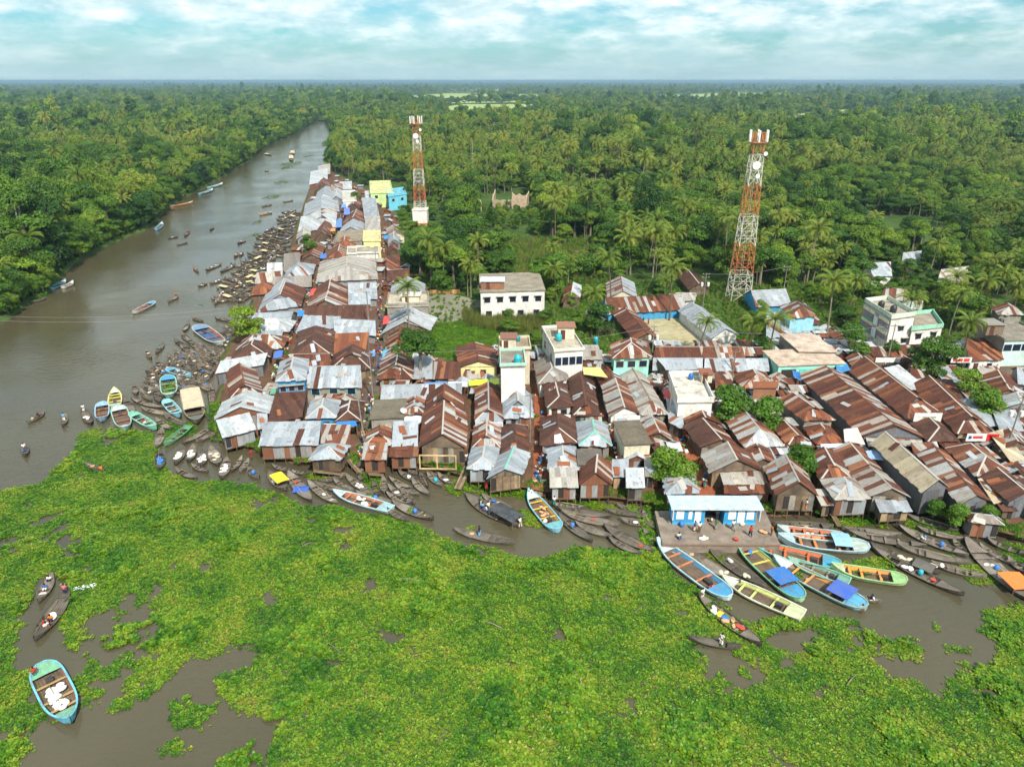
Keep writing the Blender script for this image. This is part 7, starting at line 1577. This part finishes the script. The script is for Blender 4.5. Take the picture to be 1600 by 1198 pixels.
for a in [([(431, 670), (467, 669), (467, 660), (433, 661)], 3.6, (226, 92, 40), 'orange tarpaulin awning behind the long silver shed'), ([(468, 670), (500, 668), (498, 660), (469, 661)], 3.5, (60, 110, 180), 'blue tarpaulin awning beside the orange one'), ([(505, 669), (530, 668), (528, 661), (506, 661)], 3.5, (150, 176, 196), 'grey-blue tarpaulin between two blue ones'),
          ([(524, 668), (558, 665), (556, 657), (526, 659)], 3.6, (30, 120, 206), 'bright blue tarpaulin below the dark brown hip'), ([(662, 606), (700, 605), (698, 596), (664, 597)], 3.6, (70, 130, 206), 'blue and white awning behind the silver ridge'), ([(700, 605), (731, 604), (730, 596), (700, 596)], 3.6, (196, 214, 230), 'pale sky-coloured awning beside the blue one'),
          ([(732, 603), (780, 600), (779, 591), (733, 594)], 3.5, (206, 216, 40), 'lime yellow awning under the yellow-walled house'), ([(446, 608), (476, 606), (474, 599), (448, 600)], 3.4, (232, 140, 80), 'orange awning under the blue upper storey'), ([(421, 616), (445, 614), (446, 606), (424, 607)], 3.4, (96, 160, 130), 'green awning at the riverside street corner'), ([(464, 494), (478, 494), (478, 484), (466, 485)], 3.6, (40, 130, 210), 'blue awning in the narrow riverside street'),
          ([(426, 560), (440, 558), (443, 547), (431, 548)], 3.6, (66, 110, 190), 'royal blue awning beside the dark brown riverside roof'), ([(484, 462), (494, 460), (494, 450), (486, 452)], 3.4, (226, 66, 50), 'red awning near the long grey hall'), ([(524, 533), (538, 532), (538, 526), (525, 527)], 3.3, (60, 160, 206), 'small cyan awning behind the orange rusted lean-to'), ([(573, 558), (586, 556), (586, 548), (575, 549)], 3.3, (70, 150, 214), 'sky blue awning on the market street'),
          ([(598, 507), (608, 505), (608, 493), (600, 494)], 3.4, (230, 70, 60), 'scarlet awning on the far side of the street'), ([(597, 558), (606, 556), (606, 546), (599, 547)], 3.3, (80, 170, 220), 'light blue awning by the rust gable street side'), ([(533, 325), (541, 324), (541, 317), (534, 318)], 3.6, (90, 140, 206), 'blue awning at the narrow market end'), ([(537, 336), (547, 335), (546, 324), (538, 325)], 3.6, (96, 120, 206), 'violet blue awning at the narrow market end'),
          ([(525, 356), (534, 355), (534, 341), (527, 342)], 3.6, (80, 130, 200), 'blue awning between grey gable and rust roof'), ([(500, 404), (510, 403), (510, 396), (501, 397)], 3.5, (50, 110, 200), 'blue awning behind the rust riverside shed'), ([(600, 374), (607, 373), (607, 367), (601, 368)], 3.4, (50, 130, 206), 'blue awning beside the cream gable'), ([(516, 362), (524, 361), (524, 356), (517, 357)], 3.5, (236, 140, 60), 'orange awning at the end of the white lean-to'),
          ([(1037, 622), (1055, 630), (1050, 612), (1036, 606)], 3.6, (214, 60, 54), 'red awning next to the white parapet house'), ([(912, 585), (950, 590), (938, 574), (911, 573)], 4.4, (222, 206, 120), 'pale yellow shade cloth below the window band'), ([(1283, 700), (1330, 698), (1328, 692), (1282, 694)], 3.4, (190, 200, 226), 'lilac white awning along the inner lane'), ([(1320, 690), (1352, 694), (1340, 668), (1318, 670)], 3.6, (226, 196, 190), 'pinkish sheet beside the very long shed'), ([(1358, 716), (1382, 720), (1368, 703), (1352, 704)], 3.4, (150, 176, 214), 'pale blue sheet beside the tan warehouse'),
          ([(1240, 588), (1252, 596), (1250, 582), (1238, 578)], 3.8, (40, 110, 180), 'blue panel awning at the head of the long shed'), ([(1308, 584), (1330, 578), (1322, 566), (1306, 570)], 3.8, (60, 130, 186), 'blue and white awning beside the mint shops'), ([(632, 660), (659, 660), (658, 650), (631, 650)], 3.3, (206, 214, 218), 'white sheet awning under the small half-hip')]:
    awning(*a)
sd = MB(); n = 14; p = P(631, 640, 5.4); ring = [(.55 * math.cos(6.2832 * i / n), -.12, .55 * math.sin(6.2832 * i / n)) for i in range(n)]; bk = [(.2 * math.cos(6.2832 * i / n), .1, .2 * math.sin(6.2832 * i / n)) for i in range(n)]
sd.mesh(ring + bk, [tuple(range(2 * n - 1, n - 1, -1))] + [(i, n + i, n + (i + 1) % n, (i + 1) % n) for i in range(n)]); E = empty('satellite_dish', p); sd.build('dish', M_PLASTIC, E, srgb(236, 236, 234)); am = MB(); am.bar((0, .1, 0), (0, .3, -1.2), .04, 5); am.build('mount', M_STEEL, E, srgb(120, 120, 120)); tag(E, 'white satellite dish beside the small half-hipped roof', 'satellite dish')
# plank walkways and the porch frame of the big rust house
def walkway(a, b_, w, label, z=1.3):
    p, q_ = P(*a, z), P(*b_, z * .4); d = (q_ - p); u = d.normalized(); v = Vector((-u.y, u.x, 0)).normalized(); E = empty('plank_walkway', p); n = max(2, int(w / .22))
    for i in range(n): mb = MB(); off = (i + .5 - n / 2) * .22; mb.box(d / 2 + v * off, d / 2, v * .1, (0, 0, .03)); mb.build('plank', M_WOOD, E, srgb(*rng.choice([(150, 128, 100), (128, 108, 86), (166, 146, 120)])))
    for f in (.05, .5, .95):
        for s in (-1, 1): mb = MB(); c = d * f + v * s * w * .5; mb.bar(c + Vector((0, 0, .1)), Vector((c.x, c.y, -2)), .06, 5); mb.build('stilt', M_WOOD, E, srgb(110, 92, 74))
    tag(E, label, 'walkway')
walkway((731, 728), (715, 764), 1.1, 'plank footbridge running from the stilt houses down to the boats'); walkway((545, 718), (562, 738), .9, 'plank ramp in the gap at the foot of the market street'); walkway((838, 745), (845, 775), 1.4, 'muddy plank steps at the end of the red brick lane'); walkway((1290, 785), (1312, 822), .7, 'bamboo poles sloping from the terrace to the boats')
walkway((490, 735), (540, 741), 1.0, 'plank deck in front of the hipped silver stilt house'); walkway((575, 740), (600, 742), 1.0, 'low plank deck below the patchwork lean-to')
mb = MB(); E = empty('porch_frame', P(657, 731, 1.5)); tag(E, 'new pale timber porch frame on the big rust-red gable house', 'porch frame'); a, b_ = P(657, 731, 1.5), P(713, 732, 1.5); d = b_ - a
for f in (0, .48, 1): pm = MB(); pm.box(d * f + Vector((0, -.3, 1.2)), (.09, 0, 0), (0, .09, 0), (0, 0, 1.2)); pm.build('post', M_WOOD, E, srgb(222, 190, 140))
for z in (.1, 2.35): pm = MB(); pm.box(d * .5 + Vector((0, -.32, z)), d / 2, (0, .08, 0), (0, 0, .08)); pm.build('rail', M_WOOD, E, srgb(226, 196, 146))
sheet('red_brick_lane', W(LANES['red_brick_lane'], LAND), LAND + .02, M_BRICKLANE)
sheet('market_street', W(LANES['market_street'], LAND), LAND + .02, M_LANEDARK)
sheet('pavilion_lane', W(LANES['pavilion_lane'], LAND), LAND + .02, M_BRICKLANE)
sheet('crowded_lane', W(LANES['crowded_lane'], LAND), LAND + .02, M_BRICKLANE)
sheet('main_road', W(LANES['main_road'], LAND), LAND + .02, M_LANEDARK)
# ---------------------------------------------------------------- people in the lanes and on the landing places
PL = [('market street', [(596, 470), (593, 520), (590, 560), (582, 620), (572, 690), (562, 724)], 46), ('riverside street', [(490, 440), (478, 470), (470, 500), (458, 530), (440, 570), (422, 610)], 34), ('far market lane', [(528, 330), (540, 350), (520, 372), (505, 395)], 18), ('red brick lane', [(841, 640), (843, 690), (846, 740), (842, 762)], 12),
      ('crowded lane', [(945, 650), (955, 690), (962, 720), (966, 745)], 16), ('pavilion lane', [(1048, 645), (1066, 680), (1090, 730), (1104, 770)], 12), ('main road', [(1030, 586), (1120, 590), (1250, 592), (1400, 584), (1580, 578)], 14), ('street past the green house', [(600, 380), (606, 420), (602, 450)], 16), ('inner lane by the long sheds', [(1320, 700), (1420, 706), (1480, 698), (1560, 694)], 12)]
rp = random.Random(11)
for (nm, ln, n) in PL:
    for k in range(n):
        i = rp.randrange(len(ln) - 1); f = rp.random(); x = ln[i][0] + (ln[i + 1][0] - ln[i][0]) * f + rp.uniform(-4, 4); y = ln[i][1] + (ln[i + 1][1] - ln[i][1]) * f + rp.uniform(-3, 3)
        p = P(x, y, LAND + .02); person(p, rp.choice(['stand', 'walk', 'walk', 'stand']), rp.choice([s for s in SH if s != 'bare'] + ['red', 'blue', 'yellow', 'pink']), rp.choice(LU), rp.uniform(0, 6.28), 'in the ' + nm, nm)
for (x, y, z, ps, sh, lu, pl) in [(1120, 812, 1.35, 'stand', 'grey', 'navy', 'in the open hall of the blue pavilion'), (1112, 815, 1.35, 'sit', 'white', 'brown', 'in the open hall of the blue pavilion'), (1258, 796, 2.0, 'stand', 'white', 'orange', 'on the stilt house terrace east of the pavilion'), (866, 790, .4, 'stand', 'white', 'teal', 'on the mud below the rusty-walled house'), (760, 765, .6, 'stand', 'red', 'red', 'under the silver stilt house'),
                                  (393, 716, .7, 'stand', 'red', 'red', 'among the dinghies at the river corner'), (843, 748, LAND, 'stand', 'red', 'pink', 'at the foot of the red brick lane'), (729, 722, 1.4, 'stand', 'white', 'grey', 'at the top of the plank footbridge'), (1005, 506, LAND + .02, 'stand', 'black', 'red', 'in the sandy school yard'), (1013, 507, LAND + .02, 'stand', 'red', 'red', 'in the sandy school yard, beside another'), (379, 688, 1.6, 'sit', 'red', 'brown', 'on the shop platform at the river corner'), (1145, 828, 1.36, 'walk', 'white', 'grey', 'on the landing stage near the pavilion'), (1085, 830, 1.36, 'stand', 'blue', 'cream', 'on the landing stage before the western room'), (1092, 832, 1.36, 'stand', 'white', 'brown', 'on the landing stage beside a companion in blue'), (1172, 838, 1.36, 'walk', 'red', 'navy', 'on the landing stage by the painted boats'), (1060, 840, 1.36, 'sit', 'cream', 'blue', 'on the corner of the landing stage'), (1118, 826, 1.36, 'walk', 'green', 'grey', 'before the open hall of the pavilion'), (1205, 836, 1.36, 'stand', 'orange', 'brown', 'at the eastern edge of the landing stage')]:
    person(P(x, y, z), ps, sh, lu, rp.uniform(0, 6.28), pl, pl)
GOODS = []
def good(kind, x, y, z, col, place):
    p = P(x, y, z); o = cargo_piece(kind, p, rp, col, None, 1.5); CARGO.pop(); GOODS.append((o, kind, CNAME.get(tuple(col), 'coloured'), place))
for (nm, ln, n) in PL:
    for k in range(n):
        i = rp.randrange(len(ln) - 1); f = rp.random(); sd_ = rp.choice([-1, 1])
        good(rp.choice(['sack', 'basket', 'basket', 'drum', 'drum', 'greens']), ln[i][0] + (ln[i + 1][0] - ln[i][0]) * f + sd_ * rp.uniform(4, 8), ln[i][1] + (ln[i + 1][1] - ln[i][1]) * f, LAND + .02, rp.choice([WHITE, CREAM, RED, BLUE, TAN, (220, 190, 70), (90, 150, 60)]), nm)
for (x_, y_, k_, c_) in [(1100, 840, 'sack', WHITE), (1104, 842, 'sack', CREAM), (1097, 843, 'sack', WHITE), (1190, 832, 'basket', TAN), (1195, 834, 'basket', TAN), (1065, 822, 'drum', BLUE), (1150, 844, 'basket', RED), (1160, 820, 'sack', CREAM)]: good(k_, x_, y_, 1.36, c_, 'blue pavilion on the landing stage')
def cut(lab, n=16):
    w = lab.replace(',', ' ,').split(); out = []; k = 0
    for x in w:
        if x != ',': k += 1
        if k > n: break
        out.append(x)
    while out and out[-1] in ('the', 'of', 'in', 'with', 'and', 'a', 'at', 'by', ',', 'on', 'its', 'from', 'under', 'beside', 'behind', 'between'): out.pop()
    return ' '.join(out).replace(' ,', ',')
for (E, pose, sh, lu, place, wh) in PEOPLE:
    act = {'stand': 'standing', 'walk': 'walking', 'sit': 'sitting', 'row': 'rowing'}[pose]; top = 'bare-chested person' if sh == 'bare' else 'person in %s shirt' % sh
    if isinstance(place, str): lab = '%s and %s lungi %s %s' % (top, lu, act, place)
    else: lab = '%s %s in the %s' % (top, act, place['label'])
    lab = cut(lab); tag(E, lab, 'person', lab)
for (o, nm, cn_, wh) in CARGO:
    lab = cut('%s %s in the %s' % (cn_, {'sack': 'sack', 'basket': 'round basket', 'drum': 'plastic drum', 'greens': 'leaf heap', 'tarpaulin': 'tarpaulin'}[nm], wh['label'])); tag(o, lab, {'drum': 'drum', 'greens': 'greens'}.get(nm, nm), lab)
for (o, nm, cn_, wh) in GOODS:
    lab = '%s %s set down beside the %s' % (cn_, {'sack': 'sack', 'basket': 'round basket', 'drum': 'plastic drum', 'greens': 'leaf heap'}[nm], wh); tag(o, lab, {'drum': 'drum', 'greens': 'greens'}.get(nm, nm), lab)
# ---------------------------------------------------------------- ruined brick building among the palms, and timber yard
RU = empty('ruined_building', P(800, 326, LAND)); tag(RU, 'roofless pale brick ruin among the palms behind the market', 'ruin'); r = random.Random(3); c0 = P(800, 326, LAND)
for (x0, y0, x1, y1, h) in [(770, 328, 790, 330, 5.5), (790, 330, 800, 322, 4), (800, 326, 822, 327, 7), (822, 327, 826, 318, 6), (748, 326, 752, 330, 5), (770, 328, 774, 318, 6.5)]:
    a, b_ = P(x0, y0, LAND) - c0, P(x1, y1, LAND) - c0; d = b_ - a; n = 4; v = Vector((-d.y, d.x, 0)).normalized() * .2; mb = MB(); f = []; vv = []
    for k in range(n + 1):
        p = a + d * k / n; hh = h * r.uniform(.65, 1.05); vv += [p - v, p + v, p + v + Vector((0, 0, hh)), p - v + Vector((0, 0, hh))]
    for k in range(n):
        for j in range(4): f.append((k * 4 + j, k * 4 + (j + 1) % 4, k * 4 + 4 + (j + 1) % 4, k * 4 + 4 + j))
    f += [(0, 1, 2, 3), (4 * n + 3, 4 * n + 2, 4 * n + 1, 4 * n)]; mb.mesh(vv, f); mb.build('broken_wall', M_BRICK, RU, srgb(206, 184, 156))
E = empty('timber_stack', P(912, 396, LAND)); tag(E, 'stack of sawn brown timber in the clearing among palms', 'timber stack')
for k in range(16): mb = MB(); y = (k % 8) * .5 - 2; z = .15 + .3 * (k // 8); mb.box((r.uniform(-.4, .4), y, z), (3.2, r.uniform(-.4, .4), 0), (0, .2, 0), (0, 0, .13)); mb.build('plank', M_WOOD, E, srgb(*r.choice([(150, 104, 76), (170, 124, 90), (126, 90, 70)])))
E = empty('bamboo_fence', P(690, 462, LAND)); tag(E, 'yellowish fence of split bamboo at the edge of the sandy lot', 'fence'); a = P(672, 460, LAND) - P(690, 462, LAND); d = P(718, 459, LAND) - P(672, 460, LAND)
for k in range(26): mb = MB(); mb.box(a + d * (k / 25) + Vector((0, 0, .6)), d.normalized() * .12, (0, .03, 0), (0, 0, .6 + .08 * (k % 2))); mb.build('slat', M_WOOD, E, srgb(*r.choice([(206, 160, 96), (190, 140, 84), (222, 180, 116)])))
